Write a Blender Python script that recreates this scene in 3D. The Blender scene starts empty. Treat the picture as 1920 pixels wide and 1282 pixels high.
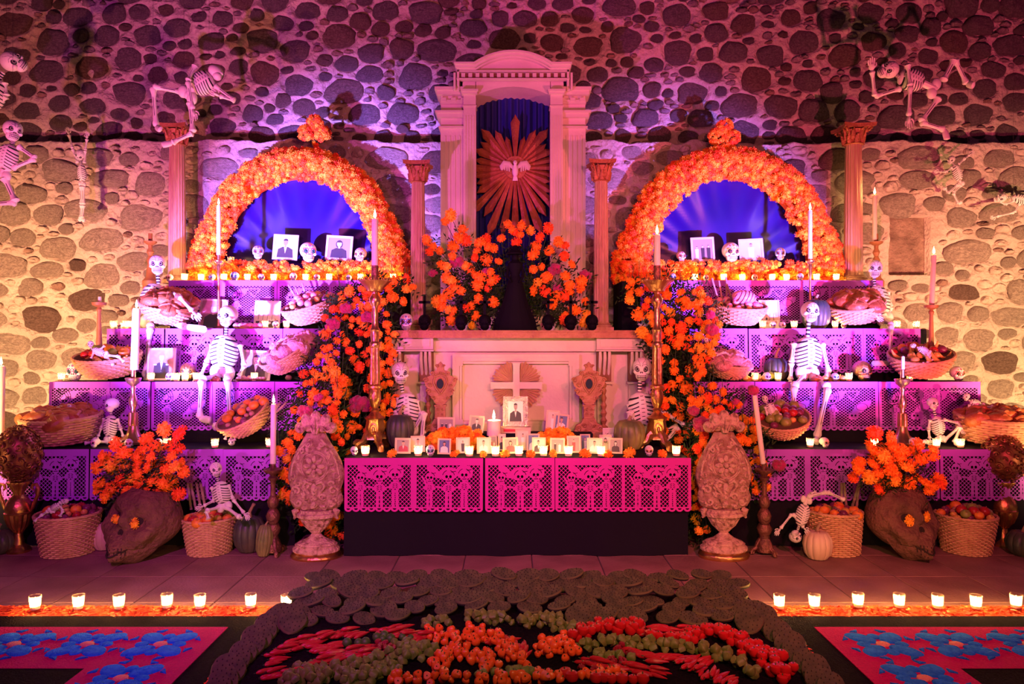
import bpy, math, random
import numpy as np
from mathutils import Vector, Matrix, Euler
R = random.Random(7)
PI = math.pi
C = bpy.context.scene.collection
sc = bpy.context.scene
F = 1360.0

# ---------------------------------------------------------------- camera
cam = bpy.data.cameras.new('camera'); camo = bpy.data.objects.new('camera', cam); C.objects.link(camo)
cam.sensor_width = 36.0; cam.lens = 36.0 * F / 1920.0
camo.location = (0, 0, 1.5); camo.rotation_euler = (PI / 2, 0, 0)
cam.clip_end = 60
sc.camera = camo
sc.view_settings.view_transform = 'Standard'; sc.view_settings.look = 'None'
sc.view_settings.exposure = 0.45; sc.view_settings.gamma = 1.0; sc.view_settings.use_curve_mapping = False
sc.cycles.use_light_tree = True
sc.cycles.max_bounces = 5; sc.cycles.diffuse_bounces = 3; sc.cycles.glossy_bounces = 2
sc.cycles.transmission_bounces = 6; sc.cycles.transparent_max_bounces = 8
sc.cycles.sample_clamp_indirect = 4.0
sc.cycles.use_denoising = True

# ---------------------------------------------------------------- world, the coloured stage lamps and added amber fills
W = bpy.data.worlds.new('night'); sc.world = W; W.use_nodes = True
W.node_tree.nodes['Background'].inputs[0].default_value = (0.34, 0.07, 0.20, 1)
W.node_tree.nodes['Background'].inputs[1].default_value = 0.09

def spot(name, loc, target, color, power, size=60, blend=0.8, rad=0.06):
    l = bpy.data.lights.new(name, 'SPOT'); l.color = color; l.energy = power
    l.spot_size = math.radians(size); l.spot_blend = blend; l.shadow_soft_size = rad
    o = bpy.data.objects.new(name, l); C.objects.link(o); o.location = loc
    d = Vector(target) - Vector(loc); o.rotation_euler = d.to_track_quat('-Z', 'Y').to_euler()
    return o
VIOLET = (0.30, 0.17, 1.0); PINK = (1.0, 0.09, 0.20); AMBER = (1.0, 0.50, 0.22); MAG = (0.75, 0.06, 0.62); ROSE = (1.0, 0.19, 0.20)
spot('stage_or_fill_lamp', (-3.5, 3.0, 0.5), (-2.15, 6.7, 2.3), VIOLET, 7500, 33, 1.0)
spot('stage_or_fill_lamp', (3.5, 3.0, 0.5), (2.15, 6.7, 2.25), VIOLET, 4300, 32, 1.0)
spot('stage_or_fill_lamp', (-2.9, 2.2, 0.35), (-1.6, 7.4, 4.1), MAG, 780, 66, 0.8)
spot('stage_or_fill_lamp', (3.0, 2.2, 0.35), (2.8, 7.4, 4.3), PINK, 800, 72, 0.8)
spot('stage_or_fill_lamp', (-4.4, 2.2, 0.35), (-4.2, 7.4, 4.2), ROSE, 560, 62, 0.8)
spot('stage_or_fill_lamp', (-4.6, 3.2, 0.4), (-4.6, 7.2, 1.2), AMBER, 1500, 62, 0.9)
spot('stage_or_fill_lamp', (4.8, 3.2, 0.4), (4.8, 7.2, 1.2), AMBER, 1500, 64, 0.9)
spot('stage_or_fill_lamp', (1.0, 1.0, 2.6), (0.1, 6.3, 2.7), ROSE, 330, 66, 0.9)
spot('stage_or_fill_lamp', (0.4, 1.0, 2.4), (0.4, 5.0, 0.8), AMBER, 150, 80, 0.9)  # added amber fill from above, brightens the floor, not a stage lamp
spot('stage_or_fill_lamp', (0.2, 1.4, 1.9), (0.05, 6.0, 1.15), AMBER, 90, 26, 0.9)  # added fill on the altar panel, stands in for the pillar candle's glow
spot('stage_or_fill_lamp', (-1.6, 1.2, 2.4), (-1.3, 5.3, 0.7), MAG, 360, 75, 0.9)
spot('stage_or_fill_lamp', (1.8, 1.2, 2.4), (1.5, 5.2, 0.7), PINK, 330, 75, 0.9)

# ---------------------------------------------------------------- helpers
def P(px, py, Y): return Vector(((px - 960) * Y / F, Y, 1.5 + (641 - py) * Y / F))
def S(n, Y): return n * Y / F

def mat(name, c, rough=0.6, metal=0.0, c2=None, sc2=8.0, bump=0.0, bsc=30.0, emit=None, es=1.0, trans=0.0, alpha=None, sss=0.0, kind='noise', spec=None, contrast=(0.35, 0.65), stretch=None, sheen=0.0):
    m = bpy.data.materials.new(name); m.use_nodes = True
    nt = m.node_tree; n = nt.nodes; L = nt.links; b = n['Principled BSDF']
    b.inputs['Base Color'].default_value = (*c, 1); b.inputs['Roughness'].default_value = rough; b.inputs['Metallic'].default_value = metal
    if trans: b.inputs['Transmission Weight'].default_value = trans
    if spec is not None: b.inputs['Specular IOR Level'].default_value = spec
    if sheen: b.inputs['Sheen Weight'].default_value = sheen
    if emit: b.inputs['Emission Color'].default_value = (*emit, 1); b.inputs['Emission Strength'].default_value = es
    if sss:
        b.inputs['Subsurface Weight'].default_value = sss; b.inputs['Subsurface Radius'].default_value = (0.02, 0.01, 0.005); b.inputs['Subsurface Scale'].default_value = 1.0
    tc = n.new('ShaderNodeTexCoord'); co = tc.outputs['Object']
    if stretch:
        mp = n.new('ShaderNodeMapping'); mp.inputs['Scale'].default_value = stretch; L.new(co, mp.inputs[0]); co = mp.outputs[0]
    if c2:
        t = n.new('ShaderNodeTexNoise'); t.inputs['Scale'].default_value = sc2; t.inputs['Detail'].default_value = 5; L.new(co, t.inputs['Vector'])
        r = n.new('ShaderNodeValToRGB'); r.color_ramp.elements[0].position = contrast[0]; r.color_ramp.elements[1].position = contrast[1]
        r.color_ramp.elements[0].color = (*c, 1); r.color_ramp.elements[1].color = (*c2, 1)
        L.new(t.outputs[0], r.inputs[0]); L.new(r.outputs[0], b.inputs['Base Color'])
    if bump:
        t2 = n.new('ShaderNodeTexVoronoi' if kind == 'voronoi' else 'ShaderNodeTexNoise'); t2.inputs['Scale'].default_value = bsc
        if kind != 'voronoi': t2.inputs['Detail'].default_value = 6
        L.new(co, t2.inputs['Vector'])
        bp = n.new('ShaderNodeBump'); bp.inputs['Strength'].default_value = min(1, bump); bp.inputs['Distance'].default_value = 0.01 * max(1, bump)
        L.new(t2.outputs[0], bp.inputs['Height']); L.new(bp.outputs[0], b.inputs['Normal'])
    return m

M = {}
def MT(key, *a, **k): M[key] = mat(key, *a, **k); return M[key]

class MB:
    """collects shapes; .build links them as one mesh object"""
    def __init__(s): s.v = []; s.f = []; s.m = []; s.sm = []; s.T = None
    def add(s, vs, fs, mi=0, smooth=True):
        o = len(s.v)
        if s.T is not None: vs = [tuple(s.T @ Vector(p)) for p in vs]
        s.v.extend([tuple(p) for p in vs]); s.f.extend([tuple(i + o for i in f) for f in fs])
        if isinstance(mi, int): s.m.extend([mi] * len(fs))
        else: s.m.extend(mi)
        s.sm.extend([smooth] * len(fs)); return s
    def box(s, c, d, mi=0, rot=None, taper=1.0):
        x, y, z = (q / 2 for q in d); vs = []
        for sz in (-1, 1):
            k = taper if sz > 0 else 1.0
            for sx, sy in ((-1, -1), (1, -1), (1, 1), (-1, 1)):
                p = Vector((sx * x * k, sy * y * k, sz * z))
                if rot is not None: p = rot @ p
                vs.append(p + Vector(c))
        return s.add(vs, [(0, 3, 2, 1), (4, 5, 6, 7), (0, 1, 5, 4), (1, 2, 6, 5), (2, 3, 7, 6), (3, 0, 4, 7)], mi, False)
    def lathe(s, prof, seg=20, c=(0, 0, 0), mi=0, sx=1.0, sy=1.0, mod=None, smooth=True, cap=True, mf=None):
        vs = []; fs = []; ms = []
        for i, (r, z) in enumerate(prof):
            for j in range(seg):
                a = 2 * PI * j / seg; rr = r * (mod(a, i, z) if mod else 1)
                vs.append((c[0] + rr * math.cos(a) * sx, c[1] + rr * math.sin(a) * sy, c[2] + z))
        for i in range(len(prof) - 1):
            for j in range(seg):
                k = (j + 1) % seg; fs.append((i * seg + j, i * seg + k, (i + 1) * seg + k, (i + 1) * seg + j)); ms.append(mf(i, j) if mf else mi)
        if cap:
            fs.append(tuple(range(seg - 1, -1, -1))); ms.append(mf(0, 0) if mf else mi)
            fs.append(tuple((len(prof) - 1) * seg + j for j in range(seg))); ms.append(mf(len(prof) - 2, 0) if mf else mi)
        return s.add(vs, fs, ms, smooth)
    def ell(s, c, r, seg=12, ring=8, mi=0, rot=None, noise=0.0, rnd=None):
        vs = []; fs = []
        for i in range(ring + 1):
            t = PI * i / ring
            for j in range(seg):
                a = 2 * PI * j / seg
                p = Vector((math.sin(t) * math.cos(a) * r[0], math.sin(t) * math.sin(a) * r[1], -math.cos(t) * r[2]))
                if noise and 0 < i < ring: p *= 1 + noise * (rnd or R).uniform(-1, 1)
                if rot is not None: p = rot @ p
                vs.append(p + Vector(c))
        for i in range(ring):
            for j in range(seg):
                k = (j + 1) % seg
                if i == 0: fs.append((j, (i + 1) * seg + k, (i + 1) * seg + j))
                elif i == ring - 1: fs.append((i * seg + j, i * seg + k, (i + 1) * seg + j))
                else: fs.append((i * seg + j, i * seg + k, (i + 1) * seg + k, (i + 1) * seg + j))
        return s.add(vs, fs, mi)
    def tube(s, pts, rad, seg=8, mi=0, cap=True, flat=1.0, closed=False):
        pts = [Vector(p) for p in pts]; n = len(pts); vs = []; fs = []
        if not hasattr(rad, '__len__'): rad = [rad] * n
        up = None
        for i, p in enumerate(pts):
            if closed: d = pts[(i + 1) % n] - pts[i - 1]
            else: d = pts[min(i + 1, n - 1)] - pts[max(i - 1, 0)]
            if d.length < 1e-9: d = Vector((0, 0, 1))
            d.normalize()
            if up is None: up = Vector((0, 1, 0)) if abs(d.y) < 0.9 else Vector((1, 0, 0))
            a = d.cross(up); 
            if a.length < 1e-5: a = d.orthogonal()
            a.normalize(); b = a.cross(d).normalized(); up = b
            for j in range(seg):
                t = 2 * PI * j / seg
                vs.append(p + a * math.cos(t) * rad[i] + b * math.sin(t) * rad[i] * flat)
        m = n if closed else n - 1
        for i in range(m):
            i2 = (i + 1) % n
            for j in range(seg):
                k = (j + 1) % seg; fs.append((i * seg + j, i2 * seg + j, i2 * seg + k, i * seg + k))
        if cap and not closed:
            fs.append(tuple(range(seg))); fs.append(tuple((n - 1) * seg + j for j in range(seg - 1, -1, -1)))
        return s.add(vs, fs, mi)
    def poly(s, pts, y0, y1, mi=0):
        """outline [(x,z)] extruded between y0 (front) and y1"""
        n = len(pts); vs = [(x, y0, z) for x, z in pts] + [(x, y1, z) for x, z in pts]
        fs = [tuple(range(n)), tuple(range(2 * n - 1, n - 1, -1))] + [(i, n + i, n + (i + 1) % n, (i + 1) % n) for i in range(n)]
        return s.add(vs, fs, mi, False)
    def mesh(s, name, mats, auto=True):
        me = bpy.data.meshes.new(name); me.from_pydata(s.v, [], s.f)
        for m in (mats if isinstance(mats, (list, tuple)) else [mats]): me.materials.append(M[m] if isinstance(m, str) else m)
        me.polygons.foreach_set('material_index', s.m); me.polygons.foreach_set('use_smooth', s.sm)
        me.validate(); me.update()
        if len(s.v) < 30000: me.set_sharp_from_angle(angle=0.75)
        return me
    def build(s, name, mats, parent=None, loc=None, rot=None, scale=None):
        return link(name, s.mesh(name, mats), parent, loc, rot, scale)

def link(name, me, parent=None, loc=None, rot=None, scale=None):
    o = bpy.data.objects.new(name, me); C.objects.link(o)
    if parent is not None: o.parent = parent
    if loc is not None: o.location = loc
    if rot is not None: o.rotation_euler = rot
    if scale is not None: o.scale = scale if hasattr(scale, '__len__') else (scale,) * 3
    return o
def tag(o, label=None, cat=None, group=None, kind=None):
    if label: o['label'] = label
    if cat: o['category'] = cat
    if group: o['group'] = group
    if kind: o['kind'] = kind
    return o
def thing(name, label, cat, loc=(0, 0, 0), rot=None, group=None, scale=None, kind='thing'):
    o = link(name, None, None, loc, rot, scale); return tag(o, label, cat, group, kind)
def copy_tree(o, parent=None):
    c = o.copy(); C.objects.link(c)
    if parent is not None: c.parent = parent
    for ch in list(o.children): copy_tree(ch, c)
    return c
ORD = ['first', 'second', 'third', 'fourth', 'fifth', 'sixth', 'seventh', 'eighth', 'ninth', 'tenth', 'eleventh', 'twelfth', 'thirteenth', 'fourteenth']
def nm(s): return s
def rotm(x=0, y=0, z=0): return Euler((x, y, z)).to_matrix()
def vnoise(x, y, seed=0):
    """cheap smooth 2D noise on numpy arrays"""
    out = 0
    rs = np.random.RandomState(seed)
    for k in range(6):
        a = rs.uniform(0, 2 * PI); f = rs.uniform(0.6, 1.6); ph = rs.uniform(0, 6.28)
        out = out + np.sin((x * math.cos(a) + y * math.sin(a)) * f + ph + 1.3 * np.sin(y * f * 0.7 + k))
    return out / 6

def fractal(X, Z, seed, octs):
    """value noise: octs = [(cell size in metres, amplitude)]"""
    rs = np.random.RandomState(seed); out = np.zeros_like(X)
    for cell, amp in octs:
        g = rs.uniform(-1, 1, (int(14 / cell) + 3, int(8 / cell) + 3)); u = (X + 6.5) / cell; v = (Z + .5) / cell * 1.25
        i = np.floor(u).astype(int); j = np.floor(v).astype(int) % (g.shape[1] - 1); a = u - i; b = v - np.floor(v); a = a * a * (3 - 2 * a); b = b * b * (3 - 2 * b)
        out += amp * ((g[i, j] * (1 - a) + g[i + 1, j] * a) * (1 - b) + (g[i, j + 1] * (1 - a) + g[i + 1, j + 1] * a) * b)
    return out

# ---------------------------------------------------------------- materials
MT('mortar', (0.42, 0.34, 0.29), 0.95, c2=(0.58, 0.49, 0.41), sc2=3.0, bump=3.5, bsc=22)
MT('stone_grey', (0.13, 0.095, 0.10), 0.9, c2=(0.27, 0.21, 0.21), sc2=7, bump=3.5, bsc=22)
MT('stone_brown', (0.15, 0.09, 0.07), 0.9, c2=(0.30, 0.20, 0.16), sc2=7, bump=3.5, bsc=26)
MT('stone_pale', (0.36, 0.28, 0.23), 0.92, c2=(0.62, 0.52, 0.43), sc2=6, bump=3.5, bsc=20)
MT('floor_tile', (0.22, 0.115, 0.09), 0.7, c2=(0.34, 0.19, 0.145), sc2=3.2, bump=0.6, bsc=60)
MT('grout', (0.07, 0.05, 0.05), 0.9)
MT('black_cloth', (0.012, 0.010, 0.016), 0.8, spec=0.08, bump=0.5, bsc=9)
MT('purple_paper', (0.47, 0.10, 0.78), 0.7, bump=0.2, bsc=40)
MT('magenta_paper', (0.66, 0.015, 0.38), 0.7, bump=0.2, bsc=40)
MT('blue_satin', (0.007, 0.001, 0.10), 0.33, c2=(0.016, 0.002, 0.15), sc2=2)
MT('blue_cloth', (0.01, 0.015, 0.20), 0.7)
MT('marigold', (1.0, 0.20, 0.003), 0.75, c2=(1.0, 0.34, 0.01), sc2=12)
MT('marigold_red', (0.90, 0.07, 0.003), 0.75, c2=(1.0, 0.14, 0.01), sc2=12)
MT('marigold_gold', (1.0, 0.42, 0.01), 0.75, c2=(1.0, 0.52, 0.03), sc2=12)
MT('gilt_dark', (0.42, 0.17, 0.08), 0.42, 0.7, c2=(0.16, 0.05, 0.03), sc2=14)
MT('cockscomb', (0.30, 0.005, 0.06), 0.85, c2=(0.5, 0.01, 0.14), sc2=20, bump=1.5, bsc=60, sheen=0.4)
MT('foliage', (0.010, 0.030, 0.010), 0.8, spec=0.08, c2=(0.03, 0.06, 0.015), sc2=12)
MT('stem_green', (0.05, 0.10, 0.03), 0.7)
MT('plaster_white', (0.66, 0.58, 0.48), 0.6, c2=(0.54, 0.46, 0.37), sc2=2.5, bump=0.3, bsc=40, contrast=(0.45, 0.75))
MT('pale_gilt', (0.58, 0.36, 0.19), 0.5, c2=(0.42, 0.24, 0.12), sc2=8)
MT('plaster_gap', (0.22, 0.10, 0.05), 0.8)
MT('gilt_wood', (0.30, 0.09, 0.045), 0.5, 0.25, c2=(0.46, 0.17, 0.07), sc2=6, bump=0.8, bsc=50)
MT('gold', (0.75, 0.42, 0.14), 0.32, 0.95, c2=(0.30, 0.11, 0.04), sc2=9, bump=0.6, bsc=30, contrast=(0.45, 0.8))
MT('brass', (0.72, 0.40, 0.18), 0.3, 0.95, c2=(0.40, 0.18, 0.08), sc2=7, bump=0.3, bsc=30, contrast=(0.5, 0.85))
MT('dark_bronze', (0.16, 0.07, 0.05), 0.45, 0.6, c2=(0.30, 0.13, 0.08), sc2=12, bump=1.2, bsc=45)
MT('carved_wood', (0.30, 0.12, 0.06), 0.5, 0.15, c2=(0.42, 0.2, 0.1), sc2=10, bump=1.0, bsc=35)
MT('turned_wood', (0.28, 0.12, 0.05), 0.5, 0.0, c2=(0.40, 0.2, 0.08), sc2=8, bump=0.5, bsc=20)
MT('carved_stone', (0.74, 0.47, 0.33), 0.75, c2=(0.30, 0.15, 0.09), sc2=24, bump=3.0, bsc=45, contrast=(0.48, 0.68))
MT('carved_ground_shaded', (0.62, 0.38, 0.27), 0.8, c2=(0.30, 0.15, 0.09), sc2=20, bump=3.0, bsc=40)  # urn plaque toned darker than its relief, cavity shade put into the colour
MT('column_wood', (0.46, 0.25, 0.16), 0.65, c2=(0.60, 0.38, 0.26), sc2=5, bump=0.8, bsc=30, stretch=(6, 6, 0.6))
MT('clay', (0.12, 0.05, 0.032), 0.8, c2=(0.20, 0.09, 0.055), sc2=9, bump=3.5, bsc=26)
MT('clay_shade', (0.022, 0.010, 0.008), 0.9)  # near-black: painted shade in the planter's sockets and nose, also its tooth lines
MT('wicker', (0.66, 0.40, 0.19), 0.65, c2=(0.50, 0.28, 0.12), sc2=16, contrast=(0.4, 0.7))
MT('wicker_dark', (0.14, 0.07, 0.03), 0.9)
MT('bone_white', (0.80, 0.76, 0.70), 0.55, c2=(0.70, 0.64, 0.58), sc2=14, contrast=(0.5, 0.9))
MT('bone_black', (0.008, 0.008, 0.012), 0.6)
MT('sugar_white', (0.82, 0.80, 0.78), 0.6, bump=0.2, bsc=60)
MT('sugar_lilac', (0.50, 0.52, 0.74), 0.6)
MT('deco_red', (0.6, 0.02, 0.05), 0.5); MT('deco_blue', (0.05, 0.12, 0.55), 0.5); MT('deco_teal', (0.02, 0.35, 0.45), 0.5); MT('deco_pink', (0.8, 0.08, 0.3), 0.5); MT('deco_gold', (0.8, 0.45, 0.05), 0.5)
MT('wax', (0.86, 0.80, 0.68), 0.5, sss=0.5)
MT('wax_lit', (0.95, 0.85, 0.66), 0.5, sss=0.6)
MT('flame', (1, 0.8, 0.4), 0.5, emit=(1.0, 0.72, 0.30), es=26)
MT('wick', (0.02, 0.015, 0.01), 0.9)
def glassmat(key, c, rough=0.05, a=0.25):
    m = bpy.data.materials.new(key); m.use_nodes = True; nt = m.node_tree; n = nt.nodes; n.clear()
    o = n.new('ShaderNodeOutputMaterial'); mx = n.new('ShaderNodeMixShader'); t = n.new('ShaderNodeBsdfTransparent'); g = n.new('ShaderNodeBsdfGlossy')
    g.inputs['Roughness'].default_value = rough; t.inputs[0].default_value = (*c, 1); fr = n.new('ShaderNodeFresnel'); fr.inputs[0].default_value = 1.45
    nt.links.new(fr.outputs[0], mx.inputs[0]); nt.links.new(t.outputs[0], mx.inputs[1]); nt.links.new(g.outputs[0], mx.inputs[2]); nt.links.new(mx.outputs[0], o.inputs[0]); M[key] = m
glassmat('glass', (0.95, 0.93, 0.88))
def frosted(key, c, clear):
    m = bpy.data.materials.new(key); m.use_nodes = True; nt = m.node_tree; n = nt.nodes; n.clear()
    o = n.new('ShaderNodeOutputMaterial'); mx = n.new('ShaderNodeMixShader'); t = n.new('ShaderNodeBsdfTransparent'); g = n.new('ShaderNodeBsdfTranslucent')
    g.inputs[0].default_value = (*c, 1); mx.inputs[0].default_value = 1 - clear
    nt.links.new(t.outputs[0], mx.inputs[1]); nt.links.new(g.outputs[0], mx.inputs[2]); nt.links.new(mx.outputs[0], o.inputs[0]); M[key] = m
frosted('votive_glass', (1.0, 0.80, 0.52), 0.82)
MT('bread_crust', (0.30, 0.07, 0.02), 0.42, c2=(0.50, 0.17, 0.05), sc2=14, bump=1.2, bsc=28)
MT('bread_sugar', (0.55, 0.22, 0.20), 0.7, c2=(0.75, 0.45, 0.42), sc2=30, bump=1.5, bsc=70)
MT('fruit_orange', (0.85, 0.28, 0.03), 0.45, bump=0.2, bsc=80); MT('fruit_red', (0.40, 0.02, 0.02), 0.3); MT('fruit_green', (0.20, 0.26, 0.04), 0.4, c2=(0.32, 0.34, 0.06), sc2=8)
MT('fruit_yellow', (0.75, 0.48, 0.08), 0.45, c2=(0.6, 0.33, 0.06), sc2=6); MT('fruit_brown', (0.36, 0.18, 0.10), 0.6, c2=(0.5, 0.3, 0.2), sc2=18); MT('fruit_purple', (0.18, 0.03, 0.08), 0.35)
MT('cane', (0.40, 0.28, 0.22), 0.6, c2=(0.22, 0.1, 0.1), sc2=10); MT('candy_pink', (0.9, 0.32, 0.42), 0.5)
MT('pumpkin_green', (0.10, 0.13, 0.045), 0.45, c2=(0.32, 0.30, 0.08), sc2=5, bump=0.4, bsc=20); MT('pumpkin_white', (0.72, 0.58, 0.38), 0.5, c2=(0.62, 0.45, 0.28), sc2=5); MT('pumpkin_dark', (0.035, 0.05, 0.045), 0.45, c2=(0.10, 0.09, 0.05), sc2=6)
MT('pumpkin_stem', (0.34, 0.22, 0.12), 0.8, bump=1, bsc=20)
MT('nopal', (0.045, 0.055, 0.018), 0.7, c2=(0.10, 0.10, 0.035), sc2=14, bump=0.8, bsc=40); MT('nopal_rim', (0.15, 0.15, 0.05), 0.7); MT('nopal_spine_and_shade', (0.02, 0.02, 0.015), 0.8)
MT('tomatillo', (0.09, 0.16, 0.02), 0.5, c2=(0.22, 0.24, 0.05), sc2=14, bump=0.4, bsc=30); MT('tomato', (0.50, 0.015, 0.015), 0.28); MT('chili_red', (0.50, 0.01, 0.02), 0.4, c2=(0.36, 0.01, 0.03), sc2=12); MT('habanero', (0.85, 0.14, 0.02), 0.35, c2=(0.75, 0.06, 0.01), sc2=9); MT('lime', (0.05, 0.12, 0.02), 0.5); MT('bean_red', (0.25, 0.005, 0.02), 0.5)
MT('black_sawdust', (0.005, 0.003, 0.006), 1.0, spec=0.05, c2=(0.012, 0.007, 0.011), sc2=60, bump=1.5, bsc=120)
MT('pink_sawdust', (0.60, 0.01, 0.14), 1.0, spec=0.08, c2=(0.50, 0.01, 0.13), sc2=60, bump=1.5, bsc=120)
MT('blue_sawdust', (0.01, 0.24, 0.85), 1.0, spec=0.08, c2=(0.03, 0.36, 0.95), sc2=50, bump=2.0, bsc=90)
MT('cream_sawdust', (0.85, 0.50, 0.26), 1.0, spec=0.08, bump=1.5, bsc=120)
MT('red_petals', (0.80, 0.06, 0.01), 0.85, c2=(0.95, 0.14, 0.02), sc2=40)
MT('frame_wood', (0.55, 0.42, 0.30), 0.55, c2=(0.65, 0.5, 0.38), sc2=12); MT('frame_black', (0.012, 0.010, 0.012), 0.4); MT('frame_silver', (0.62, 0.58, 0.50), 0.35, 0.8, bump=1.5, bsc=70); MT('frame_pale', (0.62, 0.52, 0.50), 0.5)
MT('photo_pale', (0.62, 0.55, 0.47), 0.5); MT('photo_grey', (0.30, 0.26, 0.25), 0.5); MT('photo_dark', (0.035, 0.03, 0.035), 0.5); MT('photo_skin', (0.52, 0.34, 0.25), 0.5); MT('photo_sepia', (0.45, 0.33, 0.24), 0.5, c2=(0.34, 0.23, 0.17), sc2=20); MT('photo_white', (0.80, 0.76, 0.70), 0.5); MT('photo_blue', (0.10, 0.16, 0.34), 0.5); MT('photo_red', (0.35, 0.05, 0.06), 0.5)
MT('silhouette', (0.006, 0.005, 0.009), 0.7, spec=0.08); MT('wire', (0.02, 0.02, 0.02), 0.6); MT('mirror_dark', (0.03, 0.04, 0.06), 0.1)
# ================================================================ THE SETTING
YL, YU, ZLEDGE = 7.2, 7.42, 3.49      # lower wall face, upper wall face, ledge height
def pack(x0, x1, z0, z1, sizes, seed, avoid=lambda x, z: False, tries=4200, gap=0.004):
    rr = random.Random(seed); out = []; grid = {}
    for (rx, rz, n) in sizes:
        for _ in range(tries * n // 10):
            x = rr.uniform(x0, x1); z = rr.uniform(z0, z1)
            k = rr.uniform(0.8, 1.2); a = rx * k * rr.uniform(0.85, 1.2); b = rz * k
            if z - b < z0 - 0.02 or z + b > z1 or avoid(x, z): continue
            ok = True; gx, gz = int(x // 0.4), int(z // 0.4)
            for ix in (-1, 0, 1):
                for iz in (-1, 0, 1):
                    for (X, Z, A, B) in grid.get((gx + ix, gz + iz), ()):
                        dx = (x - X) / (a + A + gap); dz = (z - Z) / (b + B + gap)
                        if (abs(dx) ** 2.4 + abs(dz) ** 2.4) < 1: ok = False; break
                    if not ok: break
                if not ok: break
            if ok:
                grid.setdefault((gx, gz), []).append((x, z, a, b)); out.append((x, z, a, b))
    return out
def stone_mesh(i):
    rr = random.Random(100 + i); n = 16; mb = MB(); vs = []; fs = []
    ph = [rr.uniform(0, 6.28) for _ in range(4)]; sq = rr.uniform(0.25, 0.6)
    for k, (t, h) in enumerate(((1.0, 0.35), (0.97, -0.2), (0.86, -0.62), (0.62, -0.88), (.3, -.97))):
        for j in range(n):
            a = 2 * PI * j / n
            c, s_ = math.cos(a), math.sin(a)
            rr0 = (abs(c) ** (2 + 2 * sq) + abs(s_) ** (2 + 2 * sq)) ** (-1 / (2 + 2 * sq))
            r = t * rr0 * rr.uniform(.94, 1.05) * (1 + 0.07 * math.sin(2 * a + ph[0]) + 0.06 * math.sin(3 * a + ph[1]) + 0.04 * math.sin(5 * a + ph[2]))
            vs.append((r * c, h * (1 + 0.3 * math.sin(a + ph[3])) + rr.uniform(-.16, .16), r * s_))
    vs.append((0, -1.0, 0))
    for k in range(4):
        for j in range(n):
            q = (j + 1) % n; fs.append((k * n + j, k * n + q, (k + 1) * n + q, (k + 1) * n + j))
    for j in range(n): fs.append((4 * n + j, 4 * n + (j + 1) % n, 5 * n))
    mb.add(vs, fs); return mb
STM = [stone_mesh(i) for i in range(12)]
def wall(name, Yf, x0, x1, z0, z1, stones, seed, proud, mats, limit, nx, nz, hole=None, ledge=False, wob=0.02):
    xs = np.linspace(x0, x1, nx); zs = np.linspace(z0, z1, nz); X, Z = np.meshgrid(xs, zs)
    h = fractal(X, Z, seed, [(1.1, wob), (.30, .016), (.13, .012), (.065, .008), (.033, .004)])
    dmin = np.full(X.shape, 9.0)
    for (x, z, a, b) in stones:
        i0, i1 = np.searchsorted(xs, [x - a * 1.7, x + a * 1.7]); k0, k1 = np.searchsorted(zs, [z - b * 1.9, z + b * 1.9])
        if i1 > i0 and k1 > k0:
            d = np.sqrt(((X[k0:k1, i0:i1] - x) / a) ** 2 + ((Z[k0:k1, i0:i1] - z) / b) ** 2)
            dmin[k0:k1, i0:i1] = np.minimum(dmin[k0:k1, i0:i1], d)
    bump = np.clip((dmin - 0.82) / 0.35, 0, 1) * 0.034
    Yg = Yf - h - bump + 0.012
    if hole is not None:
        hx0, hx1, hz0, hz1, dp = hole
        m = (X > hx0) & (X < hx1) & (Z > hz0) & (Z < hz1); Yg[m] = Yf + dp
    if ledge:
        top = Z > z1 - 0.001; Yg[top] += 0.03
    jag = fractal(X, Z * 0, seed + 9, [(.5, .022), (.16, .022), (.06, .012)])
    if ledge: Z = Z + jag * np.clip((Z - z1 + .25) / .25, 0, 1)
    V = np.stack([X, Yg, Z], -1).reshape(-1, 3)
    idx = np.arange(nx * nz).reshape(nz, nx)
    q = np.stack([idx[:-1, :-1], idx[:-1, 1:], idx[1:, 1:], idx[1:, :-1]], -1).reshape(-1, 4)
    mb = MB(); mb.v = [tuple(p) for p in V.tolist()]; mb.f = [tuple(p) for p in q.tolist()]; mb.m = [0] * len(mb.f); mb.sm = [True] * len(mb.f)
    if ledge:   # top of the thick lower wall
        o = len(mb.v); row = idx[-1]
        mb.v += [(xs[i], YU + 0.25, z1 - 0.04) for i in range(nx)]
        for i in range(nx - 1): mb.f.append((int(row[i]), int(row[i + 1]), o + i + 1, o + i)); mb.m.append(0); mb.sm.append(True)
    w = mb.build(name, 'mortar'); w['kind'] = 'structure'
    ss = sorted(stones, key=lambda s: -s[2] * s[3])
    vis = [s for s in ss if abs(s[0]) < 960 * Yf / F + 0.15 and s[1] < 5.05 and not (abs(s[0]) < 3.0 and s[1] < 1.9)]
    rest_ = [s for s in ss if s not in vis[:limit]]
    rr = random.Random(seed)
    cache = {}
    for (x, z, a, b) in vis[:limit]:
        k = rr.randrange(12); mk = rr.choices(mats[0], mats[1])[0]
        if (k, mk) not in cache: cache[(k, mk)] = STM[k].mesh('stone', mk)
        link('stone', cache[(k, mk)], w, (x, Yf + 0.0, z), (0, rr.uniform(-.12, .12), 0), (a, proud * rr.uniform(0.7, 1.3), b))
    mb = MB()
    for (x, z, a, b) in rest_:
        k = rr.randrange(12); src = STM[k]; p = proud * rr.uniform(0.7, 1.3)
        mi = rr.choices(range(len(mats[0])), mats[1])[0]
        mb.add([(x + v[0] * a, Yf + v[1] * p, z + v[2] * b) for v in src.v], src.f, mi)
    o = mb.build('small_stones', mats[0], w); o['kind'] = 'stuff'
    return w
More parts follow.
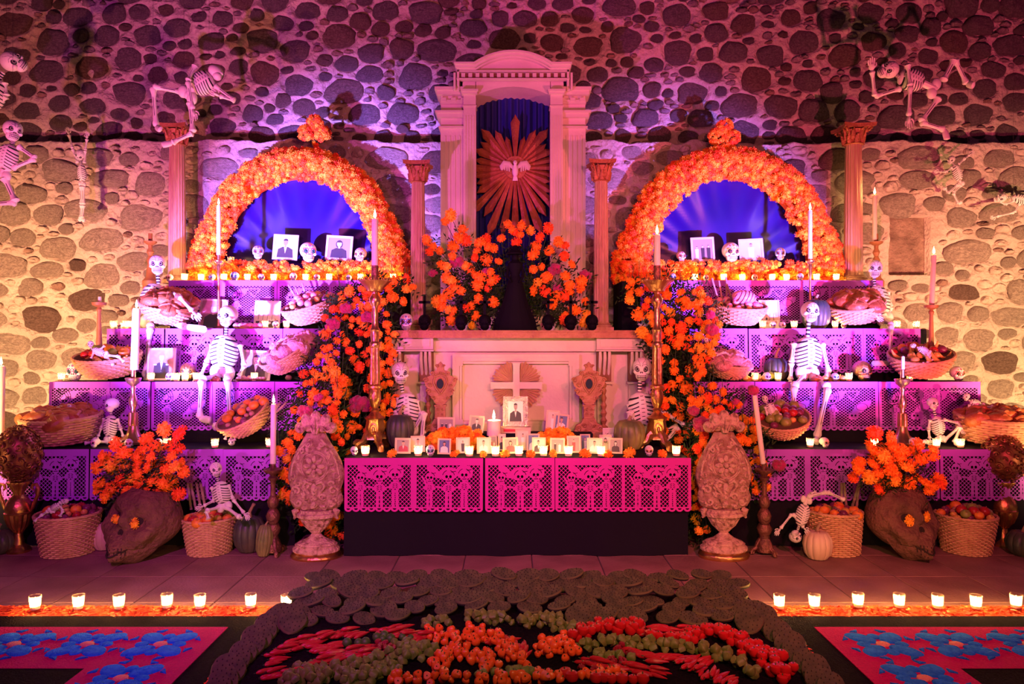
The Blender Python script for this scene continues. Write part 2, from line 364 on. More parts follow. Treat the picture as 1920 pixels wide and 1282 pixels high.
hole = (S(1665 - 960, YL), S(1742 - 960, YL), 1.5 + S(641 - 515, YL), 1.5 + S(641 - 405, YL), 0.10)
lo = pack(-5.6, 5.6, 0.0, ZLEDGE - 0.04, [(0.17, 0.105, 2), (0.13, 0.085, 5), (0.10, 0.065, 8), (0.075, 0.045, 12), (0.05, 0.030, 16), (0.045, 0.018, 18)], 3, lambda x, z: hole[0] - .12 < x < hole[1] + .12 and hole[2] - .1 < z < hole[3] + .1)
up = pack(-5.8, 5.8, ZLEDGE + 0.02, 5.7, [(0.15, 0.11, 2), (0.12, 0.088, 6), (0.092, 0.066, 9), (0.07, 0.042, 12), (0.055, 0.026, 16), (0.045, 0.016, 18)], 5)
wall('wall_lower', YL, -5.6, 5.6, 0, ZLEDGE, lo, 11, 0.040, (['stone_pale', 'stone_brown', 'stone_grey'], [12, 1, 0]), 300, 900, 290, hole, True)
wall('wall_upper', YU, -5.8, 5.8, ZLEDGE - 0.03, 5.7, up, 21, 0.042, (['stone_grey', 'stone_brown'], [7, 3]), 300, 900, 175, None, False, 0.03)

mb = MB(); mb.box(((hole[0] + hole[1]) / 2, YL + .085, (hole[2] + hole[3]) / 2), (hole[1] - hole[0] + .04, .03, hole[3] - hole[2] + .04)); mb.build('recess_slab', 'stone_brown', bpy.data.objects['wall_lower'])
# floor: slab with grout, tiles laid on it
mb = MB(); mb.box((0, 4.2, -0.05), (12, 9, 0.09)); fl = mb.build('floor', 'grout'); fl['kind'] = 'structure'
mb = MB(); t = 0.463; g = 0.003
mb.add([(-t/2+g, -t/2+g, -0.004), (t/2-g, -t/2+g, -0.004), (t/2-g, t/2-g, -0.004), (-t/2+g, t/2-g, -0.004), (-t/2+g+.003, -t/2+g+.003, 0), (t/2-g-.003, -t/2+g+.003, 0), (t/2-g-.003, t/2-g-.003, 0), (-t/2+g+.003, t/2-g-.003, 0)], [(4, 5, 6, 7), (0, 1, 5, 4), (1, 2, 6, 5), (2, 3, 7, 6), (3, 0, 4, 7)], 0, False)
tile = mb.mesh('tile', 'floor_tile')
for j in range(-4, 3):
    for i in range(-9, 9):
        link('tile', tile, fl, (0.137 + t / 2 + t * i, 4.64 + t / 2 + t * j, 0), (R.uniform(-.001, .001), R.uniform(-.001, .001), R.choice([0, PI / 2, PI])))

# ================================================================ BENCHES UNDER BLACK CLOTH
def drape(name, label, x0, x1, y0, y1, z, cat='bench', zb=0.0):
    """a box-shaped bench covered by hanging black cloth"""
    n = 90; mb = MB(); vs = []; fs = []
    per = [(x0, y1), (x0, y0), (x1, y0), (x1, y1)]; pts = []
    for k in range(3):
        a, b = per[k], per[k + 1]; L = math.hypot(b[0] - a[0], b[1] - a[1]); m = max(4, int(L / 0.05))
        for i in range(m): pts.append((a[0] + (b[0] - a[0]) * i / m, a[1] + (b[1] - a[1]) * i / m, k))
    pts.append((x1, y1, 2)); rr = random.Random(int(z * 1000)); ph = rr.uniform(0, 6)
    rows = [(z, 0), (z - 0.012, 0.006), (z - .15, 0.008), (z - 0.32, 0.014), (zb + 0.004, 0.024)]
    for (zz, w) in rows:
        for i, (x, y, k) in enumerate(pts):
            q = w * (math.sin(i * 0.9 + ph) * 0.5 + math.sin(i * 0.37 + ph * 2 + zz) * 0.5) - w * 0.8
            vs.append((x + (q if k == 0 else -q if k == 2 else 0), y + (q if k == 1 else 0), zz))
    m = len(pts)
    for r_ in range(len(rows) - 1):
        for i in range(m - 1): fs.append((r_ * m + i + 1, r_ * m + i, (r_ + 1) * m + i, (r_ + 1) * m + i + 1))
    fs.append(tuple(range(m)))
    mb.add(vs, fs); o = mb.build(name, 'black_cloth'); return tag(o, label, cat)
T = {}   # tier geometry: front Y and top Z
Y1, Y2, Y3, Y4 = 5.35, 5.80, 6.17, 6.55; Z1, Z2, Z3, Z4 = 0.71, 1.18, 1.609, 2.049; ZT, YT = 0.685, 5.11
YA = 6.0; ZM = 1.593
drape('table', 'low front table draped in black cloth to the floor', -1.18, 1.235, YT, YA - 0.06, ZT, 'table')
for s, w in ((-1, 'left'), (1, 'right')):
    for (n_, a, b, y0, y1, z) in (("lowest", 1.62, 4.25, Y1, Y2 - .06, Z1), ("second", 1.45, 3.68 if s < 0 else 3.72, Y2, Y3 - .06, Z2), ("third", 1.33, 3.43 if s < 0 else 3.52, Y3, Y4 - .06, Z3), ('topmost', 0.99, 3.08 if s < 0 else 3.31, Y4, 7.05, Z4)):
        xa, xb = sorted((s * a, s * b))
        drape('bench', f'black draped bench forming the {n_} step of the {w} altar stand', xa, xb, y0, y1, z, 'bench')

# ================================================================ CUT PAPER BANNERS
def seg_d(X, Y, a, b):
    ax, ay = a; bx, by = b; dx, dy = bx - ax, by - ay; t_ = np.clip(((X - ax) * dx + (Y - ay) * dy) / (dx * dx + dy * dy + 1e-9), 0, 1)
    return np.hypot(X - ax - t_ * dx, Y - ay - t_ * dy)
def el(X, Y, c, rx, ry, rot=0):
    co, si = math.cos(rot), math.sin(rot); u = (X - c[0]) * co + (Y - c[1]) * si; v = -(X - c[0]) * si + (Y - c[1]) * co
    return (1 - np.sqrt((u / rx) ** 2 + (v / ry) ** 2)) * min(rx, ry)
def paper(design, Wd, Hd, nx=236, ny=180):
    X, Y = np.meshgrid(np.linspace(0, Wd, nx), np.linspace(0, Hd, ny))   # Y measured down from the top
    u = X / Wd; g = 0.0205 if design == 1 else 0.0180; lw = 0.0021 if design == 1 else 0.0022
    k = 1.0 if design == 1 else 1.35
    a = (X + Y * k) / math.hypot(1, k); b = (X - Y * k) / math.hypot(1, k)
    da = np.abs((a / g) % 1 - 0.5) * g; db = np.abs((b / g) % 1 - 0.5) * g
    lat = lw - np.minimum(g / 2 - np.abs(g / 2 - (g / 2 - da)), g / 2 - np.abs(g / 2 - (g / 2 - db)))
    lat = np.maximum(lw - da, lw - db)
    sc_ = 0.027; bot = Hd - 0.030
    f = lat
    def U(q):
        nonlocal f; f = np.maximum(f, q)
    def D(q):
        nonlocal f; f = np.minimum(f, -q)
    def figure(cx, cy, s, hat, tilt=0, look=1):
        # hat, head, body, legs
        U(el(X, Y, (cx + hat[0] * s, cy + (-0.018 + hat[1]) * s), hat[2] * s, hat[3] * s, hat[4]))
        U(el(X, Y, (cx, cy), 0.033 * s, 0.037 * s))
        U(el(X, Y, (cx + .002 * s, cy + 0.035 * s), 0.022 * s, 0.014 * s))
        for q in (-1, 1): D(el(X, Y, (cx + q * 0.0135 * s, cy + 0.002 * s), 0.0095 * s, 0.0105 * s))
        D(el(X, Y, (cx, cy + 0.017 * s), 0.004 * s, 0.005 * s))
        D(0.0024 * s - seg_d(X, Y, (cx - .012 * s, cy + .032 * s), (cx + .014 * s, cy + .031 * s)))
        for q in (-1, 1):
            r1 = np.abs(np.hypot(X - cx, Y - cy) - 0.042 * s); D(np.minimum(0.0022 * s - r1, np.minimum(q * (X - cx) - 0.012 * s, (cy - 0.008 * s) - Y)))
        U(el(X, Y, (cx, cy + 0.078 * s), 0.030 * s, 0.030 * s)); U(el(X, Y, (cx + .002 * s, cy + 0.105 * s), 0.020 * s, 0.02 * s))
        for q in (-1, 1):
            U(0.008 * s - seg_d(X, Y, (cx + q * .02 * s, cy + .06 * s), (cx + q * .043 * s, cy + .09 * s)))
            U(0.007 * s - seg_d(X, Y, (cx + q * .043 * s, cy + .09 * s), (cx + q * .012 * s, cy + .10 * s)))
            U(0.0105 * s - seg_d(X, Y, (cx + q * .013 * s, cy + .11 * s), (cx + q * .015 * s, bot)))
        for q in (0.066, 0.078, 0.09):
            for w in (-1, 1): D(0.0020 * s - seg_d(X, Y, (cx + w * .005 * s, cy + q * s), (cx + w * .017 * s, cy + (q + .006) * s)))
        D(el(X, Y, (cx, cy + .105 * s), .006 * s, .004 * s))
        D(0.0022 * s - seg_d(X, Y, (cx + .02 * s, cy - .03 * s), (cx + .05 * s, cy - .036 * s)))
    if design == 1:
        figure(0.355, 0.115, 0.98, (0.0, 0.0, 0.062, 0.05, 0.1))
        figure(0.245, 0.128, 1.0, (-0.002, 0.0, 0.068, 0.046, -0.08))
        figure(0.112, 0.135, 0.86, (0.035, -0.03, 0.075, 0.032, 0.75))
        for p, q in (((0.06, 0.13), (0.10, 0.2)), ((0.16, 0.2), (0.21, 0.21)), ((0.28, 0.21), (0.33, 0.20))): U(0.006 - seg_d(X, Y, p, q))
    else:
        U(el(X, Y, (0.15, 0.125), 0.085, 0.035, -0.6)); figure(0.125, 0.150, 0.9, (0.02, -0.02, 0.07, 0.03, -0.5))
        U(el(X, Y, (0.355, 0.20), 0.085, 0.034, -0.55)); D(0.002 - np.abs(np.hypot((X - .355), (Y - .2) * 1.6) - .045))
        U(el(X, Y, (0.29, 0.27), 0.04, 0.03)); 
        for q in (-1, 1): D(el(X, Y, (0.29 + q * .014, 0.268), 0.008, 0.008))
        # inverted triangle of edging
        for p, q in (((0.22, 0.075), (0.34, 0.075)), ((0.22, 0.075), (0.28, 0.15)), ((0.34, 0.075), (0.28, 0.15))): U(0.004 - seg_d(X, Y, p, q))
        for q in (0.045, 0.075, 0.105): D(0.0022 - np.abs(np.hypot(X - 0.11, Y - 0.12) - q * .6))
    # solid border, scalloped hem with a small notch in each scallop
    fr = np.maximum(np.maximum(0.050 - Y, 0.022 - X), np.maximum(X - (Wd - 0.022), np.minimum(Y - (bot - 0.006), (bot + .002) - Y)))
    f = np.maximum(f, fr)
    n_s = 9; w = Wd / n_s; ph = (X / w) % 1 - 0.5
    rr_ = np.hypot(ph * w, (Y - bot) * 1.05)
    scal = np.minimum(w * 0.52 - rr_, rr_ - w * 0.26); scal = np.where(Y > bot - 0.001, scal, f)
    f = np.where(Y > bot, np.maximum(scal, (bot + .003) - Y), f)
    f = np.minimum(f, 0.027 * 20)
    # outer frame of the sheet
    f = np.minimum(f, np.minimum(np.minimum(X, Wd - X), np.minimum(Y, Hd - Y)) + 1e-5)
    # marching squares with merged runs of full cells
    mb = MB(); vid = {}; V = []; Fc = []
    xs = np.linspace(0, Wd, nx) - Wd / 2; zs = -np.linspace(0, Hd, ny)
    def vert(key, x, z):
        if key not in vid: vid[key] = len(V); V.append((x, 0.0, z))
        return vid[key]
    pos = f > 0; fl_ = f.tolist(); pl = pos.tolist()
    for j in range(ny - 1):
        i = 0; pj = pl[j]; pk = pl[j + 1]
        while i < nx - 1:
            c = (pj[i], pj[i + 1], pk[i + 1], pk[i])
            if all(c):
                e = i + 1
                while e < nx - 1 and pj[e + 1] and pk[e + 1]: e += 1
                Fc.append((vert((i, j), xs[i], zs[j]), vert((i, j + 1), xs[i], zs[j + 1]), vert((e, j + 1), xs[e], zs[j + 1]), vert((e, j), xs[e], zs[j])))
                i = e; continue
            if any(c):
                cs = [(i, j), (i + 1, j), (i + 1, j + 1), (i, j + 1)]; pg = []
                for q in range(4):
                    p0, p1 = cs[q], cs[(q + 1) % 4]; f0, f1 = fl_[p0[1]][p0[0]], fl_[p1[1]][p1[0]]
                    if f0 > 0: pg.append(vert(p0, xs[p0[0]], zs[p0[1]]))
                    if (f0 > 0) != (f1 > 0):
                        t_ = f0 / (f0 - f1); key = ('e',) + (p0 + p1 if p0 < p1 else p1 + p0)
                        pg.append(vert(key, xs[p0[0]] + (xs[p1[0]] - xs[p0[0]]) * t_, zs[p0[1]] + (zs[p1[1]] - zs[p0[1]]) * t_))
                if len(pg) > 2: Fc.append(tuple(pg[::-1]))
            i += 1
    mb.add(V, Fc, 0, False); return mb
PW, PH = 0.486, 0.378
pd1 = paper(1, PW, PH); pd2 = paper(2, PW, PH + 0.012)
PAP = {(d, c): mb.mesh('papel_picado', c) for d, mb in ((1, pd1), (2, pd2)) for c in ('purple_paper', 'magenta_paper')}
def banners(design, col, xs, y, z, where, grp, ang=0.0):
    for i, x in enumerate(xs):
        o = link('paper_banner', PAP[(design, col)], None, (x, y - 0.035 - 0.002 * (i % 2), z + 0.004), (-0.03 + R.uniform(-.008, .008), R.uniform(-.006, .006), R.uniform(-.02, .02)))
        tag(o, f'{"magenta" if col[0] == "m" else "purple"} cut-paper banner, {ORD[i]} from the left along {where}', 'paper banner', grp)
banners(1, 'magenta_paper', [-0.93, -0.445, 0.055, 0.545, 1.01], YT, ZT, 'the front of the low table', 'papel picado on the low table')
def xr(px, Y): return (px - 960) * Y / F
banners(1, 'purple_paper', [xr(p, Y1) for p in (-15, 110, 236, 360, 484)], Y1, Z1, 'the lowest left step', 'papel picado on the left stand')
banners(2, 'purple_paper', [xr(p, Y2) for p in (154, 230, 345, 460, 575)], Y2, Z2, 'the second left step', 'papel picado on the left stand')
banners(1, 'purple_paper', [xr(p, Y3) for p in (258, 368, 478, 587)], Y3, Z3, 'the third left step', 'papel picado on the left stand')
banners(2, 'purple_paper', [xr(p, Y4) for p in (370, 471, 573, 672)], Y4, Z4, 'the topmost left step', 'papel picado on the left stand')
banners(1, 'purple_paper', [xr(p, Y1) for p in (1448, 1572, 1694, 1819, 1943)], Y1, Z1, 'the lowest right step', 'papel picado on the right stand')
banners(2, 'purple_paper', [xr(p, Y2) for p in (1355, 1470, 1585, 1700, 1776)], Y2, Z2, 'the second right step', 'papel picado on the right stand')
banners(1, 'purple_paper', [xr(p, Y3) for p in (1345, 1455, 1562, 1668)], Y3, Z3, 'the third right step', 'papel picado on the right stand')
banners(2, 'purple_paper', [xr(p, Y4) for p in (1250, 1350, 1450, 1549, 1601)], Y4, Z4, 'the topmost right step', 'papel picado on the right stand')
# ================================================================ BUILDERS
FLW = (1.0, 0.50, 0.16)
def flame_light(p, e, parent=None, loc=None, rad=0.012):
    l = bpy.data.lights.new('candle_light', 'POINT'); l.color = FLW; l.energy = e; l.shadow_soft_size = rad
    o = bpy.data.objects.new('candle_light', l); C.objects.link(o); o.location = loc
    if parent is not None: o.parent = parent
    return o
def flame_mesh():
    mb = MB(); mb.lathe([(0.001, 0), (0.0055, 0.005), (0.0075, 0.012), (0.0055, 0.024), (0.0022, 0.036), (0.0003, 0.046)], 8); return mb.mesh('flame', 'flame')
FLM = flame_mesh()
mb = MB(); mb.lathe([(0.0235, 0.0), (0.0255, 0.004), (0.0275, 0.03), (0.0315, 0.078), (0.0295, 0.078), (0.026, 0.03), (0.022, 0.006)], 18); VG = mb.mesh('cup', 'votive_glass')
mb = MB(); mb.lathe([(0.0225, 0.006), (0.025, 0.024), (0.024, 0.0245), (0.001, 0.023)], 14); VW = mb.mesh('wax', 'wax_lit')
def votive(px, py, Y=None, z=None, label='', group=None, e=1.0, k=1.0):
    p = P(px, py, Y)
    if z is not None: p.z = z
    t = thing('votive_candle', label, 'candle', (p.x, p.y, p.z + 0.001), None, group, k)
    link('cup', VG, t); link('wax', VW, t); link('flame', FLM, t, (0, 0, 0.026))
    flame_light(None, e, t, (0, 0, 0.050)); return t

def skull_mb(deco=0, seed=0, s=1.0):
    """unit-high skull facing -Y, resting on z=0. materials 0 bone 1 black 2,3 colours"""
    mb = MB(); rr = random.Random(seed)
    mb.ell((0, 0.06, 0.60), (0.40, 0.50, 0.405), 20, 12)
    mb.ell((0, -0.11, 0.24), (0.275, 0.30, 0.245), 16, 9)
    for q in (-1, 1): mb.ell((q * 0.245, -0.20, 0.40), (0.12, 0.15, 0.10), 10, 6)
    def sy(x, z):
        a = 1 - (x / 0.40) ** 2 - ((z - 0.60) / 0.405) ** 2; b = 1 - (x / 0.275) ** 2 - ((z - 0.24) / 0.245) ** 2
        return min(0.06 - 0.50 * math.sqrt(a) if a > 0 else 9, -0.11 - 0.30 * math.sqrt(b) if b > 0 else 9)
    for q in (-1, 1):
        y = sy(0.165, 0.52)
        if deco:
            for k in range(10):
                a = 2 * PI * k / 10; X, Z = q * 0.165 + 0.125 * math.cos(a), 0.52 + 0.135 * math.sin(a); mb.ell((X, sy(X, Z) + .015, Z), (0.045, 0.035, 0.045), 6, 4, 2)
        mb.ell((q * 0.165, y + 0.035, 0.52), (0.108, 0.075, 0.122), 14, 8, 1, rotm(0, 0, q * 0.38))
        mb.tube([(q * 0.165 + 0.06 * math.cos(a), y - 0.037, 0.52 + 0.065 * math.sin(a)) for a in [k * PI / 5 for k in range(10)]], 0.007, 4, 3 if deco else 0, closed=True)
    for q in (-1, 1): mb.ell((q * 0.032, sy(0.03, .37) + 0.01, 0.375), (0.026, 0.03, 0.065), 8, 5, 1, rotm(0, q * -0.3, 0))
    ln = 0.008
    for z in (0.245, 0.165, 0.095):
        pts = [(x, sy(x, z) - 0.002, z + 0.25 * x * x) for x in np.linspace(-0.19, 0.19, 9)]
        mb.tube(pts, ln if z != 0.165 else ln * 1.5, 4, 1)
    for i in range(7):
        x = -0.165 + i * 0.055; mb.tube([(x, sy(x, z) - 0.002, z) for z in (0.25, 0.205, 0.165, 0.13, 0.10)], ln * 0.9, 4, 1)
    if deco:
        for (x, z, r, m) in ((0, 0.80, 0.06, 2), (-0.16, 0.78, 0.035, 3), (0.16, 0.78, 0.035, 3), (0, 0.66, 0.03, 3), (-0.27, 0.66, 0.03, 2), (0.27, 0.66, 0.03, 2), (0, 0.04, 0.03, 2), (-0.2, 0.30, 0.03, 3), (0.2, 0.30, 0.03, 3)):
            y = sy(x, z) if sy(x, z) < 5 else -0.3
            for k in range(6):
                a = k * PI / 3; X, Z = x + r * 0.75 * math.cos(a), z + r * 0.75 * math.sin(a); yy = sy(X, Z); mb.ell((X, (yy if yy < 5 else y) + 0.012, Z), (r * 0.5, 0.022, r * 0.5), 6, 4, m)
            mb.ell((x, y + 0.005, z), (r * 0.4, 0.03, r * 0.4), 6, 4, 5 - m)
    else:
        for q in (-1, 1):
            mb.tube([(q * x, sy(q * x, z) - 0.002, z) for x, z in ((0.05, 0.66), (0.09, 0.70), (0.2, 0.71), (0.28, 0.64))], ln * 0.8, 4, 1)
            mb.tube([(q * x, sy(q * x, z) - 0.002, z) for x, z in ((0.03, 0.62), (0.07, 0.78), (0.13, 0.86), (0.16, 0.93))], ln * 0.7, 4, 1)
    return mb
DECO = [('deco_red', 'deco_gold'), ('deco_blue', 'deco_red'), ('deco_teal', 'deco_blue'), ('deco_pink', 'deco_teal'), ('deco_gold', 'deco_red')]
_smb = skull_mb(1, 1); SKD = {}
SKP = skull_mb(0).mesh('skull', ['bone_white', 'bone_black', 'bone_white', 'bone_white'])
def sugar_skull(px, py, Y, hpx, label, d=0, yaw=0.0, roll=0.0, base='sugar_white', group='small decorated skulls on the altar', z=None, pitch=0.0):
    k = (base, d)
    if k not in SKD: SKD[k] = _smb.mesh('skull', [base, 'bone_black', DECO[d][0], DECO[d][1]])
    p = P(px, py, Y)
    if z is not None: p.z = z
    o = link('sugar_skull', SKD[k], None, p, (pitch, roll, yaw), S(hpx, Y)); return tag(o, label, 'skull', group)

def bone_mb(mb, a, b, r, mi=0, line=True, seg=8):
    a, b = Vector(a), Vector(b); ts = (0, .03, .08, .15, .3, .7, .85, .92, .97, 1); rs = (.5, 1.25, 1.55, 1.15, .8, .8, 1.15, 1.5, 1.2, .5)
    mb.tube([a.lerp(b, t) for t in ts], [q * r for q in rs], seg, mi)
    if line:
        off = Vector((0, -r * 0.78, 0)); mb.tube([a.lerp(b, t) + off for t in (.16, .5, .84)], r * 0.12, 4, 1)
BW = ['bone_white', 'bone_black']
def rib_mb(mb, a, b, w, yaw=0.0, n=7, depth=0.72, seg=24):
    a, b = Vector(a), Vector(b); ax = a - b; L = ax.length; zc = ax.normalized()
    fr = Vector((math.sin(yaw), -math.cos(yaw), 0)); fr = (fr - zc * fr.dot(zc)).normalized(); sd = fr.cross(zc).normalized()
    rows = n * 3 + 2; prof = []
    for i in range(rows + 1):
        t = i / rows; prof.append((np.interp(t, [0, .04, .15, .4, .65, .85, 1], [.28, .62, .88, 1.0, .95, .80, .5]), t))
    vs = []; fs = []; ms = []
    for i, (r, t) in enumerate(prof):
        for j in range(seg):
            u = 2 * PI * j / seg; x = math.cos(u) * r * w / 2; y = math.sin(u) * r * w / 2 * depth
            drop = 0.17 * L * abs(math.cos(u)) * min(1, t * 4) * (1 - t * 0.35)
            k = 0.97 if (i % 3 == 2 and math.sin(u) > -2) else 1.0
            vs.append(a - zc * (t * L * 0.9 + drop) + sd * x * k - fr * (-y) * k)
    for i in range(rows):
        for j in range(seg):
            q = (j + 1) % seg; fs.append((i * seg + j, i * seg + q, (i + 1) * seg + q, (i + 1) * seg + j))
            um = 2 * PI * (j + .5) / seg; front = abs(um - PI / 2) < 0.27
            ms.append(1 if (i % 3 == 2 and i > 1 and i < rows - 1 and not front) else 0)
    fs.append(tuple(range(seg))); ms.append(0); fs.append(tuple(rows * seg + j for j in range(seg))); ms.append(0)
    mb.add(vs, fs, ms)
    for i in range(2, rows - 1, 3):   # sternum joints
        r, t = prof[i]; c = a - zc * (t * L * 0.9) + fr * (r * w / 2 * depth + 0.001)
        mb.tube([c - sd * w * .05, c + sd * w * .05], w * 0.009, 4, 1)
def hand_mb(mb, p, d, r, side=1):
    p, d = Vector(p), Vector(d).normalized(); n = Vector((0, -1, 0)); s = d.cross(n).normalized() * side
    mb.ell(p + d * r * 1.1, (r * 0.95, r * 0.5, r * 1.2), 8, 6, 0, d.to_track_quat('Z', 'Y').to_matrix())
    for k in range(4):
        o = (k - 1.5) * 0.52 * r; L = r * (2.1, 2.6, 2.4, 1.8)[k]; q = p + d * r * 1.6 + s * o
        mb.tube([q, q + d * L * .5 + s * o * .2, q + d * L * .9 + s * o * .25 + n * r * .4], [r * .25, r * .24, r * .14], 5, 0)
    q = p + d * r * .7 - s * r * .8; mb.tube([q, q - s * r * .7 + d * r * .6, q - s * r * .8 + d * r * 1.4], [r * .28, r * .24, r * .14], 5, 0)
def skeleton(label, Y, head, neck, chest, pelvis, arms, legs, r=4.0, yaw=0.0, group='jointed papier-mache skeletons', simple=False, n=7):
    """all joints as pixel points (x, y, depth offset) at distance Y; head=(x,y,height,yaw,roll,pitch)"""
    def Q(p): return P(p[0], p[1], Y + (p[2] if len(p) > 2 else 0))
    org = Q(pelvis[:3]) if len(pelvis) > 2 else Q(pelvis)
    t = thing('skeleton_figure', label, 'skeleton', org, None, group)
    def put(name, mb, mats=BW):
        mb.v = [tuple(Vector(v) - org) for v in mb.v]; return mb.build(name, mats, t)
    h = S(head[2], Y); hc = P(head[0], head[1], Y + (head[6] if len(head) > 6 else 0))
    rot = Euler((head[5] if len(head) > 5 else 0, head[4], head[3]), 'XYZ'); m = rot.to_matrix()
    o = link('skull', SKP, t, hc - org - m @ Vector((0, 0, h * 0.5)), rot, h)
    R_ = S(r, Y)
    nk = [Q(p) for p in neck]; mb = MB(); k = 7
    for i in range(k):
        a, b = nk[0].lerp(nk[1], i / k), nk[0].lerp(nk[1], (i + 1) / k); mb.tube([a, b], R_ * (0.9 if i % 2 else 0.8), 8, i % 2)
    put('neck', mb)
    mb = MB(); rib_mb(mb, Q(chest[0]), Q(chest[1]), S(chest[2], Y), yaw, n); put('rib_cage', mb)
    pv = Q(pelvis); mb = MB(); pw = S(chest[2], Y) * 0.36; cb = Q(chest[1]); up = (cb - pv) if (cb - pv).length > 1e-4 else Vector((0, 0, 1))
    rm = up.to_track_quat('Z', 'Y').to_matrix()
    sdv = rm @ Vector((1, 0, 0))
    if abs(sdv.x) < abs((rm @ Vector((0, 1, 0))).x): sdv = rm @ Vector((0, 1, 0))
    for q in (-1, 1): mb.ell(pv + sdv * q * pw * .62, (pw * .62, pw * .5, pw * .75), 10, 7, 0)
    mb.ell(pv, (pw * .5, pw * .45, pw * .5), 8, 6, 0); mb.tube([pv, cb], pw * .42, 8, 0); put('pelvis', mb)
    for i, A in enumerate(arms):
        J = [Q(p) for p in A]
        if len(J) > 1: mb = MB(); bone_mb(mb, J[0], J[1], R_ * .9); put('upper_arm', mb)
        if len(J) > 2:
            mb = MB(); bone_mb(mb, J[1], J[2], R_ * .85); put('forearm', mb)
            mb = MB()
            if simple: mb.ell(J[2], (R_ * 1.2, R_ * .9, R_ * 1.5), 7, 5)
            else: hand_mb(mb, J[2], J[2] - J[1] if len(J) < 4 else J[3] - J[2], R_ * 1.35, 1 if i else -1)
            put('hand', mb)
    for i, A in enumerate(legs):
        J = [Q(p) for p in A]
        if len(J) > 1: mb = MB(); bone_mb(mb, J[0], J[1], R_ * 1.15); put('thigh', mb)
        if len(J) > 2: mb = MB(); bone_mb(mb, J[1], J[2], R_ * 1.05); put('shin', mb)
        if len(J) > 3:
            mb = MB(); d = J[3] - J[2]; mb.tube([J[2], J[2].lerp(J[3], .15), J[2].lerp(J[3], .6), J[2].lerp(J[3], .92), J[3]], [R_ * .9, R_ * 1.3, R_ * 1.5, R_ * 1.4, R_ * .5], 8, 0, flat=0.6)
            put('foot', mb)
    return t

# ---- baskets
def basket_mesh(rt, rb, h, rows, seg=44, sy=1.0, bulge=0.0, thick=None):
    mb = MB(); th = thick or h / rows * 0.56
    for i in range(rows):
        z = (i + .5) / rows * h; r = rb + (rt - rb) * (i + .5) / rows + bulge * math.sin(PI * (i + .5) / rows)
        mb.tube([(math.cos(a) * (r + th * .85 * (1 if (j + i) % 2 else -1)), math.sin(a) * (r + th * .85 * (1 if (j + i) % 2 else -1)) * sy, z) for j, a in enumerate([2 * PI * k / seg for k in range(seg)])], th, 5, 0, closed=True)
    w = mb.mesh('weave', 'wicker')
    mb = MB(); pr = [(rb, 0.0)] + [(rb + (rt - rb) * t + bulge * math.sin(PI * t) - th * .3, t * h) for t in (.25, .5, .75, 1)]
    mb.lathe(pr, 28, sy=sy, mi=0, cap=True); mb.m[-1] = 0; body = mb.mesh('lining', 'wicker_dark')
    mb = MB()
    for k in range(2):
        mb.tube([(math.cos(a) * (rt + .002 + .004 * math.sin(a * 22 + k * PI)), math.sin(a) * sy * (rt + .002 + .004 * math.sin(a * 22 + k * PI)), h + .004 * math.cos(a * 22 + k * PI)) for a in [2 * PI * j / 72 for j in range(72)]], th * 1.15, 5, 0, closed=True)
    rim = mb.mesh('rim', 'wicker')
    return w, body, rim
BK = {'deep': basket_mesh(0.200, 0.155, 0.275, 20), 'tall': basket_mesh(0.185, 0.165, 0.29, 20), 'bowl': basket_mesh(0.25, 0.155, 0.165, 10, bulge=0.02), 'wide': basket_mesh(0.265, 0.20, 0.19, 10, bulge=0.01)}
def basket(kind, px, py, Y, label, k=1.0, rot=(0, 0, 0), z=None, group='wicker baskets'):
    """px,py = middle of the base"""
    p = P(px, py, Y)
    if z is not None: p.z = z
    t = thing('wicker_basket', label, 'basket', p, rot, group, k); w, b, r = BK[kind]
    link('weave', w, t); link('lining', b, t); link('rim', r, t); t['h'] = {'deep': .275, 'tall': .29, 'bowl': .165, 'wide': .19}[kind]; t['r'] = {'deep': .2, 'tall': .185, 'bowl': .25, 'wide': .265}[kind]
    return t
# ---- food
def loaf(seed, sugar=False):
    mb = MB(); rr = random.Random(seed); mb.ell((0, 0, 0.022), (0.078, 0.078, 0.048), 18, 9, 0, noise=0.025, rnd=rr)
    for k in range(2):
        a = k * PI / 2 + 0.4; pts = [(math.cos(a) * q * .074, math.sin(a) * q * .074, 0.024 + 0.046 * math.sqrt(max(0, 1 - q * q))) for q in np.linspace(-.96, .96, 9)]
        mb.tube(pts, [.014, .012, .015, .011, .013, .011, .015, .012, .014], 7, 0)
    mb.ell((0, 0, 0.078), (0.017, 0.017, 0.014), 8, 6, 0); return mb.mesh('loaf', 'bread_sugar' if sugar else 'bread_crust')
def fruit(r, matn, sq=0.92, stem=True):
    mb = MB(); mb.lathe([(r * .05, r * (1 + sq * .72)), (r * .22, r * (1 + sq * .86)), (r * .5, r * (1 + sq * .84)), (r * .85, r * (1 + sq * .45)), (r, r), (r * .88, r * (1 - sq * .5)), (r * .5, r * (1 - sq * .87)), (r * .1, r * (1 - sq * .9))], 14)
    if stem: mb.tube([(0, 0, r * 1.65), (r * .08, 0, r * 2.05)], r * .07, 5, 1)
    return mb.mesh('fruit', [matn, 'pumpkin_stem'])
def banana():
    mb = MB(); mb.tube([(-.075 + .15 * t, 0, .05 * (2 * t - 1) ** 2) for t in np.linspace(0, 1, 9)], [.004, .010, .0155, .018, .0185, .018, .015, .009, .004], 8, 0); return mb.mesh('banana', 'fruit_yellow')
def canes():
    mb = MB(); pts = []; rs = []
    for i in range(5):
        z = i * .05; pts += [(0, 0, z), (0, 0, z + .012), (0, 0, z + .04)]; rs += [.0135, .0115, .0115]
    mb.tube(pts, rs, 8); return mb.mesh('cane', 'cane')
